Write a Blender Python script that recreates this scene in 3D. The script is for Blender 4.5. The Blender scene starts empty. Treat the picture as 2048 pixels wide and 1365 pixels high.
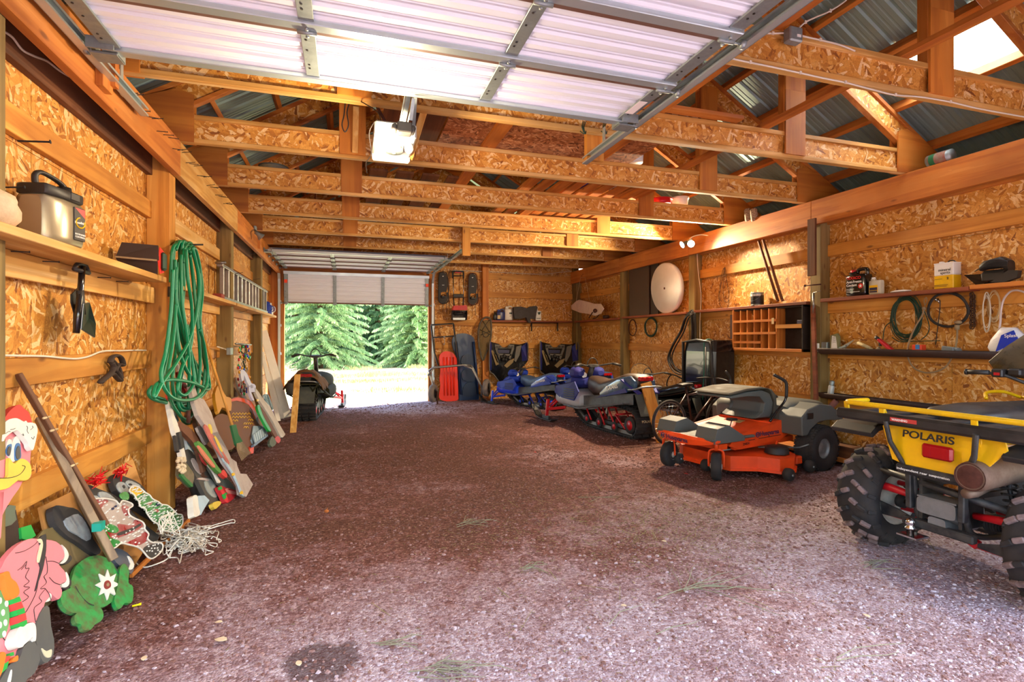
import bpy, math, random
from mathutils import Vector, Matrix, noise
C = bpy.context.scene.collection
S = bpy.context.scene
PI = math.pi
R = math.radians
# ---------------------------------------------------------------- camera
F, CX, CY, TH, H = 1050.0, 1024.0, 678.0, math.atan(330 / 1050.0), 1.44
cd = bpy.data.cameras.new('camera'); cam = bpy.data.objects.new('camera', cd); C.objects.link(cam)
cam.location = (0, 0, H); cam.rotation_euler = (PI / 2, 0, -TH)
cd.sensor_width = 36; cd.lens = F / 2048 * 36; cd.shift_y = -4.5 / 2048; cd.clip_start = .02; cd.clip_end = 500
S.camera = cam
# ---------------------------------------------------------------- world, sun, exposure
W = bpy.data.worlds.new('world'); S.world = W; W.use_nodes = True
nt = W.node_tree; nt.nodes.clear()
_o = nt.nodes.new('ShaderNodeOutputWorld'); _b = nt.nodes.new('ShaderNodeBackground'); _s = nt.nodes.new('ShaderNodeTexSky')
_s.sky_type = 'NISHITA'; _s.sun_disc = False; _s.sun_elevation = R(52); _s.sun_rotation = R(112); _s.air_density = 1.3; _s.dust_density = 2.5; _s.ozone_density = 1.2
_b.inputs[1].default_value = .38
nt.links.new(_s.outputs[0], _b.inputs[0]); nt.links.new(_b.outputs[0], _o.inputs[0])
sd = bpy.data.lights.new('sun', 'SUN'); sd.energy = 7; sd.angle = R(.6); sd.color = (1, .96, .88)
so = bpy.data.objects.new('sun', sd); C.objects.link(so); so.rotation_euler = (R(-14), R(36), 0)
S.view_settings.view_transform = 'Standard'; S.view_settings.look = 'None'; S.view_settings.gamma = 1
S.view_settings.use_curve_mapping = False; S.view_settings.exposure = 2.1
S.cycles.max_bounces = 10; S.cycles.diffuse_bounces = 6; S.cycles.transparent_max_bounces = 12
S.cycles.sample_clamp_indirect = 6
# ---------------------------------------------------------------- photo pixel -> point on a real plane
cs, sn = math.cos(TH), math.sin(TH)
def ray(px, py):
 r, u = (px - CX) / F, (CY - py) / F
 return Vector((sn + r * cs, cs - r * sn, u))
def onX(px, py, X): d = ray(px, py); return Vector((0, 0, H)) + d * (X / d.x)
def onY(px, py, Y): d = ray(px, py); return Vector((0, 0, H)) + d * (Y / d.y)
def onZ(px, py, Z=0.0): d = ray(px, py); return Vector((0, 0, H)) + d * ((Z - H) / d.z)
def onP(px, py, p, n):
 d = ray(px, py); o = Vector((0, 0, H)); n = Vector(n)
 return o + d * ((Vector(p) - o).dot(n) / d.dot(n))
# ---------------------------------------------------------------- mesh builder
class MB:
 def __init__(s): s.v = []; s.f = []; s.m = []; s.sm = []
 def add(s, vs, fs, mi=0, smooth=False, M=None):
  b = len(s.v)
  s.v += [tuple(M @ Vector(q)) for q in vs] if M is not None else [tuple(q) for q in vs]
  for f in fs: s.f.append(tuple(b + i for i in f)); s.m.append(mi); s.sm.append(smooth)
  return s
 def box(s, a, b, mi=0, M=None, bev=0):
  x0, y0, z0 = [min(p, q) for p, q in zip(a, b)]; x1, y1, z1 = [max(p, q) for p, q in zip(a, b)]
  c = min(bev, (x1 - x0) * .45, (y1 - y0) * .45, (z1 - z0) * .45)
  if c <= 0:
   vs = [(x0,y0,z0),(x1,y0,z0),(x1,y1,z0),(x0,y1,z0),(x0,y0,z1),(x1,y0,z1),(x1,y1,z1),(x0,y1,z1)]
   return s.add(vs, [(0,3,2,1),(4,5,6,7),(0,1,5,4),(1,2,6,5),(2,3,7,6),(3,0,4,7)], mi, False, M)
  vs = []; fs = []
  idx = {}
  for i, X in enumerate((x0, x1)):
   for j, Y in enumerate((y0, y1)):
    for k, Z in enumerate((z0, z1)):
     for ax in range(3):
      p = [X, Y, Z]
      for o in range(3):
       if o != ax: p[o] += c * (1 if (i, j, k)[o] == 0 else -1)
      idx[i, j, k, ax] = len(vs); vs.append(tuple(p))
  g = lambda i, j, k, ax: idx[i, j, k, ax]
  for ax in range(3):
   o1, o2 = [(1, 2), (2, 0), (0, 1)][ax]
   for e in (0, 1):
    q = []
    for (p, r) in ((0, 0), (1, 0), (1, 1), (0, 1)):
     t = [0, 0, 0]; t[ax] = e; t[o1] = p; t[o2] = r; q.append(g(*t, ax))
    fs.append(tuple(q if e else q[::-1]))
   for p in (0, 1):
    for r in (0, 1):
     q = []
     t0 = [0, 0, 0]; t1 = [0, 0, 0]; t0[ax] = 0; t1[ax] = 1
     for t in (t0, t1): t[o1] = p; t[o2] = r
     q = [g(*t0, o1), g(*t1, o1), g(*t1, o2), g(*t0, o2)]
     fs.append(tuple(q if p == r else q[::-1]))
  for i in (0, 1):
   for j in (0, 1):
    for k in (0, 1):
     q = [g(i, j, k, 0), g(i, j, k, 1), g(i, j, k, 2)]
     fs.append(tuple(q if (i + j + k) % 2 == 1 else q[::-1]))
  return s.add(vs, fs, mi, False, M)
 def bar(s, a, b, w, h, mi=0, up=(0, 0, 1), bev=0):        # rectangular bar a->b
  a = Vector(a); b = Vector(b); d = b - a; L = d.length
  if L < 1e-6: return s
  x = d / L; u = Vector(up)
  if abs(x.dot(u)) > .98: u = Vector((0, 1, 0))
  y = u.cross(x).normalized(); z = x.cross(y)
  M = Matrix((( x.x, y.x, z.x, a.x), (x.y, y.y, z.y, a.y), (x.z, y.z, z.z, a.z), (0, 0, 0, 1)))
  return s.box((0, -w / 2, -h / 2), (L, w / 2, h / 2), mi, M, bev)
 def tube(s, pts, r, n=8, mi=0, closed=False, cap=True, flat=1.0):
  pts = [Vector(p) for p in pts]
  if len(pts) < 2: return s
  N = len(pts); rs = r if isinstance(r, (list, tuple)) else [r] * N
  vs = []; prev = None
  for i, p in enumerate(pts):
   t = (pts[(i + 1) % N] - pts[i - 1]) if closed else (pts[min(i + 1, N - 1)] - pts[max(i - 1, 0)])
   if t.length < 1e-9: t = Vector((0, 0, 1))
   t.normalize()
   if prev is None:
    prev = t.orthogonal().normalized() if abs(t.z) > .9 else Vector((0, 0, 1)).cross(t).normalized()
   a = prev - t * prev.dot(t)
   a = a.normalized() if a.length > 1e-6 else t.orthogonal().normalized()
   prev = a; b = t.cross(a)
   for k in range(n):
    an = 2 * PI * k / n; vs.append(p + a * (math.cos(an) * rs[i]) + b * (math.sin(an) * rs[i] * flat))
  fs = []
  for i in range(N if closed else N - 1):
   j = (i + 1) % N
   for k in range(n): fs.append((i*n+k, i*n+(k+1)%n, j*n+(k+1)%n, j*n+k))
  if cap and not closed: fs.append(tuple(range(n))[::-1]); fs.append(tuple((N-1)*n+k for k in range(n)))
  return s.add(vs, fs, mi, n > 5)
 def cyl(s, a, b, r, n=16, mi=0, r2=None):
  b0 = len(s.f); s.tube([a, b], [r, r if r2 is None else r2], n, mi); return s
 def lathe(s, prof, n=24, mi=0, M=None, cap=False, smooth=True):   # prof (r,z) about Z
  vs = []; fs = []
  for r, z in prof:
   for k in range(n): a = 2*PI*k/n; vs.append((r*math.cos(a), r*math.sin(a), z))
  for i in range(len(prof) - 1):
   for k in range(n): fs.append((i*n+k, i*n+(k+1)%n, (i+1)*n+(k+1)%n, (i+1)*n+k))
  if cap: fs.append(tuple(range(n))[::-1]); fs.append(tuple((len(prof)-1)*n+k for k in range(n)))
  return s.add(vs, fs, mi, smooth, M)
 def prism(s, poly, n, t, mi=0, mside=None):   # poly 3D points, extruded by t along n
  n = Vector(n).normalized() * t; N = len(poly); P = [Vector(p) for p in poly]
  s.add(P, [tuple(range(N))], mi); s.add([p - n for p in P], [tuple(range(N))[::-1]], mi if mside is None else mside)
  s.add(P + [p - n for p in P], [(i, i + N, (i + 1) % N + N, (i + 1) % N) for i in range(N)], mi if mside is None else mside)
  return s
 def ext(s, poly, y0, y1, mi=0, M=None, tap=None, smooth=False):      # poly in (x,z), extruded in y ; tap: inset factor at outer ends
  N = len(poly); cx = sum(p[0] for p in poly) / N; cz = sum(p[1] for p in poly) / N
  if tap is None: ring = [(y0, 1), (y1, 1)]
  else:
   e = (y1 - y0) * .12; ring = [(y0, tap), (y0 + e, 1), (y1 - e, 1), (y1, tap)]
  vs = []; fs = []
  for y, k in ring: vs += [(cx + (x - cx) * k, y, cz + (z - cz) * k) for x, z in poly]
  for i in range(len(ring) - 1):
   for j in range(N): fs.append((i*N+j, (i+1)*N+j, (i+1)*N+(j+1)%N, i*N+(j+1)%N))
  fs.append(tuple(range(N))); fs.append(tuple((len(ring)-1)*N+j for j in range(N))[::-1])
  return s.add(vs, fs, mi, smooth, M)
 def loft(s, secs, n=16, mi=0, cap=True, M=None):   # secs: (x, yc, zc, ry, rz, p) superellipse rings along x
  vs = []; fs = []
  for x, yc, zc, ry, rz, p in secs:
   for k in range(n):
    a = 2*PI*k/n; c, q = math.cos(a), math.sin(a); e = 2 / p
    vs.append((x, yc + ry*math.copysign(abs(c)**e, c), zc + rz*math.copysign(abs(q)**e, q)))
  for i in range(len(secs) - 1):
   for k in range(n): fs.append((i*n+k, i*n+(k+1)%n, (i+1)*n+(k+1)%n, (i+1)*n+k))
  s.add(vs, fs, mi, True, M)
  if cap: s.add(vs, [tuple(range(n))[::-1], tuple((len(secs)-1)*n+k for k in range(n))], mi, False, M)
  return s
 def ball(s, c, r, n=10, mi=0, sc=(1, 1, 1)):
  pr = [(math.sin(PI*i/(n//2+1))*r, -math.cos(PI*i/(n//2+1))*r) for i in range(n//2+2)]
  return s.lathe(pr, n, mi, Matrix.Translation(Vector(c)) @ Matrix.Diagonal((*sc, 1)))
 def disc(s, c, nrm, r, n=16, t=.002, mi=0):
  q = Vector(nrm).to_track_quat('Z', 'Y').to_matrix().to_4x4(); q.translation = Vector(c)
  return s.lathe([(0, 0), (r, 0), (r, t), (0, t)], n, mi, q, smooth=False)
WM = {}
def obj(name, mb, mats, parent=None, world=False, sub=0, bev=0, rec=False, shade=True, label=None):
 me = bpy.data.meshes.new(name)
 vs = mb.v
 if parent is not None and world:
  I = WM[parent].inverted(); vs = [tuple(I @ Vector(q)) for q in vs]
 base = Vector((0, 0, 0))
 if parent is None and rec and vs:
  xs, ys, zs = zip(*vs); base = Vector(((min(xs)+max(xs))/2, (min(ys)+max(ys))/2, min(zs)))
  vs = [(x-base.x, y-base.y, z-base.z) for x, y, z in vs]
 me.from_pydata(vs, [], mb.f)
 mats = mats if isinstance(mats, (list, tuple)) else [mats]
 for m in mats: me.materials.append(m)
 me.polygons.foreach_set('material_index', mb.m); me.polygons.foreach_set('use_smooth', mb.sm)
 me.update(); me.validate()
 o = bpy.data.objects.new(name, me); C.objects.link(o); o.location = base
 if parent is not None: o.parent = parent; WM[o] = WM[parent].copy()
 else: WM[o] = Matrix.Translation(base)
 if sub: md = o.modifiers.new('sub', 'SUBSURF'); md.levels = sub; md.render_levels = sub
 if bev: md = o.modifiers.new('bev', 'BEVEL'); md.width = bev; md.segments = 2; md.limit_method = 'ANGLE'
 if label: o['label'] = label
 return o
def tag(o, label=None, cat=None, group=None, kind=None):
 if label: o['label'] = label
 if cat: o['category'] = cat
 if group: o['group'] = group
 if kind: o['kind'] = kind
 return o
def thing(name, label, cat, loc=(0, 0, 0), rz=0, group=None, rot=None):
 o = bpy.data.objects.new(name, None); C.objects.link(o); o.empty_display_size = .1
 o.location = loc; o.rotation_euler = rot if rot else (0, 0, rz)
 WM[o] = Matrix.Translation(Vector(loc)) @ o.rotation_euler.to_matrix().to_4x4()
 return tag(o, label, cat, group)
def single(name, mb, mats, label, cat, group=None, **k):
 return tag(obj(name, mb, mats, None, rec=True, **k), label, cat, group)
def struct(name, parent=None):
 o = bpy.data.objects.new(name, None); C.objects.link(o); WM[o] = Matrix(); o['kind'] = 'structure'
 return o
def place(root, loc, rz=0, label=None, group=None, rot=None):
 r = root.copy(); C.objects.link(r); r.location = loc; r.rotation_euler = rot if rot else (0, 0, rz)
 if label: r['label'] = label
 if group: r['group'] = group
 for ch in list(root.children):
  c = ch.copy(); C.objects.link(c); c.parent = r
  for g in list(ch.children):
   d = g.copy(); C.objects.link(d); d.parent = c
 return r
def arc(c, r, a0, a1, n, ax=(1, 0, 0), ay=(0, 0, 1)):
 c = Vector(c); ax = Vector(ax); ay = Vector(ay)
 return [c + ax * (r * math.cos(R(a0 + (a1 - a0) * i / n))) + ay * (r * math.sin(R(a0 + (a1 - a0) * i / n))) for i in range(n + 1)]
def smooth_path(P, n=6, closed=False):
 P = [Vector(p) for p in P]; N = len(P); out = []
 rng = range(N) if closed else range(N - 1)
 for i in rng:
  g = (lambda k: P[k % N]) if closed else (lambda k: P[max(0, min(N - 1, k))])
  a, b, c, d = g(i-1), g(i), g(i+1), g(i+2)
  for k in range(n):
   t = k / n
   out.append(.5 * ((2*b) + (c-a)*t + (2*a-5*b+4*c-d)*t*t + (-a+3*b-3*c+d)*t**3))
 if not closed: out.append(P[-1])
 return out
# ---------------------------------------------------------------- materials
def srgb(h):
 h = h.lstrip('#'); c = [int(h[i:i+2], 16) / 255 for i in (0, 2, 4)]
 return tuple(((x + .055) / 1.055) ** 2.4 if x > .04045 else x / 12.92 for x in c) + (1,)
class NT:
 def __init__(s, name):
  s.mat = bpy.data.materials.new(name); s.mat.use_nodes = True; s.t = s.mat.node_tree
  s.b = s.t.nodes['Principled BSDF']
 def n(s, typ, **kw):
  nd = s.t.nodes.new('ShaderNode' + typ)
  for k, v in kw.items():
   if k.startswith('i'): nd.inputs[int(k[1:])].default_value = v
   else: setattr(nd, k, v)
  return nd
 def l(s, a, b): s.t.links.new(a, b)
 def ramp(s, src, stops):
  r = s.n('ValToRGB'); e = r.color_ramp.elements
  while len(e) > 1: e.remove(e[-1])
  e[0].position = stops[0][0]; e[0].color = stops[0][1]
  for p, c in stops[1:]: x = e.new(p); x.color = c
  s.l(src, r.inputs[0]); return r
 def mix(s, f, a, b, mode='MIX'):
  m = s.n('Mix', data_type='RGBA', blend_type=mode)
  for sock, val in ((m.inputs[0], f), (m.inputs[6], a), (m.inputs[7], b)):
   if hasattr(val, 'is_linked'): s.l(val, sock)
   else: sock.default_value = val
  return m.outputs[2]
 def math(s, op, a, b=0.0):
  m = s.n('Math', operation=op)
  for sock, val in ((m.inputs[0], a), (m.inputs[1], b)):
   if hasattr(val, 'is_linked'): s.l(val, sock)
   else: sock.default_value = val
  return m.outputs[0]
 def coords(s, kind='Object'): return s.n('TexCoord').outputs[kind]
 def mapping(s, src, scale=(1, 1, 1), rot=(0, 0, 0), loc=(0, 0, 0)):
  m = s.n('Mapping'); m.inputs['Scale'].default_value = scale; m.inputs['Rotation'].default_value = rot; m.inputs['Location'].default_value = loc
  s.l(src, m.inputs[0]); return m.outputs[0]
 def bump(s, src, strength=.3, dist=.01):
  b = s.n('Bump'); b.inputs['Strength'].default_value = strength; b.inputs['Distance'].default_value = dist
  s.l(src, b.inputs['Height']); s.l(b.outputs[0], s.b.inputs['Normal'])
def P(name, col, rough=.5, metal=0.0, dirt=0.0, dirtcol='#6b5240', spec=.5, scale=6, coat=0, bump=0.0, alpha=1.0, trans=0.0):
 n = NT(name); c = srgb(col) if isinstance(col, str) else (*col, 1)
 n.b.inputs['Base Color'].default_value = c; n.b.inputs['Roughness'].default_value = rough; n.b.inputs['Metallic'].default_value = metal
 n.b.inputs['Specular IOR Level'].default_value = spec; n.b.inputs['Coat Weight'].default_value = coat
 n.b.inputs['Transmission Weight'].default_value = trans; n.b.inputs['Alpha'].default_value = alpha
 if dirt or bump:
  nz = n.n('TexNoise'); nz.inputs['Scale'].default_value = scale; nz.inputs['Detail'].default_value = 8; nz.inputs['Roughness'].default_value = .65
  n.l(n.coords(), nz.inputs['Vector'])
  if dirt:
   f = n.ramp(nz.outputs[0], [(.38, (0, 0, 0, 1)), (.68, (dirt, dirt, dirt, 1))])
   n.l(n.mix(f.outputs[0], c, srgb(dirtcol)), n.b.inputs['Base Color'])
   rr = n.math('ADD', n.math('MULTIPLY', f.outputs[0], .5), rough); n.l(rr, n.b.inputs['Roughness'])
  if bump: n.bump(nz.outputs[0], bump, .01)
 return n.mat
def WOOD(name, cols, axis, rough=.65, knots=True, vary=.25, scale=1.0):
 n = NT(name); co = n.coords(); oi = n.n('ObjectInfo')
 off = n.n('VectorMath', operation='MULTIPLY_ADD'); n.l(co, off.inputs[0]); off.inputs[1].default_value = (1, 1, 1)
 rv = n.n('CombineXYZ'); k = n.math('MULTIPLY', oi.outputs['Random'], 37.0)
 for i in range(3): n.l(k, rv.inputs[i])
 n.l(rv.outputs[0], off.inputs[2])
 sc = [14 * scale] * 3; sc['xyz'.index(axis)] = .8 * scale
 mp = n.mapping(off.outputs[0], sc)
 nz = n.n('TexNoise'); nz.inputs['Scale'].default_value = 1; nz.inputs['Detail'].default_value = 6; nz.inputs['Distortion'].default_value = .6; n.l(mp, nz.inputs['Vector'])
 wv = n.math('FRACT', n.math('MULTIPLY', nz.outputs[0], 6.0))
 lo = n.n('TexNoise'); lo.inputs['Scale'].default_value = 1.6; lo.inputs['Detail'].default_value = 3; n.l(off.outputs[0], lo.inputs['Vector'])
 c = [srgb(x) for x in cols]
 a = n.ramp(nz.outputs[0], [(.3, c[0]), (.5, c[1]), (.72, c[2])])
 b = n.mix(n.math('MULTIPLY', wv, .22), a.outputs[0], c[0])
 v = n.ramp(lo.outputs[0], [(.3, (.72, .68, .62, 1)), (.7, (1.12, 1.12, 1.12, 1))])
 d = n.mix(1.0, b, v.outputs[0], 'MULTIPLY')
 ov = n.n('HueSaturation'); n.l(d, ov.inputs['Color'])
 n.l(n.math('ADD', n.math('MULTIPLY', oi.outputs['Random'], vary), 1 - vary / 2), ov.inputs['Value'])
 out = ov.outputs[0]
 if knots:
  vo = n.n('TexVoronoi'); vo.inputs['Scale'].default_value = 1.0
  ks = [7, 7, 7]; ks['xyz'.index(axis)] = 2.6
  n.l(n.mapping(off.outputs[0], ks), vo.inputs['Vector'])
  kr = n.ramp(vo.outputs['Distance'], [(.06, (1, 1, 1, 1)), (.13, (0, 0, 0, 1))])
  out = n.mix(n.math('MULTIPLY', kr.outputs[0], .7), out, srgb('#5a2c0c'))
 n.l(out, n.b.inputs['Base Color']); n.b.inputs['Roughness'].default_value = rough
 n.bump(nz.outputs[0], .25, .004)
 return n.mat
def OSB(name, plane, cols, rough=.6, scale=1.0, seed=0.0):
 n = NT(name); co = n.coords(); sp = n.n('SeparateXYZ'); n.l(co, sp.inputs[0])
 cb = n.n('CombineXYZ'); a, b = {'x': (1, 2), 'y': (0, 2), 'z': (0, 1)}[plane]
 n.l(sp.outputs[a], cb.inputs[0]); n.l(sp.outputs[b], cb.inputs[1]); cb.inputs[2].default_value = 0
 layers = []
 for li, (cs_, fs_, sd_) in enumerate(((12, 34, 1.3), (8, 26, 7.7), (14, 40, 3.1))):
  m0 = n.mapping(cb.outputs[0], (1, 1, 1), (0, 0, 0), (sd_ + seed, sd_ * 2.7, 0))
  v1 = n.n('TexVoronoi', voronoi_dimensions='2D'); v1.inputs['Scale'].default_value = cs_ * scale; n.l(m0, v1.inputs['Vector'])
  s1 = n.n('SeparateColor'); n.l(v1.outputs['Color'], s1.inputs[0])
  vr = n.n('VectorRotate', rotation_type='Z_AXIS'); n.l(m0, vr.inputs[0]); n.l(n.math('MULTIPLY', s1.outputs[0], PI), vr.inputs['Angle'])
  m1 = n.mapping(vr.outputs[0], (.28, 1.25, 1))
  v2 = n.n('TexVoronoi', voronoi_dimensions='2D'); v2.inputs['Scale'].default_value = fs_ * scale; v2.inputs['Randomness'].default_value = 1; n.l(m1, v2.inputs['Vector'])
  s2 = n.n('SeparateColor'); n.l(v2.outputs['Color'], s2.inputs[0]); layers.append(s2)
 c = [srgb(x) for x in cols]
 def rp(s): return n.ramp(s.outputs[0], [(0, c[0]), (.12, c[1]), (.42, c[2]), (.75, c[3]), (.93, c[4])]).outputs[0]
 def gt(s, t): return n.math('GREATER_THAN', s.outputs[1], t)
 x = n.mix(gt(layers[1], .55), rp(layers[0]), rp(layers[1]))
 x = n.mix(gt(layers[2], .6), x, rp(layers[2]))
 fz = n.n('TexNoise'); fz.inputs['Scale'].default_value = 90; fz.inputs['Detail'].default_value = 4; n.l(cb.outputs[0], fz.inputs['Vector'])
 x = n.mix(.35, x, n.ramp(fz.outputs[0], [(.3, (.45, .4, .35, 1)), (.6, (1.1, 1.1, 1.1, 1))]).outputs[0], 'MULTIPLY')
 lo = n.n('TexNoise'); lo.inputs['Scale'].default_value = 1.1; n.l(cb.outputs[0], lo.inputs['Vector'])
 x = n.mix(1.0, x, n.ramp(lo.outputs[0], [(.3, (.82, .8, .78, 1)), (.7, (1.08, 1.08, 1.08, 1))]).outputs[0], 'MULTIPLY')
 n.l(x, n.b.inputs['Base Color']); n.b.inputs['Roughness'].default_value = rough
 n.bump(layers[0].outputs[0], .25, .003)
 return n.mat
oc = ['#8a4f1c', '#b87626', '#cf8e36', '#dba048', '#eecb92']
M = {}
for ax in 'xyz':
 M['osb_' + ax] = OSB('oriented strand board ' + ax, ax, oc)
 M['pine_' + ax] = WOOD('pine ' + ax, ['#b06f24', '#cc8d38', '#d8a04c'], ax)
 M['fir_' + ax] = WOOD('orange fir ' + ax, ['#a4571c', '#c47628', '#d48c40'], ax, vary=.15)
 M['pale_' + ax] = WOOD('pale flange ' + ax, ['#b67e36', '#d4a254', '#e6c488'], ax, knots=False)
 M['treat_' + ax] = WOOD('treated post ' + ax, ['#6a5730', '#87713f', '#9a8552'], ax, rough=.8)
 M['dark_' + ax] = WOOD('dark timber ' + ax, ['#4c2a14', '#6a3f20', '#7c4e2a'], ax, rough=.8)
 M['ply_' + ax] = WOOD('plywood gusset ' + ax, ['#a0581a', '#c47a28', '#d48e3a'], ax, knots=False, scale=.6)
M['galv'] = P('galvanised steel', '#b9c6c9', .38, .75, dirt=.25, dirtcol='#8f9a9a', scale=14)
M['galvd'] = P('dull galvanised hinge', '#98a3a3', .45, .7, dirt=.35, dirtcol='#7a8282', scale=20)
M['doorw'] = P('white door skin', '#e6ecf6', .4, 0, spec=.5)
M['roofst'] = P('roof steel', '#84a09e', .42, .3, dirt=.2, dirtcol='#76868a', scale=3)
M['black'] = P('black plastic', '#1a1a1c', .45, 0, dirt=.35, dirtcol='#4a4038', scale=9)
M['blackg'] = P('glossy black', '#101012', .18, 0, coat=.4)
M['rub'] = P('rubber', '#1d1d1f', .75, 0, dirt=.5, dirtcol='#4d443d', scale=8, bump=.15)
M['white'] = P('white plastic', '#e9e8e2', .45, 0, dirt=.12, dirtcol='#b4a88e')
M['red'] = P('red paint', '#c21520', .35, 0, dirt=.15, dirtcol='#5a1512')
M['steel'] = P('bare steel', '#9a9a98', .35, .8, dirt=.3, dirtcol='#665c50', scale=12)
M['chrome'] = P('chrome', '#c8c8c8', .15, 1)
M['rust'] = P('rusty brown steel', '#5a3226', .7, .3, dirt=.6, dirtcol='#38201a', scale=15)
M['tan'] = P('tan twine', '#c9b184', .9)
M['yel'] = P('yellow paint', '#e8b800', .35, 0, dirt=.3, dirtcol='#8a6a20', scale=10)
# ================================================================ GROUND
rnd = random.Random(5)
def ground_h(x, y):
 return noise.noise(Vector((x * .8, y * .8, 3))) * .012 + noise.noise(Vector((x * 3, y * 3, 7))) * .006
def gravel():
 n = NT('red crushed rock'); co = n.coords()
 d = n.n('TexNoise'); d.inputs['Scale'].default_value = .55; d.inputs['Detail'].default_value = 9; d.inputs['Roughness'].default_value = .68; d.inputs['Distortion'].default_value = .4; n.l(co, d.inputs['Vector'])
 sp = n.n('SeparateXYZ'); n.l(co, sp.inputs[0])
 # pale rock dust and doorway daylight painted in together, fading towards mid shed
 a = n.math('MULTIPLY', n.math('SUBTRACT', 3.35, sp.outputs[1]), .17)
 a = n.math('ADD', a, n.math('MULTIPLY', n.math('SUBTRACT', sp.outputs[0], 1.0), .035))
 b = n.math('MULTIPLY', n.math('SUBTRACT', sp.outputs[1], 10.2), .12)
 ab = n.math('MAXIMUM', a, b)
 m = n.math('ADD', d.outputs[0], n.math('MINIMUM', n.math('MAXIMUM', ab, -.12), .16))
 fl = n.n('TexNoise'); fl.inputs['Scale'].default_value = 7; fl.inputs['Detail'].default_value = 10; fl.inputs['Roughness'].default_value = .75; n.l(co, fl.inputs['Vector'])
 m = n.math('ADD', m, n.math('MULTIPLY', n.math('SUBTRACT', fl.outputs[0], .5), .55))
 f = n.ramp(m, [(.43, (0, 0, 0, 1)), (.68, (1, 1, 1, 1))])
 v = n.n('TexVoronoi'); v.inputs['Scale'].default_value = 70; n.l(co, v.inputs['Vector'])
 sc = n.n('SeparateColor'); n.l(v.outputs['Color'], sc.inputs[0])
 dirt = n.ramp(sc.outputs[0], [(0, srgb('#4c3027')), (.45, srgb('#624036')), (.9, srgb('#734f44')), (.99, srgb('#947469'))])
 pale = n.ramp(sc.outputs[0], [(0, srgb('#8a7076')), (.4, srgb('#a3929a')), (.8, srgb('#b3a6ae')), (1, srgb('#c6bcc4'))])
 fine = n.n('TexNoise'); fine.inputs['Scale'].default_value = 120; fine.inputs['Detail'].default_value = 5; n.l(co, fine.inputs['Vector'])
 mar = n.ramp(sc.outputs[0], [(0, srgb('#5c3631')), (.6, srgb('#7c4f4a')), (1, srgb('#98706c'))])
 x = n.mix(n.ramp(m, [(.33, (0, 0, 0, 1)), (.5, (1, 1, 1, 1))]).outputs[0], dirt.outputs[0], mar.outputs[0])
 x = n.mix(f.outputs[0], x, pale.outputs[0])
 x = n.mix(.55, x, n.ramp(fine.outputs[0], [(.35, (.7, .66, .64, 1)), (.62, (1.2, 1.17, 1.17, 1))]).outputs[0], 'MULTIPLY')
 # a damp oil stain by the entrance
 dv = n.n('VectorMath', operation='DISTANCE'); n.l(co, dv.inputs[0]); dv.inputs[1].default_value = (-.1, 2.45, 0)
 n2 = n.n('TexNoise'); n2.inputs['Scale'].default_value = 4; n2.inputs['Detail'].default_value = 6; n.l(co, n2.inputs['Vector'])
 st = n.ramp(n.math('ADD', dv.outputs['Value'], n.math('MULTIPLY', n2.outputs[0], .5)), [(.40, (1, 1, 1, 1)), (.46, (0, 0, 0, 1))])
 x = n.mix(n.math('MULTIPLY', st.outputs[0], .7), x, srgb('#38201c'))
 n.l(x, n.b.inputs['Base Color']); n.b.inputs['Roughness'].default_value = .92; n.b.inputs['Specular IOR Level'].default_value = .2
 h = n.math('ADD', n.math('MULTIPLY', v.outputs['Distance'], -.7), fine.outputs[0])
 n.bump(h, .9, .012)
 return n.mat
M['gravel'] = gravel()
def stone_mat():
 n = NT('loose stones'); g = n.n('NewGeometry'); r = g.outputs['Random Per Island']
 co = n.coords(); d = n.n('TexNoise'); d.inputs['Scale'].default_value = .55; d.inputs['Detail'].default_value = 4; n.l(co, d.inputs['Vector'])
 sp = n.n('SeparateXYZ'); n.l(co, sp.inputs[0])
 a = n.math('MULTIPLY', n.math('SUBTRACT', 3.2, sp.outputs[1]), .2)  # near stones paler: dust and doorway daylight both put into the colour
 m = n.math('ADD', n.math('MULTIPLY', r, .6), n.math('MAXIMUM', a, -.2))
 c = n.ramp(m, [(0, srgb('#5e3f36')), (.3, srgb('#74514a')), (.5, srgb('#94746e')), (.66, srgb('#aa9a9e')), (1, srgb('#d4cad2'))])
 n.l(c.outputs[0], n.b.inputs['Base Color']); n.b.inputs['Roughness'].default_value = .9
 return n.mat
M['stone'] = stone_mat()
mb = MB(); nx, ny = 96, 170
xs = [-2.0 + 8.2 * i / nx for i in range(nx + 1)]; ys = [-1.5 + 13.9 * j / ny for j in range(ny + 1)]
mb.add([(x, y, ground_h(x, y)) for y in ys for x in xs], [(j*(nx+1)+i, j*(nx+1)+i+1, (j+1)*(nx+1)+i+1, (j+1)*(nx+1)+i) for j in range(ny) for i in range(nx)], 0, True)
floor = tag(obj('floor', mb, M['gravel']), kind='structure')
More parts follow.
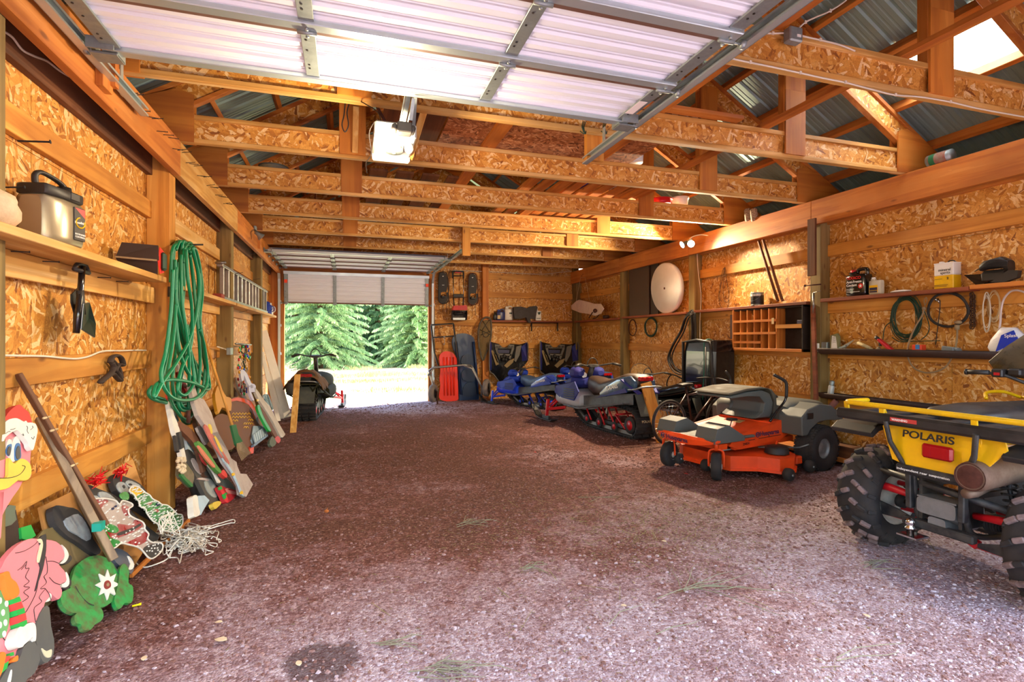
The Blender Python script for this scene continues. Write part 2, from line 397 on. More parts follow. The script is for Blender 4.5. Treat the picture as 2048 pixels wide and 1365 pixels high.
# loose crushed rock: uncountable
mb = MB(); rs = random.Random(11); NS = 42000; k = 0
while k < NS:
 y = 1.55 + 10.4 * rs.random() ** 1.9; x = rs.uniform(-1.5, 5.3)
 if rs.random() > .35 + .65 * (noise.noise(Vector((x * 1.1, y * 1.1, 2))) + .5): continue
 s_ = rs.choice((.004, .005, .005, .006, .007, .009, .013)) * (1 + y * .07); z = ground_h(x, y)
 an = rs.uniform(0, 6.28); q = [rs.uniform(.55, 1.35) for _ in range(5)]
 c_ = [(x + s_*q[i]*math.cos(an + i*1.57), y + s_*q[i]*math.sin(an + i*1.57), z - s_*.2) for i in range(4)]
 t_ = [(x + (p[0]-x)*.55 + s_*.2*(q[4]-1), y + (p[1]-y)*.55, z + s_*.42*q[i]) for i, p in enumerate(c_)]
 mb.add(c_ + t_, [(4, 5, 6, 7), (0, 1, 5, 4), (1, 2, 6, 5), (2, 3, 7, 6), (3, 0, 4, 7)]); k += 1
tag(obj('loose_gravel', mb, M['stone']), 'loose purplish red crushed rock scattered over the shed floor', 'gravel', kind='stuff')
# straw and hay litter
M['straw'] = P('dry straw', '#8d8458', .9, dirt=.6, dirtcol='#6a6c3c', scale=2)
M['twig'] = P('grey green twigs', '#7e7c62', .9)
mb = MB()
for k in range(5200):
 u, v = rs.gauss(0, 1), rs.gauss(0, 1)
 x, y = (2.55 + u * .75, 3.55 + v * .42) if k % 3 else (2.2 + u * 1.3, 3.3 + v * .9)
 if not (-1 < x < 5 and 1.6 < y < 7): continue
 z = ground_h(x, y) + .004; a = rs.uniform(0, PI); L = rs.uniform(.006, .03) if k % 40 else rs.uniform(.08, .22)
 d = Vector((math.cos(a), math.sin(a), rs.uniform(-.05, .15))) * L; w = rs.uniform(.0008, .002)
 p = Vector((x, y, z)); w_ = Vector((-d.y, d.x, 0)).normalized() * w
 mb.add([p - w_, p + w_, p + d + w_, p + d - w_, p + d * .5 + Vector((0, 0, w * 2))], [(0, 1, 2, 3), (0, 1, 4), (2, 3, 4)])
tag(obj('hay_litter', mb, M['straw']), 'yellowish green hay chaff strewn on the red floor before the mower', 'hay', kind='stuff')
def sprig(px, py, L, n, seed, lab):
 r_ = random.Random(seed); c = onZ(px, py, .008); mb = MB(); a0 = r_.uniform(-.4, .4)
 for i in range(max(2, n // 2)):
  a = a0 + r_.gauss(0, .5); l = L * r_.uniform(.4, 1); o = Vector((r_.gauss(0, L*.2), r_.gauss(0, L*.1), 0))
  q = [c + o + Vector((math.cos(a)*l*t - l/2, math.sin(a)*l*t + .02*math.sin(t*5+i), .012*math.sin(PI*t) + r_.uniform(0, .006))) for t in (0, .35, .7, 1)]
  mb.tube(q, [.0026, .0024, .002, .001], 4)
 single('hay_sprig', mb, M['twig'], lab, 'sprig')
for a in ((925, 1335, .3, 34, 1, 'pale green sprig of dry grass lying nearest the bottom edge'), (945, 1047, .26, 16, 2, 'thin grass sprig on the red floor in mid shed'),
          (825, 1280, .22, 10, 3, 'small twig cluster left of the nearest grass sprig'), (1075, 1135, .2, 14, 4, 'small tuft of green hay near the centre of the floor'),
          (1440, 1175, .5, 22, 5, 'long loose swath of hay stalks in front of the quad bike'), (1330, 1250, .55, 3, 6, 'long single straw stalk on the pale gravel'),
          (1170, 1000, .8, 2, 7, 'very long straight straw in front of the mower'), (1760, 1310, .5, 5, 8, 'brown twigs lying at the lower right corner'), (1760, 1130, .25, 14, 9, 'small dark hay tuft left of the quad bike wheel')): sprig(*a)
M['leafp'] = P('pale fallen leaf', '#cdbb9a', .8)
def leaf(px, py, s, rz, lab, m=None):
 c = onZ(px, py, .012); mb = MB()
 pts = [(0, -1), (.45, -.7), (.62, -.1), (.4, .5), (.05, 1), (-.35, .55), (-.6, -.1), (-.42, -.7)]
 v = [(x*s*math.cos(rz)-y*s*math.sin(rz)+c.x, x*s*math.sin(rz)+y*s*math.cos(rz)+c.y, c.z + .006*abs(x)) for x, y in pts]
 mb.prism(v, (0, 0, 1), .0015); single('fallen_leaf', mb, m or M['leafp'], lab, 'leaf')
for a in ((441, 1280, .032, 1.2, 'pale heart-shaped leaf on the red gravel at lower left'), (597, 1327, .022, .3, 'pale leaf lying on the dark oil stain'), (437, 1245, .018, 1.5, 'small pale leaf just above the heart-shaped leaf'),
          (288, 1317, .02, .2, 'small curled leaf at the lower left below the green cutout'), (1328, 1083, .018, .5, 'yellowish leaf on the hay litter'), (1247, 1212, .016, 1.1, 'small cream leaf on the pale centre gravel'), (1733, 1232, .02, .1, 'tan leaf on the gravel in front of the quad bike')): leaf(*a)
M['redleaf'] = P('red leaf', '#b01812', .6)
leaf(1372, 948, .025, .4, 'bright red scrap on the floor in front of the mower', M['redleaf'])
leaf(1070, 905, .022, .4, 'small red scrap on the floor mid shed', M['redleaf'])
mb = MB(); c = onZ(273, 1211, .014); mb.tube([c - Vector((.018, .006, 0)), c + Vector((.018, .006, 0))], .005, 8); mb.tube([c + Vector((.010, .004, 0)), c + Vector((.02, .007, 0))], .007, 8)
single('yellow_bulb', mb, P('yellow plastic', '#f4e400', .4), 'tiny yellow plastic bulb on the gravel beside the green cutout', 'bulb')
mb = MB(); c = onZ(653, 1023, .02); mb.ball(c, .017, 8, 0, (1.2, 1, .8)); mb.tube([c + Vector((0, 0, .01)), c + Vector((.01, .004, .025))], .003, 5)
single('pine_cone', mb, P('cone brown', '#b0642a', .9, bump=1, scale=80), 'little orange brown cone on the floor', 'cone')
# ================================================================ WALLS
def sheets(wall, axis, fixed, lo, hi, zlo, zhi, off=0.0, th=.012, holes=()):
 """oriented strand board sheets 1.22 wide side by side; axis = direction they run in"""
 a = lo
 first = True
 while a < hi - .01:
  b = min(hi, a + (1.22 - off if first else 1.22)); first = False
  z = zlo
  for zz in (min(zhi, zlo + 2.44), zhi):
   if zz - z < .01: continue
   mb = MB()
   if axis == 'y': mb.box((fixed, a + .002, z), (fixed + th, b - .002, zz - .003))
   else: mb.box((a + .002, fixed, z), (b - .002, fixed + th, zz - .003))
   obj('sheathing_panel', mb, M['osb_x' if axis == 'y' else 'osb_y'], wall); z = zz
  a = b
BT, BB = 3.11, 2.815
wl = struct('wall_left')
sheets(wl, 'y', -1.582, .2, 12.2, -.03, 3.1, .5)
GZ = [(.59, .73), (1.205, 1.345), (1.745, 1.885), (2.43, 2.57)]
posts_l = [2.66, 5.0, 7.42, 9.85, 12.06]
for z0, z1 in GZ:
 e = [.2] + [p for p in posts_l]
 for i in range(len(e) - 1):
  mb = MB(); mb.box((-1.57, e[i] + (.15 if i else 0), z0), (-1.53, e[i+1], z1), bev=.003)
  g = obj('girt', mb, M['pale_y'] if (i in (2,) and z0 > 1.6) else M['pine_y'], wl)
mb = MB(); mb.box((-1.57, .2, BB - .03), (-1.525, 12.2, BT - .01), bev=.003); obj('outer_plate', mb, M['dark_y'], wl, label='dark brown outer plate')
for i, y in enumerate(posts_l):
 mb = MB(); mb.box((-1.57, y, -.05), (-1.40, y + .15, BT - .005), bev=.006)
 obj('post', mb, M['fir_z' if i == 4 else 'treat_z' if i != 1 else 'pine_z'], wl)
# inner header beams, butt joined over the posts
def beam(name, X0, X1, cuts, m, wall):
 for a, b in zip(cuts, cuts[1:]):
  mb = MB(); mb.box((X0, a + .002, BB), (X1, b - .002, BT - .002), bev=.004); obj(name, mb, m, wall)
beam('header_beam', -1.398, -1.34, [.2, 5.07], M['fir_y'], wl)
beam('header_beam', -1.398, -1.34, [5.07, 7.49], M['pale_y'], wl)
beam('header_beam', -1.398, -1.34, [7.49, 9.92, 12.06], M['fir_y'], wl)
wr = struct('wall_right')
sheets(wr, 'y', 5.57, .2, 12.2, -.03, 3.1, .3)
posts_r = [2.45, 4.9, 7.3, 9.6, 11.95]
for z0, z1 in GZ:
 e = [.2] + posts_r
 for i in range(len(e) - 1):
  if z0 == 1.745 or not (z0 == .59 and i == 3):
   mb = MB(); mb.box((5.53, e[i] + (.15 if i else 0), z0), (5.57, e[i+1], z1), bev=.003); obj('girt', mb, M['pine_y'], wr)
for y in posts_r:
 mb = MB(); mb.box((5.42, y, -.05), (5.57, y + .15, BT - .005), bev=.006); obj('post', mb, M['treat_z'], wr)
mb = MB(); mb.box((5.525, .2, BB), (5.57, 12.2, BT - .01)); obj('outer_plate', mb, M['fir_y'], wr)
beam('header_beam', 5.36, 5.418, [.2, 4.98, 7.38, 9.68, 12.15], M['fir_y'], wr)
for w_, x0 in ((wl, -1.61), (wr, 5.585)):
 mb = MB(); mb.box((x0, .2, -.1), (x0 + .025, 12.24, 3.1)); obj('outer_siding', mb, M['roofst'], w_)
wf = struct('wall_front_unseen')  # out of view; added, openings shaped, to cut daylight from behind the camera
for a, b in (((-1.57, .38, -.05), (-1.29, .5, 3.1)), ((1.85, .38, -.05), (2.35, .5, 3.1)), ((5.3, .38, -.05), (5.57, .5, 3.1)), ((-1.29, .38, 2.42), (1.85, .5, 3.1)), ((2.35, .38, 2.42), (5.3, .5, 3.1))):
 mb = MB(); mb.box(a, b); obj('front_panel', mb, M['osb_y'], wf)
mb = MB(); mb.prism([(-1.9, .44, 3.1), (5.9, .44, 3.1), (2, .44, 5.7)], (0, 1, 0), .015); obj('gable_panel', mb, M['osb_y'], wf)
wb = struct('wall_back')
mb = MB(); mb.box((1.9, 12.216, -.1), (5.6, 12.23, 3.6)); obj('outer_siding', mb, M['roofst'], wb)
sheets(wb, 'x', 12.2, 1.95, 5.57, -.03, 3.05, .2)
sheets(wb, 'x', 12.2, -1.57, 5.57, 3.05, 3.6)
for x, w in ((3.06, .15), (5.42, .15)):
 mb = MB(); mb.box((x, 12.05 if x < 4 else 12.1, -.05), (x + w, 12.2, 3.3), bev=.006); obj('post', mb, M['treat_z'] if x > 4 else M['fir_z'], wb)
for z0, z1 in GZ + [(2.86, 3.0)]:
 for a, b in ((1.95, 3.06), (3.21, 5.42)):
  mb = MB(); mb.box((a, 12.16, z0), (b, 12.2, z1), bev=.003); obj('girt', mb, M['pine_x'], wb)
mb = MB(); mb.box((-1.57, 12.16, 2.22), (1.95, 12.2, 3.3)); obj('door_header', mb, M['fir_x'], wb)
for x0, x1 in ((-1.53, -1.40), (-1.40, -1.29), (1.80, 1.92)):
 mb = MB(); mb.box((x0, 12.08 if x0 > -1.5 else 12.12, -.02), (x1, 12.2, 3.0), bev=.004); obj('door_jamb', mb, M['fir_z'], wb)
mb = MB()
v0 = [(-1.8, 12.215, 3.3), (5.8, 12.215, 3.3), (2.0, 12.215, 5.7)]; mb.prism(v0, (0, 1, 0), .012); obj('gable_panel', mb, M['osb_y'], wb)
# ================================================================ ROOF
XR = 2.0
def zu(X): return 3.865 + .6 * (4.976 - (X if X >= XR else 2 * XR - X))       # top of the truss top chords
cl = struct('ceiling')
def roofbar(name, X, Y0, Y1, w, h, m):
 mb = MB(); s = 1 if X > XR else -1; z = zu(X); nrm = Vector((s * .6, 0, 1)).normalized()
 mb.bar(Vector((X, Y0, z)) + nrm * h / 2, Vector((X, Y1, z)) + nrm * h / 2, w, h, 0, tuple(nrm), .003); return obj(name, mb, m, cl)
px_ = [5.75 - .52 * k for k in range(8)]
for X in px_:
 for XX in (X, 2 * XR - X):
  roofbar('purlin', XX, -.3, 6.3, .045, .11, M['fir_y']); roofbar('purlin', XX, 6.31, 12.6, .045, .11, M['fir_y'])
# ribbed sheets, .91 m wide, ribs run down the slope; a clear fibreglass sheet on the right
def rib_profile(y0, w, big=.23, rh=.018):
 P_ = []; y = y0
 while y < y0 + w - .01:
  P_ += [(y, 0), (y + .02, 0), (y + .035, rh), (y + .055, rh), (y + .07, 0), (y + .115, 0), (y + .122, .004), (y + .135, .004), (y + .142, 0), (y + .17, 0), (y + .177, .004), (y + .19, .004), (y + .197, 0)]
  y += big
 P_.append((y0 + w, 0)); return P_
M['trans'] = NT('clear fibreglass').mat
def _f():
 t = M['trans'].node_tree; t.nodes.clear(); o = t.nodes.new('ShaderNodeOutputMaterial'); a = t.nodes.new('ShaderNodeBsdfTranslucent'); a.inputs[0].default_value = (.9, .92, .93, 1)
 b = t.nodes.new('ShaderNodeBsdfTransparent'); b.inputs[0].default_value = (.9, .95, .95, 1); m = t.nodes.new('ShaderNodeMixShader'); m.inputs[0].default_value = .06
 t.links.new(a.outputs[0], m.inputs[1]); t.links.new(b.outputs[0], m.inputs[2]); t.links.new(m.outputs[0], o.inputs[0])
_f()
def roofsheet(side, y0, w, x0, x1, m, name='roofing_sheet'):
 pr = rib_profile(y0, .8264, .2066); mb = MB(); n_ = Vector((side * .6, 0, 1)).normalized(); vs = []
 for X in (x0, x1):
  for y, h in pr: vs.append(Vector((X, y, zu(X))) + n_ * (.112 + h))
 N = len(pr); mb.add(vs, [(i, i + 1, N + i + 1, N + i) for i in range(N - 1)]); return obj(name, mb, m, cl)
yy = -.45
while yy < 12.6:
 for side in (1, -1):
  xe = 6.15 if side > 0 else 2 * XR - 6.15
  if side > 0 and abs(yy - 2.855) < .02:
   roofsheet(1, yy, .82, 5.235, xe, M['roofst']); roofsheet(1, yy, .82, XR, 4.71, M['roofst']); roofsheet(1, yy, .82, 4.71, 5.235, M['trans'], 'skylight_panel')
  else: roofsheet(side, yy, .826, XR, xe, M['roofst'])
 yy += .8263
mb = MB(); mb.box((1.99, -.4, zu(2) + .14), (2.01, 12.6, zu(2) + .16)); mb.add([(1.7, -.4, zu(1.7)+.15), (2, -.4, zu(2)+.15), (2.3, -.4, zu(2.3)+.15), (1.7, 12.6, zu(1.7)+.15), (2, 12.6, zu(2)+.15), (2.3, 12.6, zu(2.3)+.15)], [(0, 1, 4, 3), (1, 2, 5, 4)])
obj('ridge_cap', mb, M['roofst'], cl)
# ================================================================ TRUSSES (I-joist trusses with plywood gussets)
TY = [2.63, 3.88, 5.1, 6.41, 7.68, 8.9, 10.15, 11.4]
ordn = ['nearest', 'second', 'third', 'fourth', 'fifth', 'sixth', 'seventh', 'farthest']
CH = .24
def ijoist(mb_f, mb_w, a, b, up):      # flange + web from a to b, depth CH along up, thickness along Y
 a = Vector(a); b = Vector(b); u = Vector(up).normalized()
 for k in (.019, CH - .019):
  mb_f.bar(a + u * k, b + u * k, .058, .038, 0, tuple(u), .003)
 mb_w.bar(a + u * CH / 2, b + u * CH / 2, .011, CH - .07, 0, tuple(u))
def truss(Y, i):
 T = thing('roof_truss', f'{ordn[i]} wooden roof truss from the camera' + (', with cable and junction box' if i == 0 else ', above the raised near door edge' if i == 1 else ', carrying the loft panel' if i == 2 else ', above the far raised door' if i >= 6 else ', spanning between the two header beams'), 'truss', (XR, Y, BT), 0, 'roof trusses across the shed')
 z0 = BT
 f, w = MB(), MB(); ijoist(f, w, (-1.5, Y, z0), (5.5, Y, z0), (0, 0, 1))
 obj('bottom_flanges', f, M['pale_x'], T, True, label='pale laminated flanges'); obj('bottom_web', w, M['osb_y'], T, True)
 for s in (1, -1):
  X = lambda x: x if s > 0 else 2 * XR - x
  f, w = MB(), MB(); n_ = Vector((s * .6, 0, 1)).normalized()
  a = Vector((X(5.95), Y, zu(5.95))) - n_ * CH; b = Vector((X(2.02), Y, zu(2.02))) - n_ * CH
  ijoist(f, w, a, b, n_)
  obj('top_flanges', f, M['fir_x'], T, True); obj('top_web', w, M['osb_y'], T, True)
  f, w = MB(), MB(); xv = X(3.95); ijoist(f, w, (xv - s * CH / 2 * 1, Y, z0 + .24), (xv - s * CH / 2, Y, zu(3.95) - .2), (s, 0, 0))
  obj('upright_flanges', f, M['fir_z'], T, True); obj('upright_web', w, M['osb_y'], T, True)
  for zz0, zz1, nm in ((z0 + .03, z0 + .62, 'upright_gusset'), (zu(3.95) - .75, zu(3.95) - .15, 'upright_gusset')):
   mb = MB(); mb.box((xv - .115, Y - .045, zz0), (xv + .115, Y - .029, zz1)); mb.box((xv - .115, Y + .029, zz0), (xv + .115, Y + .045, zz1)); obj(nm, mb, M['ply_z'], T, True)
  poly = [(X(5.24), z0), (X(5.24), z0 + .40), (X(5.36), z0 + .44), (X(5.62), zu(5.62) - .03), (X(5.95), zu(5.95) - .06), (X(5.95), z0)]
  for yo in (-.032, .046):
   mb = MB(); mb.prism([(x, Y + yo, z) for x, z in poly], (0, -1 if yo < 0 else -1, 0), -.014); obj('heel_gusset', mb, M['ply_x'], T, True)
  mb = MB(); pl = [(X(2.0), zu(2) - .02), (X(2.5), zu(2.5) - .02), (X(2.5), zu(2.5) - .45), (X(2.0), zu(2) - .5)]
  mb.prism([(x, Y - .032, z) for x, z in pl], (0, 1, 0), .012); obj('peak_gusset', mb, M['ply_x'], T, True)
 return T
for s in (1, -1):
 mb = MB(); xa, xb = XR + s * 3.6, XR + s * 4.16; mb.box((xa, -.4, 3.10), (xb, 12.6, 3.12)); mb.box((xb - .02, -.4, 3.1), (xb + .02, 12.6, zu(6.15) + .12)); obj('eave_light_stop', mb, M['dark_y'], cl)  # unseen eave closer, added to keep out light bounced off the ground
for i, Y in enumerate(TY): truss(Y, i)
# ================================================================ lengthwise braces and loft boards on the trusses
def lumber(name, a, b, w, h, m, lab, cat='board', group=None, up=(0, 0, 1)):
 mb = MB(); mb.bar(a, b, w, h, 0, up, .003); return single(name, mb, m, lab, cat, group)
ZT = BT + CH
lumber('brace', (3.62, .3, ZT + .02), (3.62, 6.6, ZT + .02), .09, .038, M['fir_y'], 'long pale brace lying lengthwise on the chords beside the right uprights', 'brace')
lumber('brace', (2.5, .3, ZT + .022), (2.5, 4.3, ZT + .022), .14, .04, M['fir_y'], 'broad reddish brace crossing above the near door corner', 'brace')
lumber('brace', (1.35, 3.7, ZT + .02), (1.35, 7.9, ZT + .02), .14, .038, M['fir_y'], 'lengthwise brace near the middle of the loft', 'brace')
lumber('brace', (2.55, 4.35, ZT + .02), (2.6, 8.0, ZT + .02), .14, .038, M['fir_y'], 'lengthwise brace under the loft panel right half', 'brace')
for k, (x0, x1, y0, y1, m, lab) in enumerate(((.86, 3.0, 3.95, 5.35, 'osb_z', 'large brown strand board sheet stored on the loft'), (.3, .84, 3.95, 6.1, 'dark_y', 'grey weathered sheet beside the door opener'))):
 mb = MB(); mb.box((x0, y0, ZT + .045), (x1, y1, ZT + .06)); single('loft_sheet', mb, M[m], lab, 'sheet')
M['osbr'] = OSB('aged brown board', 'z', ['#5a2c12', '#8a4c26', '#a8653a', '#b87848', '#cf9a70'])
bpy.data.objects['loft_sheet'].data.materials[0] = M['osbr']
for k in range(9):
 lumber('loft_board', (2.2 + .2 * k, 5.9 + .02 * (k % 3), ZT + .05 + .004*(k%2)), (2.2 + .2 * k, 9.1 - .1 * (k % 4), ZT + .05), .14, .035, M['fir_y'], f'loose lumber board on the loft, {("first second third fourth fifth sixth seventh eighth ninth".split())[k]} from the left', 'board', 'loose boards on the loft')
for k in range(4):
 lumber('loft_board', (.35 + .3 * k, 6.2, ZT + .03), (.35 + .3 * k, 9.0, ZT + .03), .2, .03, M['dark_y'], f'dark wide board on the loft left of centre, {["leftmost", "second", "third", "rightmost"][k]}', 'board', 'dark boards on the loft')
lumber('cross_board', (2.35, 3.80, ZT + .02), (3.3, 3.80, ZT + .02), .09, .035, M['fir_x'], 'short board lying on the second truss beside the brace')
# track hanger posts
lumber('track_hanger', (1.99, 4.02, 2.94), (1.99, 4.02, 3.62), .16, .05, M['pine_z'], 'vertical pine board holding up the right track of the near door', 'hanger', up=(0, 1, 0))
lumber('track_hanger', (1.95, 8.82, 2.86), (1.95, 8.82, 3.4), .14, .05, M['pine_z'], 'vertical pine board at the end of the far right track', 'hanger', up=(0, 1, 0))
mb = MB(); mb.bar((-1.32, 3.55, 2.86), (-1.32, 3.55, 3.15), .04, .13, 0, (0, 1, 0), .003); mb.bar((-1.29, 3.6, 2.9), (-1.29, 3.6, 3.1), .03, .05, 0, (0, 1, 0)); single('track_hanger', mb, M['fir_z'], 'short orange block on the left beam holding the near track', 'hanger')
for a, b, lab in ((onY(712, 212, 4.75), onY(710, 305, 4.95), 'left'), (onY(847, 226, 3.96), onY(819, 316, 3.9), 'right')):
 lumber('opener_strut', a, b, .05, .05, M['pale_z'], f'pale wooden strut {lab} of the door opener', 'strut', up=(0, 1, 0))
lumber('opener_crosspiece', (.1, 4.3, 3.42), (.75, 4.3, 3.42), .04, .14, M['fir_x'], 'orange crosspiece above the door opener')
# ================================================================ SECTIONAL GARAGE DOORS
M['brown'] = P('brown door edge', '#6e4a3c', .5, .2, dirt=.3, dirtcol='#8a8078', scale=5)
M['orangest'] = P('orange sticker', '#ff4a1a', .5)
M['galvb'] = P('bright strut', '#c4d2d5', .32, .7, dirt=.2, dirtcol='#9fb0b2', scale=5)
def door(nm, X0, X1, Ytop, n, sec, Z, flip, bendY, last=None):
 """horizontal run of sections from Ytop; flip=+1: sections go towards -Y (near door), -1: towards +Y"""
 D = struct(nm); mid = [X0 + (X1 - X0) * k for k in (0, 1/3., 2/3., 1)]
 def section(a, b, z_a, z_b):         # points in the Y/Z plane a->b, inner face down / inwards
  A = Vector((0, a, z_a)); B = Vector((0, b, z_b)); t = (B - A); L = t.length; t.normalize(); nn = Vector((0, t.z, -t.y)) if flip < 0 else Vector((0, -t.z, t.y))
  if nn.z > 0 and abs(nn.z) > .3: nn = -nn
  if abs(nn.z) <= .3: nn = Vector((0, -1, 0)) if nn.y > 0 else nn
  pr = []; s = 0.03
  pr.append((0, .0));
  while s < L - .07:
   pr += [(s, 0), (s + .012, .012), (s + .048, .012), (s + .06, 0), (s+.075, 0), (s + .08, .004), (s+.085, 0)]; s += .105
  pr.append((L, 0)); mb = MB(); vs = []
  for x in (X0, X1):
   for q, h in pr: vs.append(Vector((x, 0, 0)) + A + t * q + nn * h)
  N = len(pr); mb.add(vs, [(i, i + 1, N + i + 1, N + i) for i in range(N - 1)])
  vs2 = [Vector((x, 0, 0)) + A + t * q - nn * .03 for x in (X0, X1) for q in (0, L)]; mb.add(vs2, [(0, 1, 3, 2)])
  obj('door_section', mb, M['doorw'], D)
  mb = MB(); mb.bar(Vector((X0, 0, 0)) + B - t * .012 + nn * .005, Vector((X1, 0, 0)) + B - t * .012 + nn * .005, .03, .05, 0, tuple(nn)); obj('section_edge', mb, M['brown'], D)
  mb = MB()        # strut : a shallow hat section across the full width
  o = A + t * .035 + nn * .03
  mb.bar(Vector((X0 - .01, 0, 0)) + o, Vector((X1 + .01, 0, 0)) + o, .062, .012, 0, tuple(nn), .003)
  for e in (-1, 1): mb.bar(Vector((X0 - .01, 0, 0)) + o + t * .03 * e - nn * .015, Vector((X1 + .01, 0, 0)) + o + t * .03 * e - nn * .015, .006, .035, 0, tuple(nn))
  obj('strut', mb, M['galvb'], D)
  for k, x in enumerate(mid):
   st = MB(); xx = x + (.04 if k == 0 else -.04 if k == 3 else 0); w = .08 if k in (0, 3) else .07
   st.bar(Vector((xx, 0, 0)) + A + t * .07 + nn * .018, Vector((xx, 0, 0)) + B - t * .005 + nn * .018, w, .012, 0, tuple(nn), .002)
   for q in (.16, .2, .35, .45): st.disc(Vector((xx - .012, 0, 0)) + A + t * (q * L / .55) + nn * .024, nn, .006, 8, .003, 1)
   o2 = obj('stile', st, [M['galvd'], M['black']], D)
   h = MB(); c = Vector((xx, 0, 0)) + B + nn * .03
   h.bar(c - Vector((.035, 0, 0)), c + Vector((.035, 0, 0)), .05, .006, 0, tuple(nn)); h.tube([c - Vector((.045, 0, 0)) + nn * .012, c + Vector((.045, 0, 0)) + nn * .012], .011, 8)
   h.tube([c - t * .03 + nn * .004, c - t * .03 + nn * .018], .009, 6); h.tube([c + t * .03 + nn * .004, c + t * .03 + nn * .018], .009, 6)
   if k in (0, 3):
    sg = -1 if k == 0 else 1
    h.tube([c + nn * .012, c + nn * .012 + Vector((sg * .10, 0, 0))], .006, 8); h.tube([c + nn * .012 + Vector((sg * .085, 0, 0)), c + nn * .012 + Vector((sg * .105, 0, 0))], .023, 14)
   obj('hinge', h, M['galvd'], D)
 y = Ytop
 for k in range(n):
  section(y, y - flip * sec, Z, Z); y -= flip * sec
 # top brackets carrying the first rollers
 for sg, x in ((-1, X0), (1, X1)):
  h = MB(); h.box((x - .06, Ytop - flip * .01 - .05, Z - .055), (x + .06, Ytop - flip * .01 + .05, Z - .045)); h.box((x - .06, Ytop - .10 * flip - .004, Z - .05), (x + .06, Ytop - .10 * flip + .004, Z + .01))
  h.box((x - .06, Ytop - .05, Z - .05), (x - .054, Ytop + .05, Z + .02)); h.box((x + .054, Ytop - .05, Z - .05), (x + .06, Ytop + .05, Z + .02))
  h.tube([(x, Ytop, Z - .02), (x + sg * .1, Ytop, Z - .02)], .007, 8); h.tube([(x + sg * .085, Ytop, Z - .02), (x + sg * .105, Ytop, Z - .02)], .023, 14)
  obj('top_bracket', h, M['galvd'], D)
 if last: section(last[0], last[1], last[2], last[3])
 # C shaped tracks: horizontal run, bend, vertical run
 for sg, x in ((-1, X0 - .095), (1, X1 + .095)):
  mb = MB(); e = Ytop + flip * .82 if flip > 0 else Ytop - .86
  pth = [Vector((x, e, Z - .005)), Vector((x, bendY + flip * .32, Z - .005))] + [Vector((x, bendY + flip * (.32 - .32 * math.sin(a)), Z - .005 - .32 * (1 - math.cos(a)))) for a in [PI / 2 * k / 6 for k in range(1, 7)]] + [Vector((x, bendY, .05))]
  for dx, dz, w_, h_ in ((sg * .022, 0, .003, .055), (0, .026, .045, .003), (0, -.026, .045, .003), (-sg * .02, .021, .003, .012), (-sg * .02, -.021, .003, .012)):
   for p, q in zip(pth, pth[1:]):
    t = (q - p).normalized(); nrm = Vector((0, -t.z, t.y)); nrm = nrm if nrm.z > -.01 else -nrm
    if abs(t.z) > .99: nrm = Vector((0, -flip * 1.0, 0)) * -1
    mb.bar(p + Vector((dx, 0, 0)) + nrm * dz, q + Vector((dx, 0, 0)) + nrm * dz, w_, h_, 0, tuple(nrm))
  for yy_ in ([e - flip * .3, e - flip * 1.5]): mb.box((x + sg * .024, yy_ - .02, Z - .03), (x + sg * .03, yy_ + .02, Z + .17))
  for zz_ in (.5, 1.1, 1.7, 2.2): mb.box((x - .02, bendY - .01, zz_), (x + .04, bendY + .05 * (1 if flip < 0 else -1), zz_ + .05))
  obj('track', mb, M['galvb'], D)
 return D
D1 = door('door_1', -1.19, 1.83, 3.25, 4, .545, 2.955, 1, .62)
D2 = door('door_2', -1.27, 1.78, 9.68, 4, .53, 2.955, -1, 12.03, (12.02, 12.06, 2.88, 2.2))
for x in (-1.23, 1.74):
 mb = MB(); mb.box((x - .03, 12.005 - .04, 2.62), (x + .03, 12.0 - .025, 2.69)); obj('sticker', mb, M['orangest'], D2)
mb = MB(); mb.bar((1.76, 3.05, 2.915), (1.76, 2.87, 2.915), .055, .002, 0); obj('label_sticker', mb, P('label paper', '#e8e0de', .6), D1)
# inner timber stop around the far door opening
mb = MB(); mb.box((-1.295, 12.08, -.02), (-1.27, 12.2, 2.25)); mb.box((1.785, 12.08, -.02), (1.81, 12.2, 2.25)); obj('door_stop', mb, M['fir_z'], D2)
# ================================================================ DOOR OPENER
T = thing('door_opener', 'white electric door opener with lit bulb hanging above the loft edge', 'opener', (.33, 3.75, 2.72))
mb = MB(); mb.box((.17, 3.5, 2.76), (.44, 3.9, 2.86), 0, None, .012); obj('motor_housing', mb, P('opener grey metal', '#a2a2a0', .5, .2), T, True)
mb = MB(); mb.box((.172, 3.88, 2.73), (.438, 3.93, 2.88), 0, None, .01); obj('light_lens', mb, P('milky lens', '#f4f2ee', .3), T, True)
mb = MB(); mb.lathe([(0, -.035), (.055, -.035), (.06, -.02), (.06, .0), (0, 0)], 24, 0, Matrix.Translation((.31, 3.70, 2.76))); mb.tube([(.31, 3.70, 2.715), (.31, 3.70, 2.73)], .012, 10); obj('drive_sprocket', mb, M['galvd'], T, True)
mb = MB()
mb.bar((.33, 3.70, 2.745), (.37, 3.26, 2.99), .03, .03, 0); mb.bar((.37, 3.27, 2.985), (.385, 1.0, 3.06), .03, .03, 0); mb.bar((.31, 3.69, 2.73), (.345, 3.27, 2.97), .006, .01); mb.bar((.36, 3.69, 2.73), (.395, 3.27, 2.97), .006, .01)
obj('rail', mb, M['galvd'], T, True)
mb = MB(); mb.box((.30, 3.33, 2.735), (.39, 3.42, 2.80), 0, None, .006)
for x in (.285, .395): mb.tube([(x, 3.34, 2.765), (x, 3.41, 2.765)], .02, 10)
obj('trolley', mb, M['black'], T, True)
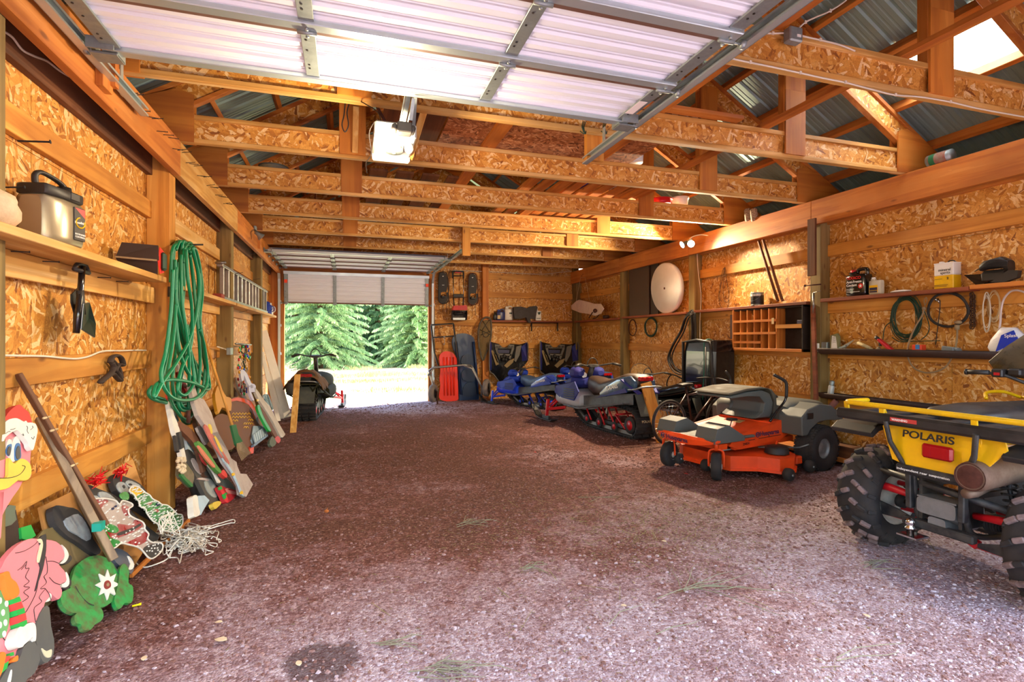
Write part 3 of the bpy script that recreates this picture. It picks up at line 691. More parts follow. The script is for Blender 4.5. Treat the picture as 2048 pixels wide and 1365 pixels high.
mb = MB(); mb.bar((.375, 3.28, 2.79), (.385, 3.22, 2.90), .02, .006); mb.bar((.41, 3.42, 2.80), (.40, 3.24, 2.92), .02, .005); obj('door_arm', mb, M['galvd'], T, True)
mb = MB(); mb.bar((.12, 4.08, 3.36), (.3, 3.75, 2.87), .03, .004); mb.bar((.6, 4.08, 3.36), (.4, 3.8, 2.87), .03, .004); mb.bar((.2, 3.62, 2.87), (.5, 4.05, 3.08), .03, .004); obj('hanging_straps', mb, M['rust'], T, True)
ML = NT('lit bulb'); ML.b.inputs['Base Color'].default_value = (1, .95, .85, 1); ML.b.inputs['Emission Color'].default_value = (1, .85, .6, 1); ML.b.inputs['Emission Strength'].default_value = 25
M['lit'] = ML.mat
mb = MB(); mb.ball((.225, 3.555, 2.735), .03, 14, 0, (1, 1, 1.15)); obj('lit_bulb', mb, M['lit'], T, True)
mb = MB(); mb.ball((.40, 3.6, 2.73), .03, 14, 0, (1, 1, 1.2)); mb.tube([(.40, 3.6, 2.74), (.40, 3.6, 2.77)], .014, 10); obj('unlit_bulb', mb, M['white'], T, True)
def lamp(loc, e, r=.05, col=(1, .78, .5), typ='POINT', rot=None, spot=None):
 l = bpy.data.lights.new('lamp_light', typ); l.energy = e; l.color = col
 if typ in ('POINT', 'SPOT'): l.shadow_soft_size = r
 if spot: l.spot_size = R(spot); l.spot_blend = .5
 o = bpy.data.objects.new('lamp_light', l); C.objects.link(o); o.location = loc
 if rot is not None: o.rotation_euler = Vector(rot).to_track_quat('-Z', 'Y').to_euler()
 return o
lamp((.21, 3.43, 2.58), 24, .05)
mb = MB(); mb.tube(smooth_path([(.06, 4.0, 3.3), (.08, 3.9, 3.15), (.12, 3.8, 3.08), (.2, 3.7, 2.99), (.22, 3.6, 2.87)], 6), .004, 6); mb.tube(smooth_path([(.17, 3.52, 2.85), (.14, 3.6, 2.8), (.16, 3.75, 2.72), (.13, 3.9, 2.7), (.14, 4.0, 2.66)], 6), .003, 5); single('opener_cable', mb, M['black'], 'black cord looping down to the door opener', 'cord')
mb = MB(); mb.tube(smooth_path([onY(691, 200, 4.5), onY(688, 230, 4.5), onY(684, 250, 4.5), onY(690, 264, 4.5), onY(697, 250, 4.5), onY(694, 225, 4.5), onY(699, 205, 4.5)], 5), .005, 6); single('cable_loop', mb, M['black'], 'dark cable loop hanging left of the door opener', 'cable')
# ================================================================ FLOODLIGHTS
def flood(c, aim, lab, e, lit=True):
 c = Vector(c); T = thing('floodlight', lab, 'lamp', tuple(c)); q = Vector(aim).normalized().to_track_quat('Z', 'Y').to_matrix().to_4x4(); q.translation = c
 mb = MB(); mb.lathe([(.0, -.11), (.028, -.11), (.03, -.06), (.036, -.045), (.058, -.005), (.06, 0), (.055, 0), (.034, -.04), (0, -.045)], 24, 0, q); obj('reflector', mb, M['galvd'], T, True)
 mb = MB(); mb.lathe([(0, .006), (.03, .004), (.053, -.002), (.05, -.006), (0, -.006)], 24, 0, q); obj('lens', mb, M['lit'] if lit else M['chrome'], T, True)
 if lit: lamp(c + Vector(aim).normalized() * .08, e * 1.5, .05, typ='SPOT', rot=aim, spot=165)
 return T
pA, pB = onX(1382, 488, 5.22), onX(1364, 490, 5.25)
flood(pA, (-.75, -.6, -.3), 'lit round floodlight on the right beam, right one of the pair', 95)
flood(pB, (-.9, .1, -.5), 'lit round floodlight on the right beam, left one of the pair', 78)
T = thing('floodlight_mount', 'small mounting plate and wire behind the lit floodlights', 'bracket', (5.36, 6.9, 3.0))
mb = MB(); q = onX(1381, 487, 5.355); mb.box((q.x - .02, q.y - .05, q.z - .03), (q.x + .004, q.y + .05, q.z + .07), 0, None, .005); mb.tube([q, pA - Vector((-.75, -.6, -.3)).normalized() * .1], .01, 8); mb.tube([q, pB - Vector((-.9, .1, -.5)).normalized() * .1], .01, 8)
obj('plate', mb, M['galvd'], T, True)
mb = MB(); mb.tube(smooth_path([q + Vector((-.02, 0, .06)), onX(1385, 474, 5.34), onX(1400, 470, 5.35), onX(1420, 472, 5.37)], 6), .008, 6); obj('wire', mb, M['white'], T, True)
pC = onX(523, 475, -1.2); flood(pC, (.6, .35, -.55), 'unlit silver clamp floodlight on the left beam near the far track', 0, False)
mb = MB(); mb.bar(onX(509, 460, -1.32), pC - Vector((.6, .35, -.55)).normalized() * .1, .025, .025); q = onX(510, 458, -1.33); mb.box(q - Vector((.01, .05, .03)), q + Vector((.02, .05, .04)), 0, None, .004); single('lamp_mount', mb, M['galvd'], 'silver base box of the unlit clamp lamp on the left beam', 'bracket')
lumber('beam_block', onX(517, 470, -1.33), onX(517, 498, -1.33), .05, .02, M['fir_z'], 'small orange wood block on the left beam under the clamp lamp', 'block', up=(0, 1, 0))
# ================================================================ OUTSIDE
def grassmat():
 n = NT('dry meadow'); co = n.coords(); a = n.n('TexNoise'); a.inputs['Scale'].default_value = .35; a.inputs['Detail'].default_value = 8; n.l(co, a.inputs['Vector'])
 f = n.n('TexNoise'); f.inputs['Scale'].default_value = 14; f.inputs['Detail'].default_value = 6; n.l(co, f.inputs['Vector'])
 x = n.ramp(a.outputs[0], [(.35, srgb('#b5a587')), (.5, srgb('#a89c74')), (.62, srgb('#7f8a4c')), (.75, srgb('#a59a70'))]).outputs[0]
 x = n.mix(.5, x, n.ramp(f.outputs[0], [(.3, (.6, .6, .6, 1)), (.7, (1.2, 1.2, 1.2, 1))]).outputs[0], 'MULTIPLY')
 n.l(x, n.b.inputs['Base Color']); n.b.inputs['Roughness'].default_value = .95; n.bump(f.outputs[0], .6, .03); return n.mat
M['meadow'] = grassmat()
mb = MB(); nx, ny = 60, 60
xs = [-30 + i * 1.2 for i in range(nx + 1)]; ys = [12.4 + 50 * (j / ny) ** 1.6 for j in range(ny + 1)]
def oh(x, y): return noise.noise(Vector((x * .15, y * .15, 0))) * min(.35, (y - 12.4) * .02) + (.9 * max(0, -4 - x) / 8 if x < -4 and y > 18 else 0) - .002
mb.add([(x, y, oh(x, y)) for y in ys for x in xs], [(j*(nx+1)+i, j*(nx+1)+i+1, (j+1)*(nx+1)+i+1, (j+1)*(nx+1)+i) for j in range(ny) for i in range(nx)], 0, True)
tag(obj('ground', mb, M['meadow']), kind='structure')
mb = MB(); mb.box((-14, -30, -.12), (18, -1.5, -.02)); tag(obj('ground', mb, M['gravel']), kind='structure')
mb = MB()
for x0, x1 in ((-30, -2), (6.2, 42)): mb.box((x0, -1.5, -.12), (x1, 12.4, -.02))
tag(obj('ground', mb, M['meadow']), kind='structure')
rt = random.Random(3)
M['bark'] = P('spruce bark', '#6a5140', .95, bump=1, scale=20)
def needlemat(nm, c1, c2):
 n = NT(nm); g = n.n('NewGeometry'); x = n.ramp(g.outputs['Random Per Island'], [(0, srgb(c1)), (1, srgb(c2))]); n.l(x.outputs[0], n.b.inputs['Base Color']); n.b.inputs['Roughness'].default_value = .8
 n.b.inputs['Specular IOR Level'].default_value = .2; return n.mat
NM = [needlemat('green needles', '#6a8c56', '#b2cb94'), needlemat('pale needles', '#9cb57c', '#d2deb4'), needlemat('blue green needles', '#56805a', '#98b688')]
def spruce_mesh(h, rad, whorls, mseed):
 r_ = random.Random(mseed); tr = MB(); fo = MB()
 tr.tube([(0, 0, 0), (0, 0, h * .5), (0, 0, h)], [h * .014, h * .009, h * .002], 8)
 for w in range(whorls):
  t = w / whorls; z = h * (.04 + .95 * t); L = rad * (1 - t) ** .8 + .12; nb = r_.randint(10, 13); a0 = r_.uniform(0, 6.28)
  for b in range(nb):
   a = a0 + 2 * PI * b / nb + r_.uniform(-.25, .25); l = L * r_.uniform(.7, 1.15); d = Vector((math.cos(a), math.sin(a), 0)); sd_ = Vector((-d.y, d.x, 0)); dr = -.28 + .45 * t
   tip = Vector((0, 0, z)) + d * l + Vector((0, 0, dr * l)); tr.tube([(0, 0, z), tuple(Vector((0, 0, z)) + d * l * .6 + Vector((0, 0, dr * .4 * l)))], [.012, .004], 3, cap=False)
   ns = max(5, int(l * 10))
   for s_ in range(ns):
    u = (s_ + .6) / ns; c = Vector((0, 0, z)) + d * (l * u) + Vector((0, 0, dr * l * u * u)); ww = (.08 + .2 * (1 - u)) * min(1, l)
    for sg in (-1, 1):
     e = c + sd_ * sg * ww * r_.uniform(.7, 1.2) + d * .16 + Vector((0, 0, -.06 - r_.uniform(0, .1))); k_ = d * .035 + Vector((0, 0, .035))
     fo.add([c - k_, c + k_, e + k_ * .3, e - k_ * .3 + Vector((0, 0, -.05))], [(0, 1, 2, 3)]); fo.add([c + Vector((0, 0, .05)), c - Vector((0, 0, .06)), e], [(0, 1, 2)])
 return tr, fo
protos = []
for i, (h, rad, wh) in enumerate(((11, 2.6, 34), (9, 2.0, 30), (13, 2.3, 36))):
 tr, fo = spruce_mesh(h, rad, wh, 20 + i)
 T = thing('spruce', 'x', 'tree', (0, 0, 0)); obj('trunk', tr, M['bark'], T); obj('foliage', fo, NM[i], T); protos.append(T)
spots = []
def tr_(px, d, kind, s, lab):
 t = (px - CX) / F; X = d * (sn + t * cs); Y = d * (cs - t * sn); spots.append((X, Y, kind, s, lab))
tr_(640, 25, 0, 1.0, 'large green spruce directly outside, left half of the doorway'); tr_(755, 30, 2, .95, 'spruce with bare visible trunk right of the doorway middle')
tr_(690, 31, 1, .9, 'slim pale spruce in the middle of the doorway'); tr_(835, 27, 0, .9, 'bright spruce against the right jamb of the doorway')
tr_(800, 33, 1, 1.1, 'pale spruce between the bare trunk and the right jamb'); tr_(725, 36, 2, 1.1, 'thin spruce behind the middle of the doorway')
tr_(590, 29, 2, 1.1, 'dark spruce by the left jamb of the doorway'); tr_(775, 29, 1, .35, 'small young spruce below the taller ones right'); tr_(715, 27.5, 1, .28, 'tiny young spruce in the clearing middle'); tr_(820, 28, 1, .3, 'small pale sapling near the right jamb')
for k in range(34):
 px = 470 + 14 * k + rt.uniform(-8, 8); d = rt.uniform(36, 56); tr_(px, d, rt.randrange(3), rt.uniform(.9, 1.4), 'distant forest spruce seen only as part of the tree line')
used = [0, 0, 0]
for X, Y, kd, s_, lab in spots:
 grp = 'spruces of the far tree line' if lab.startswith('distant') else 'spruces beyond the far doorway'
 if not used[kd]:
  o = protos[kd]; used[kd] = 1; o.location = (X, Y, oh(X, Y) - .05); o['label'] = lab; o['group'] = grp
 else: o = place(protos[kd], (X, Y, oh(X, Y) - .05), rt.uniform(0, 6), lab, grp)
 o.scale = (s_, s_, s_)
# brush pile and grass clumps
mb = MB()
for k in range(900):
 c = Vector((rt.gauss(-3.1, .9), rt.gauss(19.5, .9), .1)); c.z = oh(c.x, c.y) + rt.uniform(0, 1.0) * max(.1, 1 - abs(c.x + 3.3) / 2.2); d = Vector((rt.gauss(0, .25), rt.gauss(0, .2), rt.gauss(0, .16))); mb.tube([c, c + d], [.01, .004], 3)
tag(obj('brush_pile', mb, P('dry brush', '#b09088', .9)), 'reddish grey pile of dry brush outside the left jamb', 'brush', kind='stuff')
mb = MB()
for k in range(16000):
 px = rt.uniform(540, 880); d = 13.5 + 16 * rt.random() ** .7; t = (px - CX) / F; x = d * (sn + t * cs); y = d * (cs - t * sn)
 if noise.noise(Vector((x * .4, y * .4, 9))) < .02 or y < 13: continue
 z = oh(x, y); h = rt.uniform(.04, .14) * (1.6 if y > 24 else 1); w = .012; a = rt.uniform(0, PI); mb.add([(x - w, y, z), (x + w, y, z), (x + rt.gauss(0, .03), y, z + h)], [(0, 1, 2)])
tag(obj('meadow_grass', mb, needlemat('meadow blades', '#7f8c46', '#c2b98a')), 'short dry grass growing in clumps outside the far door', 'grass', kind='stuff')
# ================================================================ VEHICLES
RX = Matrix.Rotation(PI / 2, 4, 'X')      # lathe axis Z -> Y
def at(x, y, z): return Matrix.Translation((x, y, z))
M['dustlug'] = P('dusty tread lugs', '#84706d', .9, 0, dirt=.7, dirtcol='#3a3234', scale=22)
M['rim'] = P('grey wheel rim', '#bab6aa', .5, .1, dirt=.35, dirtcol='#655c4e', scale=10)
M['tyel'] = P('yellow plastic body', '#f2b90c', .3, 0, coat=.3, dirt=.18, dirtcol='#8a6a2a', scale=6)
M['ored'] = P('orange mower paint', '#ee4a12', .38, 0, dirt=.2, dirtcol='#7a3a20', scale=7)
M['mgrey'] = P('grey mower plastic', '#505552', .55, 0, dirt=.3, dirtcol='#6c6252', scale=5)
M['seatv'] = P('dusty vinyl', '#48453a', .7, 0, dirt=.5, dirtcol='#6a5c48', scale=4)
M['blkf'] = P('black frame paint', '#26272a', .45, .2, dirt=.45, dirtcol='#6a655c', scale=12)
M['cast'] = P('cast aluminium', '#8b9092', .5, .6, dirt=.4, dirtcol='#6a6660', scale=10)
M['muf'] = P('rusty muffler', '#7d6656', .6, .5, dirt=.6, dirtcol='#5a3a2c', scale=8)
M['tail'] = P('red tail lens', '#a00c14', .2, 0, coat=.4)
def fixtext(s, size, mat, parent, o, xdir, ydir, name='lettering', ext=.0012, bold=0, squeeze=1.0, center=False):
 cu = bpy.data.curves.new(name, 'FONT'); cu.body = s; cu.size = size; cu.extrude = ext; cu.offset = bold
 cu.space_character = 1.0
 if center: cu.align_x = 'CENTER'
 t = bpy.data.objects.new(name, cu); C.objects.link(t)
 bpy.context.view_layer.update()
 me = bpy.data.meshes.new_from_object(t.evaluated_get(bpy.context.evaluated_depsgraph_get())); bpy.data.objects.remove(t)
 x = Vector(xdir).normalized(); y = Vector(ydir).normalized(); z = x.cross(y).normalized(); y = z.cross(x)
 o = Vector(o); Mx = Matrix(((x.x*squeeze, y.x, z.x, o.x), (x.y*squeeze, y.y, z.y, o.y), (x.z*squeeze, y.z, z.z, o.z), (0, 0, 0, 1)))
 me.transform(Mx); me.materials.clear(); me.materials.append(mat)
 ob = bpy.data.objects.new(name, me); C.objects.link(ob)
 if parent is not None: ob.parent = parent; WM[ob] = WM[parent].copy()
 return ob
def wfix(s, size, mat, parent, o, xdir, ydir, **k):     # world coordinates version
 I = WM[parent].inverted(); R3 = I.to_3x3(); return fixtext(s, size, mat, parent, I @ Vector(o), R3 @ Vector(xdir), R3 @ Vector(ydir), **k)
M['ink'] = P('dark ink', '#18151a', .5); M['wink'] = P('white ink', '#f1efe8', .5); M['inkblue'] = P('navy ink', '#20224a', .5); M['inkred'] = P('red ink', '#d8241c', .5)
def tyre(T, c, r, w, rimr, lugs, inner=-1, rim=None, nm='wheel'):
 """wheel with tyre, rim sub-part; axis along local Y"""
 Mx = at(*c) @ RX; h = w / 2
 mb = MB(); mb.lathe([(rimr, -h*.72), (rimr*1.15, -h*.9), (r*.86, -h), (r*.96, -h*.8), (r, -h*.45), (r*1.005, 0), (r, h*.45), (r*.96, h*.8), (r*.86, h), (rimr*1.15, h*.9), (rimr, h*.72), (rimr, -h*.72)], 40, 0, Mx)
 if lugs == 'atv':
  n = 17
  for k in range(n):
   for sg in (-1, 1):
    a = 2 * PI * (k + (.5 if sg > 0 else 0)) / n
    pts = []
    for u, da in ((.04, -.02), (.42, .06), (.80, .17)):
     rr = r * (1.0 if u < .7 else .955); pts.append(Vector((rr * math.cos(a + da), rr * math.sin(a + da), sg * h * u)))
    for j, (p, q) in enumerate(zip(pts, pts[1:])):
     up = Vector((p.x, p.y, 0)).normalized(); P_, Q_ = Mx @ p, Mx @ q; U = (Mx.to_3x3() @ up)
     mb.bar(P_ + U * .006, Q_ + U * .006, .03, .034, 1 if (k * 7 + j) % 3 else 0, tuple(U), .006)
    p = Vector((r*.95*math.cos(a+.19), r*.95*math.sin(a+.19), sg*h*.84)); q = Vector((r*.80*math.cos(a+.24), r*.80*math.sin(a+.24), sg*h*.99)); up = Vector((0, 0, sg * 1.0))
    mb.bar(Mx @ p, Mx @ q, .028, .022, 0, tuple(Mx.to_3x3() @ up), .004)
 elif lugs == 'turf':
  n = 44
  for k in range(n):
   a = 2 * PI * k / n
   for j, z in enumerate((-.8, -.48, -.16, .16, .48, .8)):
    aa = a + (.07 if j % 2 else 0); rr = r * (1 if abs(z) < .6 else .965)
    up = Vector((math.cos(aa), math.sin(aa), 0)); p = up * rr + Vector((0, 0, h * (z - .13))); q = up * rr + Vector((0, 0, h * (z + .13)))
    mb.bar(Mx @ p, Mx @ q, r * .095, .012, 0, tuple(Mx.to_3x3() @ up))
 W_ = obj(nm, mb, [M['rub'], M['dustlug']], T)
 mb = MB(); q = [(rimr, -h*.74), (rimr*1.04, -h*.78), (rimr*.95, -h*.72), (rimr*.88, -h*.6), (rimr*.80, -h*.55), (rimr*.5, -h*.55), (rimr*.4, -h*.62), (0, -h*.62)]
 mb.lathe(q, 28, 0, Mx); mb.lathe([(rr, -z) for rr, z in q], 28, 0, Mx); mb.lathe([(rimr*.18, -h*.5), (rimr*.2, h*.5), (0, h*.52)], 12, 0, Mx)
 for k in range(4): a = PI/2*k; mb.lathe([(0, -h*.24), (.012, -h*.24), (.012, h*.24), (0, h*.24)], 6, 0, Mx @ at(rimr*.4*math.cos(a), rimr*.4*math.sin(a), 0))
 obj('rim', mb, rim or M['rim'], W_); return W_
# ---------------------------------------------------------------- QUAD BIKE
def quad():
 T = thing('quad_bike', 'yellow quad bike seen from behind with red suspension arms at right edge', 'quad bike', (3.68, 2.30, 0), R(2))
 for x, y in ((0, .49), (0, -.49), (1.28, .44), (1.28, -.44)): tyre(T, (x, y, .325), .33, .27, .175, 'atv')
 mb = MB()      # steel frame
 for y in (-.14, .14):
  mb.tube(smooth_path([(-.22, y, .62), (-.2, y, .40), (-.1, y, .26), (.4, y, .22), (.9, y, .24), (1.3, y, .42), (1.45, y, .62)], 5), .018, 8)
  mb.tube(smooth_path([(-.22, y, .62), (.2, y, .70), (.7, y, .66), (1.3, y, .72)], 5), .018, 8)
  mb.bar((-.24, y*1.1, .83), (-.24, y*1.05, .36), .035, .045, 0, (1, 0, 0), .006); mb.bar((-.22, y, .5), (.3, y, .5), .02, .03)
 mb.bar((-.25, .21, .60), (-.25, -.21, .60), .04, .05, 0, (0, 0, 1), .008); mb.bar((-.22, .2, .27), (-.22, -.2, .27), .05, .05, 0, (0, 0, 1), .008)
 mb.box((-.2, -.12, .3), (.0, -.10, .62)); mb.box((-.2, .10, .3), (.0, .12, .62)); mb.box((.2, -.12, .2), (1.2, .12, .22))
 obj('frame', mb, M['blkf'], T)
 mb = MB(); mb.tube([(-.18, .42, .55), (-.18, -.42, .47)], .022, 10); mb.tube([(-.18, .42, .55), (-.05, .42, .52)], .018, 8); mb.tube([(-.18, -.42, .47), (-.05, -.40, .42)], .018, 8)
 mb.tube([(-.2, .42, .55), (-.15, .42, .55)], .03, 10); obj('sway_bar', mb, M['blkf'], T)
 for s in (1, -1):
  z1, z2 = (.335, .38) if s > 0 else (.30, .36)
  mb = MB(); mb.tube([(-.13, s*.43, z2 + .045), (-.15, s*.34, z2+.05), (-.14, s*.15, z2 + .03)], [.03, .026, .02], 10)
  obj('suspension_arm', mb, M['red'], T); mb = MB(); mb.tube([(.05, s*.42, z2+.045), (.08, s*.15, z2+.03)], .018, 8); obj('suspension_arm', mb, M['red'], T); mb = MB()
  mb.bar((-.14, s*.44, z1-.09), (-.15, s*.17, z1-.08), .02, .028, 0, (0, 0, 1), .004); mb.bar((.08, s*.44, z1-.09), (.1, s*.17, z1-.09), .02, .028, 0, (0, 0, 1), .004); mb.bar((-.14, s*.17, z1-.08), (-.14, s*.13, z1-.06), .03, .05)
  obj('suspension_arm', mb, M['red'], T)
  mb = MB(); mb.prism([(-.155, s*.45, z1-.10), (-.155, s*.45, z1-.02), (-.155, s*.40, z1-.01), (-.155, s*.28, z1-.03), (-.155, s*.18, z1-.06), (-.155, s*.18, z1-.085)], (1, 0, 0), .012); mb.tube([(-.19, s*.46, z1-.07), (-.13, s*.46, z1-.07)], .028, 12); obj('arm_guard', mb, M['blkf'], T)
  mb = MB(); mb.tube([(-.02, s*.30, .36), (0, s*.22, .7)], .012, 8); q = [Vector((-.02, s*.30, .38)).lerp(Vector((0, s*.22, .68)), k/60) + Vector((math.cos(k*.9)*.04, math.sin(k*.9)*.04, 0)) for k in range(61)]; mb.tube(q, .007, 5); obj('shock_spring', mb, M['blkf'], T)
  mb = MB(); mb.tube([(0, s*.12, .33), (0, s*.36, .315)], .014, 8)
  for k in range(7): mb.tube([(0, s*(.14+.013*k), .33), (0, s*(.148+.013*k), .33)], .05-.003*k, 12)
  mb.lathe([(.0, -.02), (.045, -.02), (.045, .02), (0, .02)], 14, 0, at(0, s*.36, .315) @ RX); obj('drive_shaft', mb, M['rub'], T)
 mb = MB(); mb.loft([(-.24, 0, .40, .11, .05, 6), (-.20, 0, .39, .11, .055, 5), (-.1, 0, .36, .09, .08, 4), (.05, 0, .34, .08, .10, 3), (.14, 0, .34, .05, .06, 3)], 20)
 mb.loft([(-.23, -.0, .30, .05, .04, 5), (-.05, 0, .25, .06, .05, 4)], 14); mb.box((-.235, -.11, .445), (-.1, .11, .455)); obj('gear_case', mb, M['cast'], T)
 mb = MB(); mb.lathe([(.0, 0), (.02, 0), (.02, .035), (.03, .035), (.034, .05), (.02, .06), (.03, .075), (.024, .10), (0, .11)], 16, 0, at(-.28, .12, .20)); mb.box((-.32, .06, .19), (-.2, .18, .20)); obj('tow_hitch', mb, M['chrome'], T)
 mb = MB(); mb.loft([(-.36, -.25, .665, .070, .070, 2), (-.345, -.25, .665, .082, .082, 2), (-.33, -.25, .665, .084, .084, 2), (.25, -.22, .68, .084, .084, 2), (.3, -.22, .68, .05, .05, 2)], 28)
 mb.lathe([(0, 0), (.06, 0), (.075, .006), (.078, .0)], 24, 1, at(-.362, -.25, .665) @ Matrix.Rotation(PI/2, 4, 'Y'))
 o = obj('muffler', mb, [M['muf'], M['rust']], T); mb = MB(); mb.tube([(-.34, -.22, .56), (-.26, -.22, .56), (-.1, -.2, .58)], .028, 12); obj('tail_pipe', mb, M['muf'], T)
 # bodywork : yellow rear fender with tail lamp recess
 mb = MB(); Y_ = [(-.33, z) for z in ()]
 poly = [(.27, .90), (.30, .86), (.22, .66), (.12, .635), (-.18, .635), (-.26, .67), (-.38, .83), (-.36, .90)]
 mb.prism([(-.30 + (z-.64)*.12, y, z) for y, z in poly], (-1, 0, 0), .012, 0)
 for y0, y1, sg in ((.27, .62, 1), (-.62, -.36, -1)):
  pts = [(-.26, .90), (-.1, .92), (.28, .92), (.32, .86), (.22, .70), (.12, .74), (-.02, .80), (-.16, .80), (-.24, .76)]
 mb.loft([(-.28, 0, .85, .26, .045, 5), (-.1, 0, .85, .34, .05, 5), (.3, 0, .82, .22, .12, 4), (.8, 0, .82, .2, .12, 4), (1.2, 0, .82, .25, .1, 4), (1.55, 0, .78, .28, .08, 4)], 24)
 obj('body_panel', mb, M['tyel'], T, bev=.003)
 for s in (1, -1):
  mb = MB(); pts = [(-.30, .80), (-.24, .845), (-.05, .875), (.2, .87), (.36, .80), (.44, .62), (.42, .61), (.34, .77), (.2, .84), (-.05, .845), (-.22, .81), (-.28, .77)]
  mb.ext(pts, s*.36, s*.66); obj('fender_flare', mb, M['black'], T, bev=.006)
  mb = MB(); mb.ext([(x+1.28, z-.04) for x, z in [(-.44, .6), (-.36, .82), (-.1, .9), (.2, .88), (.36, .8), (.34, .78), (.2, .85), (-.1, .87), (-.34, .79), (-.42, .6)]], s*.30, s*.62); obj('front_fender', mb, M['tyel'], T, bev=.006)
 mb = MB(); mb.box((-.345, -.15, .72), (-.31, .02, .805), 0, None, .012)
 for y in (-.11, -.02): mb.box((-.348, y-.016, .73), (-.344, y+.016, .795))
 obj('tail_lamp', mb, M['tail'], T)
 mb = MB()
 for s in (.22, -.28): mb.tube([(-.36, s, .91), (-.34, s*.93, .78), (-.30, s*.72, .66), (-.28, s*.66, .60)], .024, 8, flat=.6)
 mb.box((-.33, -.24, .60), (-.27, .18, .645), 0, None, .008); obj('rack_support', mb, M['blkf'], T, bev=.002)
 mb = MB(); mb.box((-.36, -.58, .885), (-.29, .58, .955), 0, None, .016); mb.box((-.30, -.54, .915), (.22, .54, .935), 0, None, .01)
 for y in (-.45, -.27, -.09, .09, .27, .45): mb.box((-.31, y-.035, .93), (.22, y+.035, .948), 0, None, .006)
 obj('rear_rack', mb, M['black'], T)
 mb = MB(); z = 1.0
 mb.tube(smooth_path([(-.1, .53, z), (-.25, .53, z), (-.33, .50, z), (-.34, .4, z), (-.34, -.4, z), (-.33, -.50, z), (-.25, -.53, z), (-.1, -.53, z)], 4), .017, 10)
 for y in (.53, .26, -.26, -.53): mb.bar((-.335 if abs(y) < .5 else -.3, y, .94), (-.34 if abs(y) < .5 else -.31, y, z), .03, .012, 0, (1, 0, 0))
 mb.tube([(-.3, .26, .94), (-.33, .26, z)], .011, 8); obj('rack_rail', mb, M['yel'], T)
 mb = MB(); mb.tube(smooth_path([(1.5, .45, .97), (1.3, .46, 1.02), (1.1, .46, 1.02), (1.02, .42, .98)], 4), .013, 8); mb.tube(smooth_path([(1.5, -.45, .97), (1.3, -.46, 1.02), (1.1, -.46, 1.02), (1.02, -.42, .98)], 4), .013, 8); mb.tube([(1.5, -.45, .97), (1.5, .45, .97)], .013, 8)
 obj('front_rack_rail', mb, M['yel'], T)
 mb = MB(); mb.box((1.0, -.46, .92), (1.52, .46, .94), 0, None, .01); obj('front_rack', mb, M['black'], T)
 mb = MB(); mb.loft([(-.12, 0, .955, .12, .02, 3), (-.05, 0, .965, .17, .045, 3), (.2, 0, .96, .18, .065, 3), (.5, 0, .95, .15, .07, 3), (.75, 0, .96, .11, .06, 3), (.82, 0, .98, .06, .02, 3)], 22); obj('seat', mb, M['black'], T);
 mb = MB(); mb.loft([(.5, 0, .45, .16, .2, 3), (.9, 0, .45, .16, .22, 3)], 16); obj('engine', mb, M['cast'], T)
 mb = MB(); mb.tube(smooth_path([(.82, .40, 1.19), (.86, .24, 1.18), (.93, .12, 1.12), (.95, 0, 1.1), (.93, -.12, 1.12), (.86, -.24, 1.18), (.82, -.40, 1.19)], 5), .012, 8); mb.tube([(1.0, 0, .8), (.95, 0, 1.1)], .03, 8)
 hb = obj('handlebar', mb, M['blkf'], T)
 for s in (1, -1):
  mb = MB(); mb.tube([(.83, s*.30, 1.192), (.81, s*.43, 1.19)], .018, 12); mb.tube([(.812, s*.425, 1.19), (.81, s*.44, 1.19)], .022, 12); mb.box((.83, s*.22, 1.16), (.90, s*.29, 1.22), 0, None, .008); mb.box((.86, s*.13, 1.175), (.95, s*.21, 1.225), 0, None, .01)
  mb.tube(smooth_path([(.90, s*.24, 1.19), (.93, s*.33, 1.185), (.91, s*.42, 1.18)], 4), .006, 6); g = obj('grip', mb, M['black'], hb)
  mb = MB(); mb.box((.826, s*.235, 1.175), (.831, s*.27, 1.195)); obj('switch', mb, M['red'], hb)
 mb = MB()     # smoked wind guard
 for k in range(9):
  y = -.36 + .09 * k; b = 1.02 + .08 * (1 - (y/.36)**2)
 vs = [];
 for i in range(9):
  y = -.38 + .095 * i; cc = 1 - (y / .38) ** 2
  for j in range(5): t = j / 4; vs.append((1.08 + .10*cc - .18*t, y * (1 - .1*t), 1.13 + .04*(1-cc) + t * (.10 + .30 * cc)))
 mb.add(vs, [(i*5+j, (i+1)*5+j, (i+1)*5+j+1, i*5+j+1) for i in range(8) for j in range(4)], 0, True)
 o = obj('wind_guard', mb, P('smoked plastic', '#4a4030', .25, 0, dirt=.5, dirtcol='#7a6a50', scale=6), T); md = o.modifiers.new('s', 'SOLIDIFY'); md.thickness = .006
 fixtext('POLARIS', .062, M['ink'], T, (-.319, .145, .822), (0, -1, 0), (.12, 0, 1), bold=.0012, squeeze=1.25)
 fixtext('independent rear suspension', .02, M['wink'], T, (-.331, .17, .612), (0, -1, 0), (0, 0, 1), squeeze=1.3)
 mb = MB(); mb.box((-.3625, .03, .915), (-.3605, .19, .94)); lb = obj('warning_label', mb, P('red label', '#b83a34', .5), T); fixtext('WARNING', .02, M['wink'], lb, (-.3635, .18, .92), (0, -1, 0), (0, 0, 1))
quad()
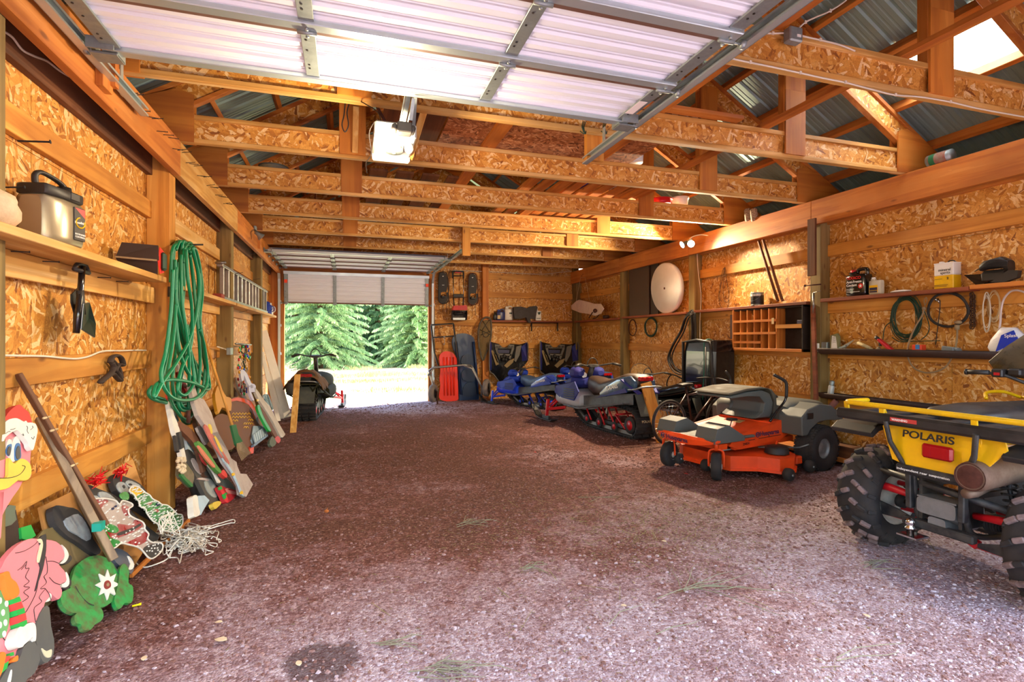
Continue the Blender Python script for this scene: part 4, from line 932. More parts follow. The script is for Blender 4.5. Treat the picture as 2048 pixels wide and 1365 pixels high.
# ---------------------------------------------------------------- RIDING MOWER
def mower():
 T = thing('riding_mower', 'orange and grey zero turn riding mower with folded seat in front of wall', 'mower', (4.66, 5.02, 0), R(190))
 for y in (.55, -.55): tyre(T, (-.18, y, .245), .25, .22, .105, 'turf', rim=M['galvd'])
 for y in (.33, -.33):
  x0 = 1.13
  mb = MB(); mb.lathe([(.03, -.05), (.115, -.05), (.135, -.035), (.14, 0), (.135, .035), (.115, .05), (.03, .05)], 28, 0, at(x0, y, .135) @ RX @ Matrix.Rotation(0, 4, 'Z'))
  CRZ = at(x0, y, 0) @ Matrix.Rotation(R(40 if y > 0 else 14), 4, 'Z') @ at(-x0, -y, 0); mb.v = [tuple(CRZ @ Vector(q)) for q in mb.v]
  w = obj('caster_wheel', mb, M['rub'], T); mb = MB(); mb.lathe([(.06, -.052), (.05, -.04), (.02, -.06), (0, -.06)], 16, 0, at(x0, y, .135) @ RX); mb.lathe([(.06, .052), (.05, .04), (.02, .06), (0, .06)], 16, 0, at(x0, y, .135) @ RX); mb.v = [tuple(CRZ @ Vector(q)) for q in mb.v]; obj('caster_hub', mb, M['rim'], w)
  mb = MB(); mb.tube(smooth_path([(x0, y-.07, .13), (x0+.01, y-.07, .26), (x0+.02, y-.045, .305), (x0+.02, y+.045, .305), (x0+.01, y+.07, .26), (x0, y+.07, .13)], 4), .009, 8, flat=1.6); mb.tube([(x0+.02, y, .30), (x0+.02, y, .40)], .022, 10); mb.tube([(x0, y-.08, .135), (x0, y+.08, .135)], .008, 6); mb.v = [tuple(CRZ @ Vector(q)) for q in mb.v]; obj('caster_fork', mb, M['ored'], T)
 # front bumper with name
 def bx(y): return 1.30 - .55 * y * y
 mb = MB(); N = 12; top = [(bx(-.42+.84*i/N), -.42+.84*i/N) for i in range(N+1)]
 vs = []
 for x, y in top: e = abs(y)/.42; vs += [(x, y, .435 - .02*e), (x+.03, y, .40), (x+.02, y, .335 + .05*e**3), (x-.03, y, .33+.06*e**3), (x-.04, y, .43 - .02*e)]
 mb.add(vs, [(i*5+j, (i+1)*5+j, (i+1)*5+(j+1)%5, i*5+(j+1)%5) for i in range(N) for j in range(5)] + [(0, 1, 2, 3, 4), tuple(N*5+j for j in range(5))[::-1]], 0, False); bp = obj('front_bumper', mb, M['ored'], T, bev=.004)
 fixtext('Husqvarna', .072, M['inkblue'], bp, (1.333, -.17, .358), (0, 1, 0), (.1, 0, 1), bold=.0008)
 mb = MB(); q = Vector((1.334, -.22, .385)); mb.tube(arc(q, .026, 20, 340, 14, (0, 1, 0), (0, 0, 1)), .004, 5); mb.box((1.33, -.235, .372), (1.337, -.228, .398)); mb.box((1.33, -.213, .372), (1.337, -.206, .398)); mb.box((1.33, -.235, .382), (1.337, -.206, .388)); obj('emblem', mb, M['inkblue'], bp)
 mb = MB(); mb.box((.62, -.40, .40), (1.26, .40, .425), 0, None, .01)
 for y in (-.28, .28):
  mb.ext([(1.24, .42), (1.20, .53), (1.04, .56), (.88, .47), (.80, .43), (.80, .38), (1.24, .38)], y-.13, y+.13)
 obj('footrest', mb, M['mgrey'], T, bev=.01)
 # orange chassis sides
 for s in (1, -1):
  mb = MB(); poly = [(.86, .43), (.02, .56), (.04, .53), (-.02, .50), (.02, .45), (-.02, .40), (.16, .33), (.80, .28), (.98, .33)]
  a = s * .36; b = s * .12
  pts = [(x, a - (0 if x < .5 else s*.0), z) for x, z in poly]
  mb.prism(pts, (0, s, 0), .03); mb.prism([(.86, a, .43), (.02, a, .56), (.02, s*.30, .55), (.70, s*.22, .44)], (0, 0, 1), .02)
  obj('chassis_side', mb, M['ored'], T, bev=.004)
 mb = MB(); mb.prism([(.70, -.34, .44), (.70, .34, .44), (.30, .34, .52), (.30, -.34, .52)], (0.2, 0, 1), .02); mb.box((.0, -.33, .5), (.32, .33, .53)); mb.bar((.85, -.3, .30), (-.1, -.3, .32), .06, .06); mb.bar((.85, .3, .30), (-.1, .3, .32), .06, .06); mb.box((1.0, -.36, .3), (1.12, .36, .36))
 obj('seat_deck', mb, M['ored'], T, bev=.004)
 cs_ = [o for o in T.children if o.name.startswith('chassis_side')]
 fixtext('Husqvarna', .072, M['inkblue'], cs_[0], (.54, .3905, .40), (-1, 0, .03), (0, 0, 1), bold=.0008)
 mb = MB(); q = Vector((.575, .391, .42)); mb.tube(arc(q, .026, 0, 360, 14, (-1, 0, 0), (0, 0, 1)), .004, 5); mb.box((.562, .389, .417), (.588, .392, .423)); mb.box((.562, .389, .405), (.567, .392, .435)); mb.box((.583, .389, .405), (.588, .392, .435)); obj('emblem', mb, M['inkblue'], cs_[0])
 fixtext('Z4824', .036, M['ink'], cs_[0], (.80, .3905, .325), (-1, 0, .06), (0, 0, 1)); mb = MB(); mb.bar((.72, .391, .372), (.62, .391, .376), .003, .006); mb.bar((.56, .391, .378), (.2, .391, .39), .003, .005); obj('side_stripe', mb, M['ink'], cs_[0])
 # engine cover with fenders
 mb = MB(); mb.loft([(-.60, 0, .56, .34, .10, 6), (-.58, 0, .58, .40, .14, 5), (-.28, 0, .60, .42, .15, 5), (.0, 0, .60, .42, .14, 5), (.06, 0, .58, .40, .11, 6)], 28)
 for s in (1, -1):
  mb.ext([(.14, .40), (.15, .60), (.04, .68), (-.17, .73), (-.37, .70), (-.54, .60), (-.60, .53), (-.44, .53), (-.30, .54), (-.14, .53), (-.0, .46), (.05, .40)], s*.32, s*.60)
 ec = obj('engine_cover', mb, M['mgrey'], T, bev=.012)
 mb = MB(); mb.box((-.04, .598, .575), (.07, .606, .64), 0, None, .003);
 for k in range(3): mb.box((-.035, .601, .587+.016*k), (.065, .609, .592+.016*k))
 obj('vent', mb, M['black'], ec)
 mb = MB(); mb.lathe([(0, .02), (.07, .02), (.085, 0), (.085, -.02)], 20, 0, at(-.15, 0, .755)); obj('fuel_cap', mb, M['black'], ec)
 mb = MB(); mb.loft([(.05, -.30, .57, .1, .09, 4), (.08, -.30, .6, .13, .12, 4), (.26, -.30, .6, .13, .12, 4), (.29, -.30, .57, .1, .09, 4)], 18); mb.lathe([(0, .03), (.04, .03), (.045, 0)], 14, 1, at(.17, -.30, .725)); obj('fuel_tank', mb, [M['mgrey'], M['black']], T)
 # seat folded forwards: cushion upright, back lying level
 mb = MB()
 prof = [(.16, .55), (.12, .60), (.10, .72), (.16, .83), (.30, .875), (.55, .865), (.82, .83), (.84, .815), (.82, .80), (.55, .815), (.34, .80), (.25, .72), (.28, .62), (.40, .55)]
 mb.ext(prof, -.24, .24, 0, None, .93)
 obj('seat_shell', mb, M['mgrey'], T, bev=.014, label='grey plastic seat shell, folded forward')
 mb = MB(); mb.ext([(.22, .888), (.30, .905), (.55, .90), (.83, .862), (.86, .845), (.84, .835), (.55, .872), (.30, .880)], -.25, .25, 0, None, .96); mb.ext([(.10, .58), (.05, .66), (.06, .80), (.14, .875), (.20, .89), (.15, .84), (.09, .73), (.11, .6)], -.24, .24, 0, None, .95)
 obj('seat_cushion', mb, M['seatv'], T, bev=.01, label='dusty olive seat cushion')
 for s in (1, -1):
  mb = MB(); mb.tube(smooth_path([(.30, s*.33, .53), (.22, s*.34, .62), (.10, s*.36, .74), (.08, s*.37, .80)], 4), .013, 10); lv = obj('drive_lever', mb, M['blackg'], T)
  mb = MB(); mb.tube(smooth_path([(.08, s*.37, .79), (.08, s*.375, .90), (.10, s*.37, .97), (.20, s*.33, 1.03), (.22, s*.32, 1.04)], 4), .017, 12); obj('lever_grip', mb, M['black'], lv)
 # cutting deck
 mb = MB(); D_ = [(1.0, .16), (1.0, -.25), (.88, -.42), (.55, -.50), (.25, -.42), (.18, -.2), (.18, .45), (.26, .60), (.42, .70), (.62, .68), (.72, .50), (.95, .36)]
 mb.prism([(x, y, .225) for x, y in D_], (0, 0, 1), .13); mb.prism([(.5+(x-.5)*1.03, (y-.05)*1.03+.05, .10) for x, y in D_], (0, 0, 1), .025)
 mb.box((.14, .40, .11), (.24, .60, .19), 0, None, .01); mb.prism([(.3, .36, .23), (.36, .44, .23), (.32, .44, .34), (.28, .44, .34)], (0, 1, 0), .02)
 dk = obj('cutting_deck', mb, M['ored'], T, bev=.008)
 for x, y in ((.42, .50), (.42, -.25)):
  mb = MB(); mb.lathe([(0, .07), (.10, .07), (.12, .055), (.125, 0)], 10, 0, at(x, y, .235)); obj('pulley_cover', mb, M['black'], dk)
 mb = MB(); mb.lathe([(0, .05), (.05, .05), (.055, 0)], 12, 0, at(.8, .0, .235)); mb.tube([(.9, .2, .25), (.3, .25, .26)], .01, 6); mb.tube([(.45, .3, .26), (.12, .55, .27)], .008, 6); mb.tube([(.12, .55, .27), (.06, .62, .31)], .008, 6); obj('linkage', mb, M['galvd'], dk)
 for x, y in ((.60, .76), (.08, .64), (1.04, -.28), (1.02, .10)):
  mb = MB(); mb.lathe([(0, -.045), (.04, -.045), (.06, -.03), (.065, 0), (.06, .03), (.04, .045), (0, .045)], 20, 0, at(x, y, .085) @ RX); mb.lathe([(0, .05), (.012, .05), (.012, .04)], 8, 1, at(x, y, .085) @ RX @ Matrix.Scale(-1, 4, (0, 0, 1))); obj('gauge_wheel', mb, [M['rub'], M['galvd']], dk)
 mb = MB(); mb.tube([(.62, .06, .44), (.60, .08, .53)], .006, 6); mb.box((.55, .04, .53), (.65, .12, .555), 0, None, .006); obj('blade_switch', mb, M['black'], T)
 mb = MB(); mb.prism([(.45, -.1, .492), (.45, .06, .492), (.36, .06, .51), (.36, -.1, .51)], (.2, 0, 1), .003); obj('instruction_plate', mb, P('manila card', '#b59a62', .7), T)
mower()
# ---------------------------------------------------------------- SNOWMOBILES
def sled(label, loc, rz, sc, c, text=None, black=False, hood=False, group='snowmobiles parked in the shed'):
 T = thing('snowmobile', label, 'snowmobile', loc, rz, group); T.scale = (sc,) * 3; WM[T] = WM[T] @ Matrix.Scale(sc, 4)
 body, seatm, belly, arm, tun = c
 def fx(mb, k=.62):
  mb.v = [((.5 + (x - .5) * k if x > .5 else x), y, z) for x, y, z in mb.v]; return mb
 def rise(mb):
  mb.v = [(x, y, z + (.21 * min(1, max(0, (.25 - x) / 1.2)) ** 1.15)) for x, y, z in mb.v]; return mb
 # track loop
 path = []
 path += [(-.95 + .19*math.cos(R(a)), .22 + .19*math.sin(R(a))) for a in range(90, 271, 20)]
 path += [(x, .03) for x in (-.6, -.3, 0, .22)] + [(.42, .09), (.60, .20), (.70, .30)] + [(.66 + .12*math.cos(R(a)), .42 + .12*math.sin(R(a))) for a in range(-30, 111, 28)] + [(.3, .47), (-.2, .46), (-.6, .44)]
 N = len(path); mb = MB(); vs = []
 cx_, cz_ = -.1, .25
 for k, (x, z) in enumerate(path):
  p0, p1 = path[k-1], path[(k+1) % N]; t = Vector((p1[0]-p0[0], 0, p1[1]-p0[1])).normalized(); nn = Vector((-t.z, 0, t.x))
  if nn.dot(Vector((x - cx_, 0, z - cz_))) < 0: nn = -nn
  for y, o in ((-.19, 0), (.19, 0), (.19, -.014), (-.19, -.014)): vs.append((x + nn.x*o, y, z + nn.z*o))
 mb.add(vs, [(i*4+j, ((i+1) % N)*4+j, ((i+1) % N)*4+(j+1)%4, i*4+(j+1)%4) for i in range(N) for j in range(4)], 0)
 dense = []
 for k in range(N):
  a, b = Vector((path[k][0], 0, path[k][1])), Vector((path[(k+1)%N][0], 0, path[(k+1)%N][1])); L = (b-a).length; m_ = max(1, round(L / .065))
  for j in range(m_):
   t = (b-a).normalized(); nn = Vector((-t.z, 0, t.x)); p = a.lerp(b, j/m_)
   if nn.dot(p - Vector((cx_, 0, cz_))) < 0: nn = -nn
   dense.append((p, t, nn))
 for i, (p, t, nn) in enumerate(dense):
  for y0, y1 in ((-.185, -.075), (-.05, .05), (.075, .185)): mb.bar(p + Vector((0, y0, 0)) + nn*.012, p + Vector((0, y1, 0)) + nn*.012, .014, .034 + .01*(i % 2), 0, tuple(nn))
 tk = obj('track', mb, M['rub'], T)
 mb = MB()
 for y in (-.125, .125):
  mb.bar((-.95, y, .075), (.30, y, .075), .03, .05); mb.bar((.30, y, .075), (.58, y, .22), .03, .045, 0, (0, 0, 1))
  mb.bar((-.95, y, .10), (-.95, y, .22), .02, .06, 0, (1, 0, 0))
 obj('slide_rails', mb, M['steel'], T); mb = MB()
 for x0, z0, x1, z1 in ((-.25, .10, -.05, .40), (.15, .12, .38, .40), (-.55, .10, -.35, .38), (-.8, .12, -.55, .30)):
  for y in (-.15, .15): mb.tube([(x0, y, z0), (x1, y, z1)], .014, 8)
  mb.tube([(x1, -.15, z1), (x1, .15, z1)], .014, 8)
 obj('suspension_struts', mb, arm if not black else M['galvd'], T)
 for x, z, r in ((-.95, .20, .125), (-.55, .12, .075), (-.12, .12, .075), (.25, .13, .07)):
  for y in (-.17, .17):
   mb = MB(); mb.lathe([(r*.5, -.012), (r*.95, -.014), (r, 0), (r*.95, .014), (r*.5, .012)], 20, 1, at(x, y, z) @ RX); mb.lathe([(0, -.016), (r*.6, -.012), (r*.6, .012), (0, .016)], 14, 0, at(x, y, z) @ RX)
   obj('idler_wheel', mb, [arm, M['rub']], T)
 # tunnel, running boards, rear
 mb = MB(); mb.box((-1.08, -.215, .44), (.7, .215, .455), 0);
 for s in (1, -1):
  mb.box((-1.08, s*.205, .30), (.7, s*.215, .45)); mb.prism([(-1.0, s*.21, .32), (.55, s*.21, .30), (.55, s*.36, .30), (-.95, s*.33, .32)], (0, 0, 1), .012); mb.tube([(-1.0, s*.33, .315), (.2, s*.365, .305), (.62, s*.40, .33)], .015, 8)
 obj('tunnel', rise(mb), tun, T)
 mb = MB(); mb.tube(smooth_path([(-.95, .2, .50), (-1.12, .2, .52), (-1.2, .17, .55), (-1.22, 0, .56), (-1.2, -.17, .55), (-1.12, -.2, .52), (-.95, -.2, .50)], 4), .014, 8); obj('rear_bumper', rise(mb), M['steel'], T)
 mb = MB(); mb.prism([(-1.08, -.19, .45), (-1.08, .19, .45), (-1.20, .17, .15), (-1.20, -.17, .15)], (1, 0, .3), .008)
 fl = obj('snow_flap', rise(mb), P('flap grey', '#41443f', .7, 0, dirt=.4, dirtcol='#6a6a5c'), T)
 if text == 'YAMAHA':
  fixtext('YAMAHA', .075, M['wink'], fl, (-1.185, .15, .22), (0, -1, 0), (.37, 0, 1))
  for k in range(6): q_ = MB();
 if text == 'POLARIS': fixtext('POLARIS', .05, M['tan'], fl, (-1.165, .12, .26), (0, -1, 0), (.37, 0, 1))
 # belly pan and nose
 mb = MB(); mb.loft([(.28, 0, .40, .30, .13, 4), (.5, 0, .42, .36, .17, 3.4), (.9, 0, .44, .40, .18, 3), (1.3, 0, .42, .36, .15, 3), (1.6, 0, .40, .24, .09, 2.6), (1.72, 0, .40, .10, .04, 2.4)], 24); obj('belly_pan', fx(mb), belly, T)
 mb = MB()
 if hood or black: mb.loft([(.25, 0, .66, .20, .12, 3), (.5, 0, .66, .30, .20, 3), (.9, 0, .64, .34, .20, 2.6), (1.3, 0, .57, .30, .15, 2.5), (1.6, 0, .48, .2, .08, 2.4), (1.7, 0, .46, .1, .03, 2)], 24)
 else:
  for s in (1, -1):
   mb.prism([(.20, s*.36, .58), (.32, s*.37, .74), (.75, s*.40, .68), (1.25, s*.38, .62), (1.35, s*.37, .50), (.95, s*.40, .44), (.35, s*.37, .42)], (0, s, 0), .02)
   mb.loft([(.40, s*.19, .86, .05, .04, 2.4), (.46, s*.19, .87, .11, .085, 2.4), (.62, s*.19, .87, .13, .10, 2.4), (.74, s*.18, .85, .10, .07, 2.4), (.78, s*.18, .84, .04, .03, 2.4)], 18)
  mb.loft([(.35, 0, .72, .16, .06, 3), (.6, 0, .72, .3, .12, 3), (.9, 0, .66, .3, .12, 3), (1.3, 0, .58, .2, .08, 3)], 18)
 cw = obj('cowling', fx(mb), body, T, bev=.004)
 for k in range(5):
  if not black: mb = MB(); mb.bar((.32 + .0*k, .372, .46+.036*k), (.62, .405, .46+.036*k), .006, .016); obj('louvre', mb, M['black'], cw)
 mb = MB(); mb.lathe([(0, 0), (.045, 0), (.05, .01), (.04, .016), (0, .012)], 18, 0, at(.43, .12, .83) @ Matrix.Rotation(-PI/2, 4, 'Y')); obj('gauge', mb, M['white'], cw)
 mb = MB(); mb.box((.55, -.25, .50), (1.1, .25, .62), 0, None, .04); mb.tube([(.9, -.2, .6), (1.2, .1, .55)], .05, 10); obj('engine_bay', fx(mb), M['black'], T)
 # seat
 mb = MB(); mb.loft([(-1.05, 0, .60, .10, .05, 3), (-1.0, 0, .62, .17, .10, 3), (-.75, 0, .62, .19, .14, 3), (-.45, 0, .60, .20, .13, 3), (-.15, 0, .59, .19, .12, 3), (.10, 0, .64, .17, .16, 3), (.28, 0, .70, .14, .13, 3), (.34, 0, .71, .08, .07, 3)], 24)
 st = obj('seat', rise(mb), seatm, T)
 for s in (1, -1):
  if not black:
   mb = MB(); mb.loft([(-1.06, s*.155, .57, .03, .06, 3), (-.98, s*.18, .59, .035, .11, 3), (-.7, s*.195, .58, .03, .12, 3), (-.4, s*.205, .54, .025, .09, 3), (-.22, s*.205, .50, .015, .04, 3)], 16); sp = obj('seat_side_panel', rise(mb), P('panel ' + text, '#2c5170' if text == 'POLARIS' else '#2c4fb8', .25, 0, coat=.5, dirt=.15), st)
   if text: fixtext(text, .085, M['wink'], sp, (-.42, .236, .66) if s > 0 else (-.95, -.236, .76), (-s, 0, .19 * s), (0, 0, 1), squeeze=1.0);
   mb = MB(); mb.bar((-1.15, s*.15, .46), (-.85, s*.235, .66), .02, .07, 0, (0, s, 0)); mb.prism([(-.95, s*.23, .46), (-.1, s*.225, .46), (-.4, s*.225, .49), (-.9, s*.225, .53)], (0, s, 0), .012); obj('side_trim', rise(mb), body, T)
 mb = MB(); mb.box((-1.12, -.12, .63), (-1.05, .12, .69), 0, None, .015)
 for y in (-.08, 0, .08): mb.box((-1.125, y-.02, .635), (-1.118, y+.02, .685))
 obj('tail_lamp', rise(mb), M['tail'], T)
 # steering
 mb = MB(); mb.tube([(.52, 0, .70), (.36, 0, .98)], .045, 12); mb.loft([(.30, 0, .985, .08, .02, 3), (.35, 0, .99, .12, .03, 3), (.42, 0, .99, .08, .02, 3)], 14)
 mb.tube(smooth_path([(.18, .42, 1.0), (.22, .33, 1.03), (.33, .14, .995), (.35, 0, .99), (.33, -.14, .995), (.22, -.33, 1.03), (.18, -.42, 1.0)], 5), .013, 8)
 hb = obj('handlebar', mb, M['blkf'], T)
 for s in (1, -1):
  mb = MB(); mb.tube([(.22, s*.30, 1.025), (.17, s*.44, .995)], .019, 10); mb.tube([(.27, s*.24, 1.02), (.25, s*.42, 1.01)], .006, 6); obj('grip', mb, M['black'], hb)
 mb = MB(); mb.tube(arc((.36, 0, 1.0), .10, 0, 180, 12, (0, 1, 0), (0, 0, 1.2)), .009, 6); obj('grab_loop', mb, M['black'], hb)
 # front arms and skis
 for s in (1, -1):
  mb = MB(); mb.bar((.75, s*.33, .27), (1.25, s*.50, .20), .03, .05, 0, (0, 0, 1), .005); mb.tube([(1.25, s*.28, .40), (1.25, s*.49, .24)], .018, 8); mb.tube([(1.05, s*.25, .46), (1.24, s*.46, .20)], .02, 8)
  mb.bar((1.27, s*.50, .08), (1.22, s*.49, .38), .05, .06, 0, (1, 0, 0), .008); obj('front_arm', fx(mb, .75), arm, T)
  mb = MB(); kp = [(.85, .05), (.95, .02), (1.4, .02), (1.65, .045), (1.82, .12), (1.92, .22)]; vs = []
  for x, z in kp:
   w = .065 if x < 1.8 else .045; vs += [(x, s*.50 - w, z + .012), (x, s*.50 + w, z + .012), (x, s*.50 + w, z), (x, s*.50 - w, z)]
  mb.add(vs, [(i*4+j, (i+1)*4+j, (i+1)*4+(j+1)%4, i*4+(j+1)%4) for i in range(len(kp)-1) for j in range(4)] + [(0, 1, 2, 3), tuple(len(kp)*4-4+j for j in range(4))[::-1]]); mb.box((1.1, s*.5-.02, .03), (1.42, s*.5+.02, .09), 0, None, .005)
  mb.tube(smooth_path([(1.45, s*.5, .05), (1.62, s*.5, .15), (1.9, s*.5, .23)], 4), .010, 6); obj('ski', fx(mb, .78), M['black'], T)
 return T
M['blue'] = P('metallic blue plastic', '#1b3aa4', .55, 0, spec=.3, coat=.03, dirt=.12, dirtcol='#5a5060', scale=3)
M['purp'] = P('purple blue plastic', '#26337c', .6, 0, spec=.25, coat=.02, dirt=.35, dirtcol='#5b2f6a', scale=2)
M['bseat'] = P('brown black vinyl', '#3a2a22', .45, 0, dirt=.3, dirtcol='#5a4a3a', scale=5)
M['bluseat'] = P('grey blue vinyl', '#41597a', .45, 0, dirt=.3, dirtcol='#2c2c34', scale=3)
M['greyb'] = P('silver belly pan', '#b9bcc2', .35, .2, dirt=.25, dirtcol='#6a6660', scale=5)
M['dtun'] = P('dull tunnel metal', '#64686a', .6, .4, dirt=.4, dirtcol='#3c3a38')
M['bluarm'] = P('blue arms', '#1d3fd0', .3, .1, coat=.4)
sled('blue and silver snowmobile with brown seat and red arms, nearest the middle floor', (3.95, 7.62, 0), R(95), 1, (M['purp'], M['bseat'], M['greyb'], M['red'], M['dtun']), 'POLARIS')
sled('bright blue snowmobile with blue arms before the left leaning hood', (3.74, 10.52, 0), R(113), .8, (M['blue'], M['bluseat'], M['bluarm'], M['bluarm'], M['dtun']), 'YAMAHA')
sled('blue snowmobile mostly hidden behind the brown seated one, only handlebar showing', (4.82, 10.3, 0), R(98), .84, (M['blue'], M['bluseat'], M['black'], M['steel'], M['steel']), 'YAMAHA')
s4 = sled('black snowmobile with a tall clear windshield behind the mower seat', (4.93, 7.55, 0), R(97), .84, (M['blackg'], M['blackg'], M['blackg'], M['steel'], M['blackg']), None, True)
mb = MB(); vs = []; n_ = 14
for k in range(n_ + 1):
 a = PI * k / n_; vs.append((.55 + .06*math.sin(a), .30 * math.cos(a) * (1 if True else 0), .80 + .40 * math.sin(a) ** .6))
for k in range(n_ + 1): a = PI * k / n_; vs.append((.62, .27 * math.cos(a), .80))
mb.add(vs, [(k, k + 1, n_ + 2 + k, n_ + 1 + k) for k in range(n_)], 0, True)
ws = obj('windshield', mb, P('amber screen', '#d9b27a', .05, alpha=.22), s4); mb = MB(); mb.tube(vs[:n_ + 1], .006, 6); obj('windshield_rim', mb, M['black'], ws)
mb = MB(); mb.box((-.8, .235, .36), (.1, .24, .40)); obj('reflector_strip', mb, M['greyb'], s4); mb = MB(); mb.box((-.3, .24, .355), (-.2, .244, .405)); obj('reflector', mb, M['tail'], s4)
M['olive'] = P('olive green body', '#2e2d1c', .8, 0, spec=.15, dirt=.35, dirtcol='#2a281c', scale=3); M['canvas'] = P('brown canvas', '#6b4a26', .95, 0, dirt=.5, dirtcol='#47311a', scale=4, bump=.6)
s5 = sled('olive snowmobile with red arms parked by the far doorway, covered in brown canvas', (-.62, 10.75, 0), R(86), .92, (M['olive'], M['black'], M['olive'], M['red'], M['olive']), None, True, True)
mb = MB(); nx_, ny_ = 22, 18; vs = []
for i in range(nx_ + 1):
 for j in range(ny_ + 1):
  u = i / nx_; v = j / ny_ * 2 - 1; x = -1.12 + .95 * u; y = v * .36 + .03; b = .86 - .26 * abs(v) ** 3 + .10 * math.sin(PI * min(1, u * 1.2)) * (1 - v*v)
  b += .07 * noise.noise(Vector((x * 6, y * 6, 4))) + .03 * noise.noise(Vector((x * 15, y * 15, 8))); vs.append((x, y, b))
mb.add(vs, [(i*(ny_+1)+j, (i+1)*(ny_+1)+j, (i+1)*(ny_+1)+j+1, i*(ny_+1)+j+1) for i in range(nx_) for j in range(ny_)], 0, True)
for hb_ in [o for o in s5.children if o.name.startswith('handlebar')]: hb_.scale = (1, 1, 1.2)
I = WM[s5]; mb.v = [tuple(I @ Vector(q)) for q in mb.v]
cv = single('canvas_cover', mb, M['canvas'], 'crumpled brown canvas lying over the seat of the olive snowmobile', 'canvas'); md = cv.modifiers.new('s', 'SOLIDIFY'); md.thickness = .012
mb = MB(); mb.box((-1.2, -.24, .70), (-1.0, .24, .72), 0, None, .004)
for s in (1, -1):
 mb.tube([(-1.18, s*.22, .69), (-1.05, s*.05, .46)], .016, 6); mb.tube([(-1.12, s*.08, .68), (-1.1, s*.21, .46)], .016, 6); mb.tube([(-1.16, s*.22, .71), (.1, s*.34, .33)], .02, 8)
obj('rear_rack', mb, M['olive'], s5)
mb = MB(); q = WM[s5] @ Vector((-1.25, .26, .64)); mb.loft([(0, 0, 0, .02, .02, 2), (.02, 0, 0, .10, .10, 3), (.12, 0, 0, .10, .10, 3), (.14, 0, 0, .05, .05, 3)], 12, 0, True, at(q.x - .05, q.y, q.z)); single('felt_hat', mb, P('grey felt', '#3d3c3a', .9), 'grey hat hanging off the left corner of the olive snowmobile', 'hat')
lumber('prop_board', onY(586, 868, 8.7) * 1, onY(595, 750, 9.25), .04, .09, M['pale_z'], 'narrow pine board propped against the back of the olive snowmobile', up=(1, 0, 0))
lumber('prop_board', (4.18, 6.33, .0), (4.02, 6.5, .82), .03, .17, M['pine_z'], 'wide pine plank leaning against the tail of the brown seated snowmobile', up=(1, 0, 0))
# ---------------------------------------------------------------- BICYCLE
T = thing('bicycle', 'bicycle with orange frame half hidden behind the leaning pine plank', 'bicycle', (4.15, 6.12, 0), R(10))
for x in (0, 1.0):
 mb = MB(); mb.tube(arc((x, 0, .31), .29, 0, 350, 35, (1, 0, 0), (0, 0, 1)), .018, 8, closed=True); w = obj('wheel', mb, M['rub'], T)
 mb = MB(); mb.tube(arc((x, 0, .31), .268, 0, 350, 35, (1, 0, 0), (0, 0, 1)), .008, 6, closed=True)
 for k in range(24): a = 2*PI*k/24; mb.tube([(x + .02*math.cos(a+1), .02*(-1)**k, .31 + .02*math.sin(a+1)), (x + .265*math.cos(a), 0, .31 + .265*math.sin(a))], .0015, 3)
 mb.tube([(x, -.04, .31), (x, .04, .31)], .018, 10); obj('spokes', mb, M['steel'], w)
mb = MB()
for a, b in (((0, 0, .31), (.42, 0, .27)), ((0, 0, .31), (.33, 0, .70)), ((.42, 0, .27), (.30, 0, .78)), ((.42, 0, .27), (.86, 0, .66)), ((.33, 0, .66), (.84, 0, .74)), ((.83, 0, .80), (1.0, 0, .31))): mb.tube([a, b], .015, 8)
obj('frame', mb, P('dark bike paint', '#3a2018', .35), T)
mb = MB()
for r_, y in ((.05, -.03), (.04, -.036), (.03, -.042)): mb.lathe([(0, -.002), (r_, -.002), (r_, .002), (0, .002)], 18, 0, at(0, y, .31) @ RX)
obj('cassette', mb, P('brassy steel', '#8f7f4a', .4, .7), T)
mb = MB(); mb.loft([(.18, 0, .80, .07, .02, 2.5), (.3, 0, .81, .06, .025, 2.5), (.42, 0, .81, .02, .015, 2.5)], 12); obj('saddle', mb, M['black'], T)
mb = MB(); mb.tube(smooth_path([(.80, .28, .86), (.84, .1, .88), (.84, -.1, .88), (.80, -.28, .86)], 4), .011, 8); mb.tube([(.84, 0, .78), (.84, 0, .88)], .012, 8); obj('handlebar', mb, M['black'], T)
# ================================================================ RIGHT WALL
def K(ox, oy, s, pts): return [(ox + x / s, oy + y / s) for x, y in pts]
def shelf(x0, x1, y0, y1, z, m, lab, t=.038, nm='wall_shelf'):
 mb = MB(); mb.box((x0, y0, z - t), (x1, y1, z), 0, None, .003); return single(nm, mb, m, lab, 'shelf')
M['redw'] = WOOD('reddish shelf', ['#6a3018', '#8a4424', '#9c5430'], 'y')
shelf(5.37, 5.53, 3.3, 4.86, 1.915, M['redw'], 'dark reddish shelf on the near right wall holding the black jug')
shelf(5.37, 5.53, .6, 3.29, 1.925, M['fir_y'], 'lighter orange shelf at the right edge under the black harness')
shelf(5.37, 5.53, 5.06, 7.29, 1.90, M['redw'], 'shelf above the pigeonhole cabinet')
shelf(5.37, 5.53, 7.45, 9.59, 1.89, M['redw'], 'shelf below the big white disc')
shelf(5.37, 5.53, 9.76, 11.94, 1.88, M['redw'], 'short shelf in the far right corner under the hanging hide')
shelf(3.22, 5.35, 12.0, 12.16, 1.88, WOOD('reddish back shelf', ['#6a3018', '#8a4424', '#9c5430'], 'x'), 'shelf on the back wall holding jugs and a folded jacket')
XW = 5.45
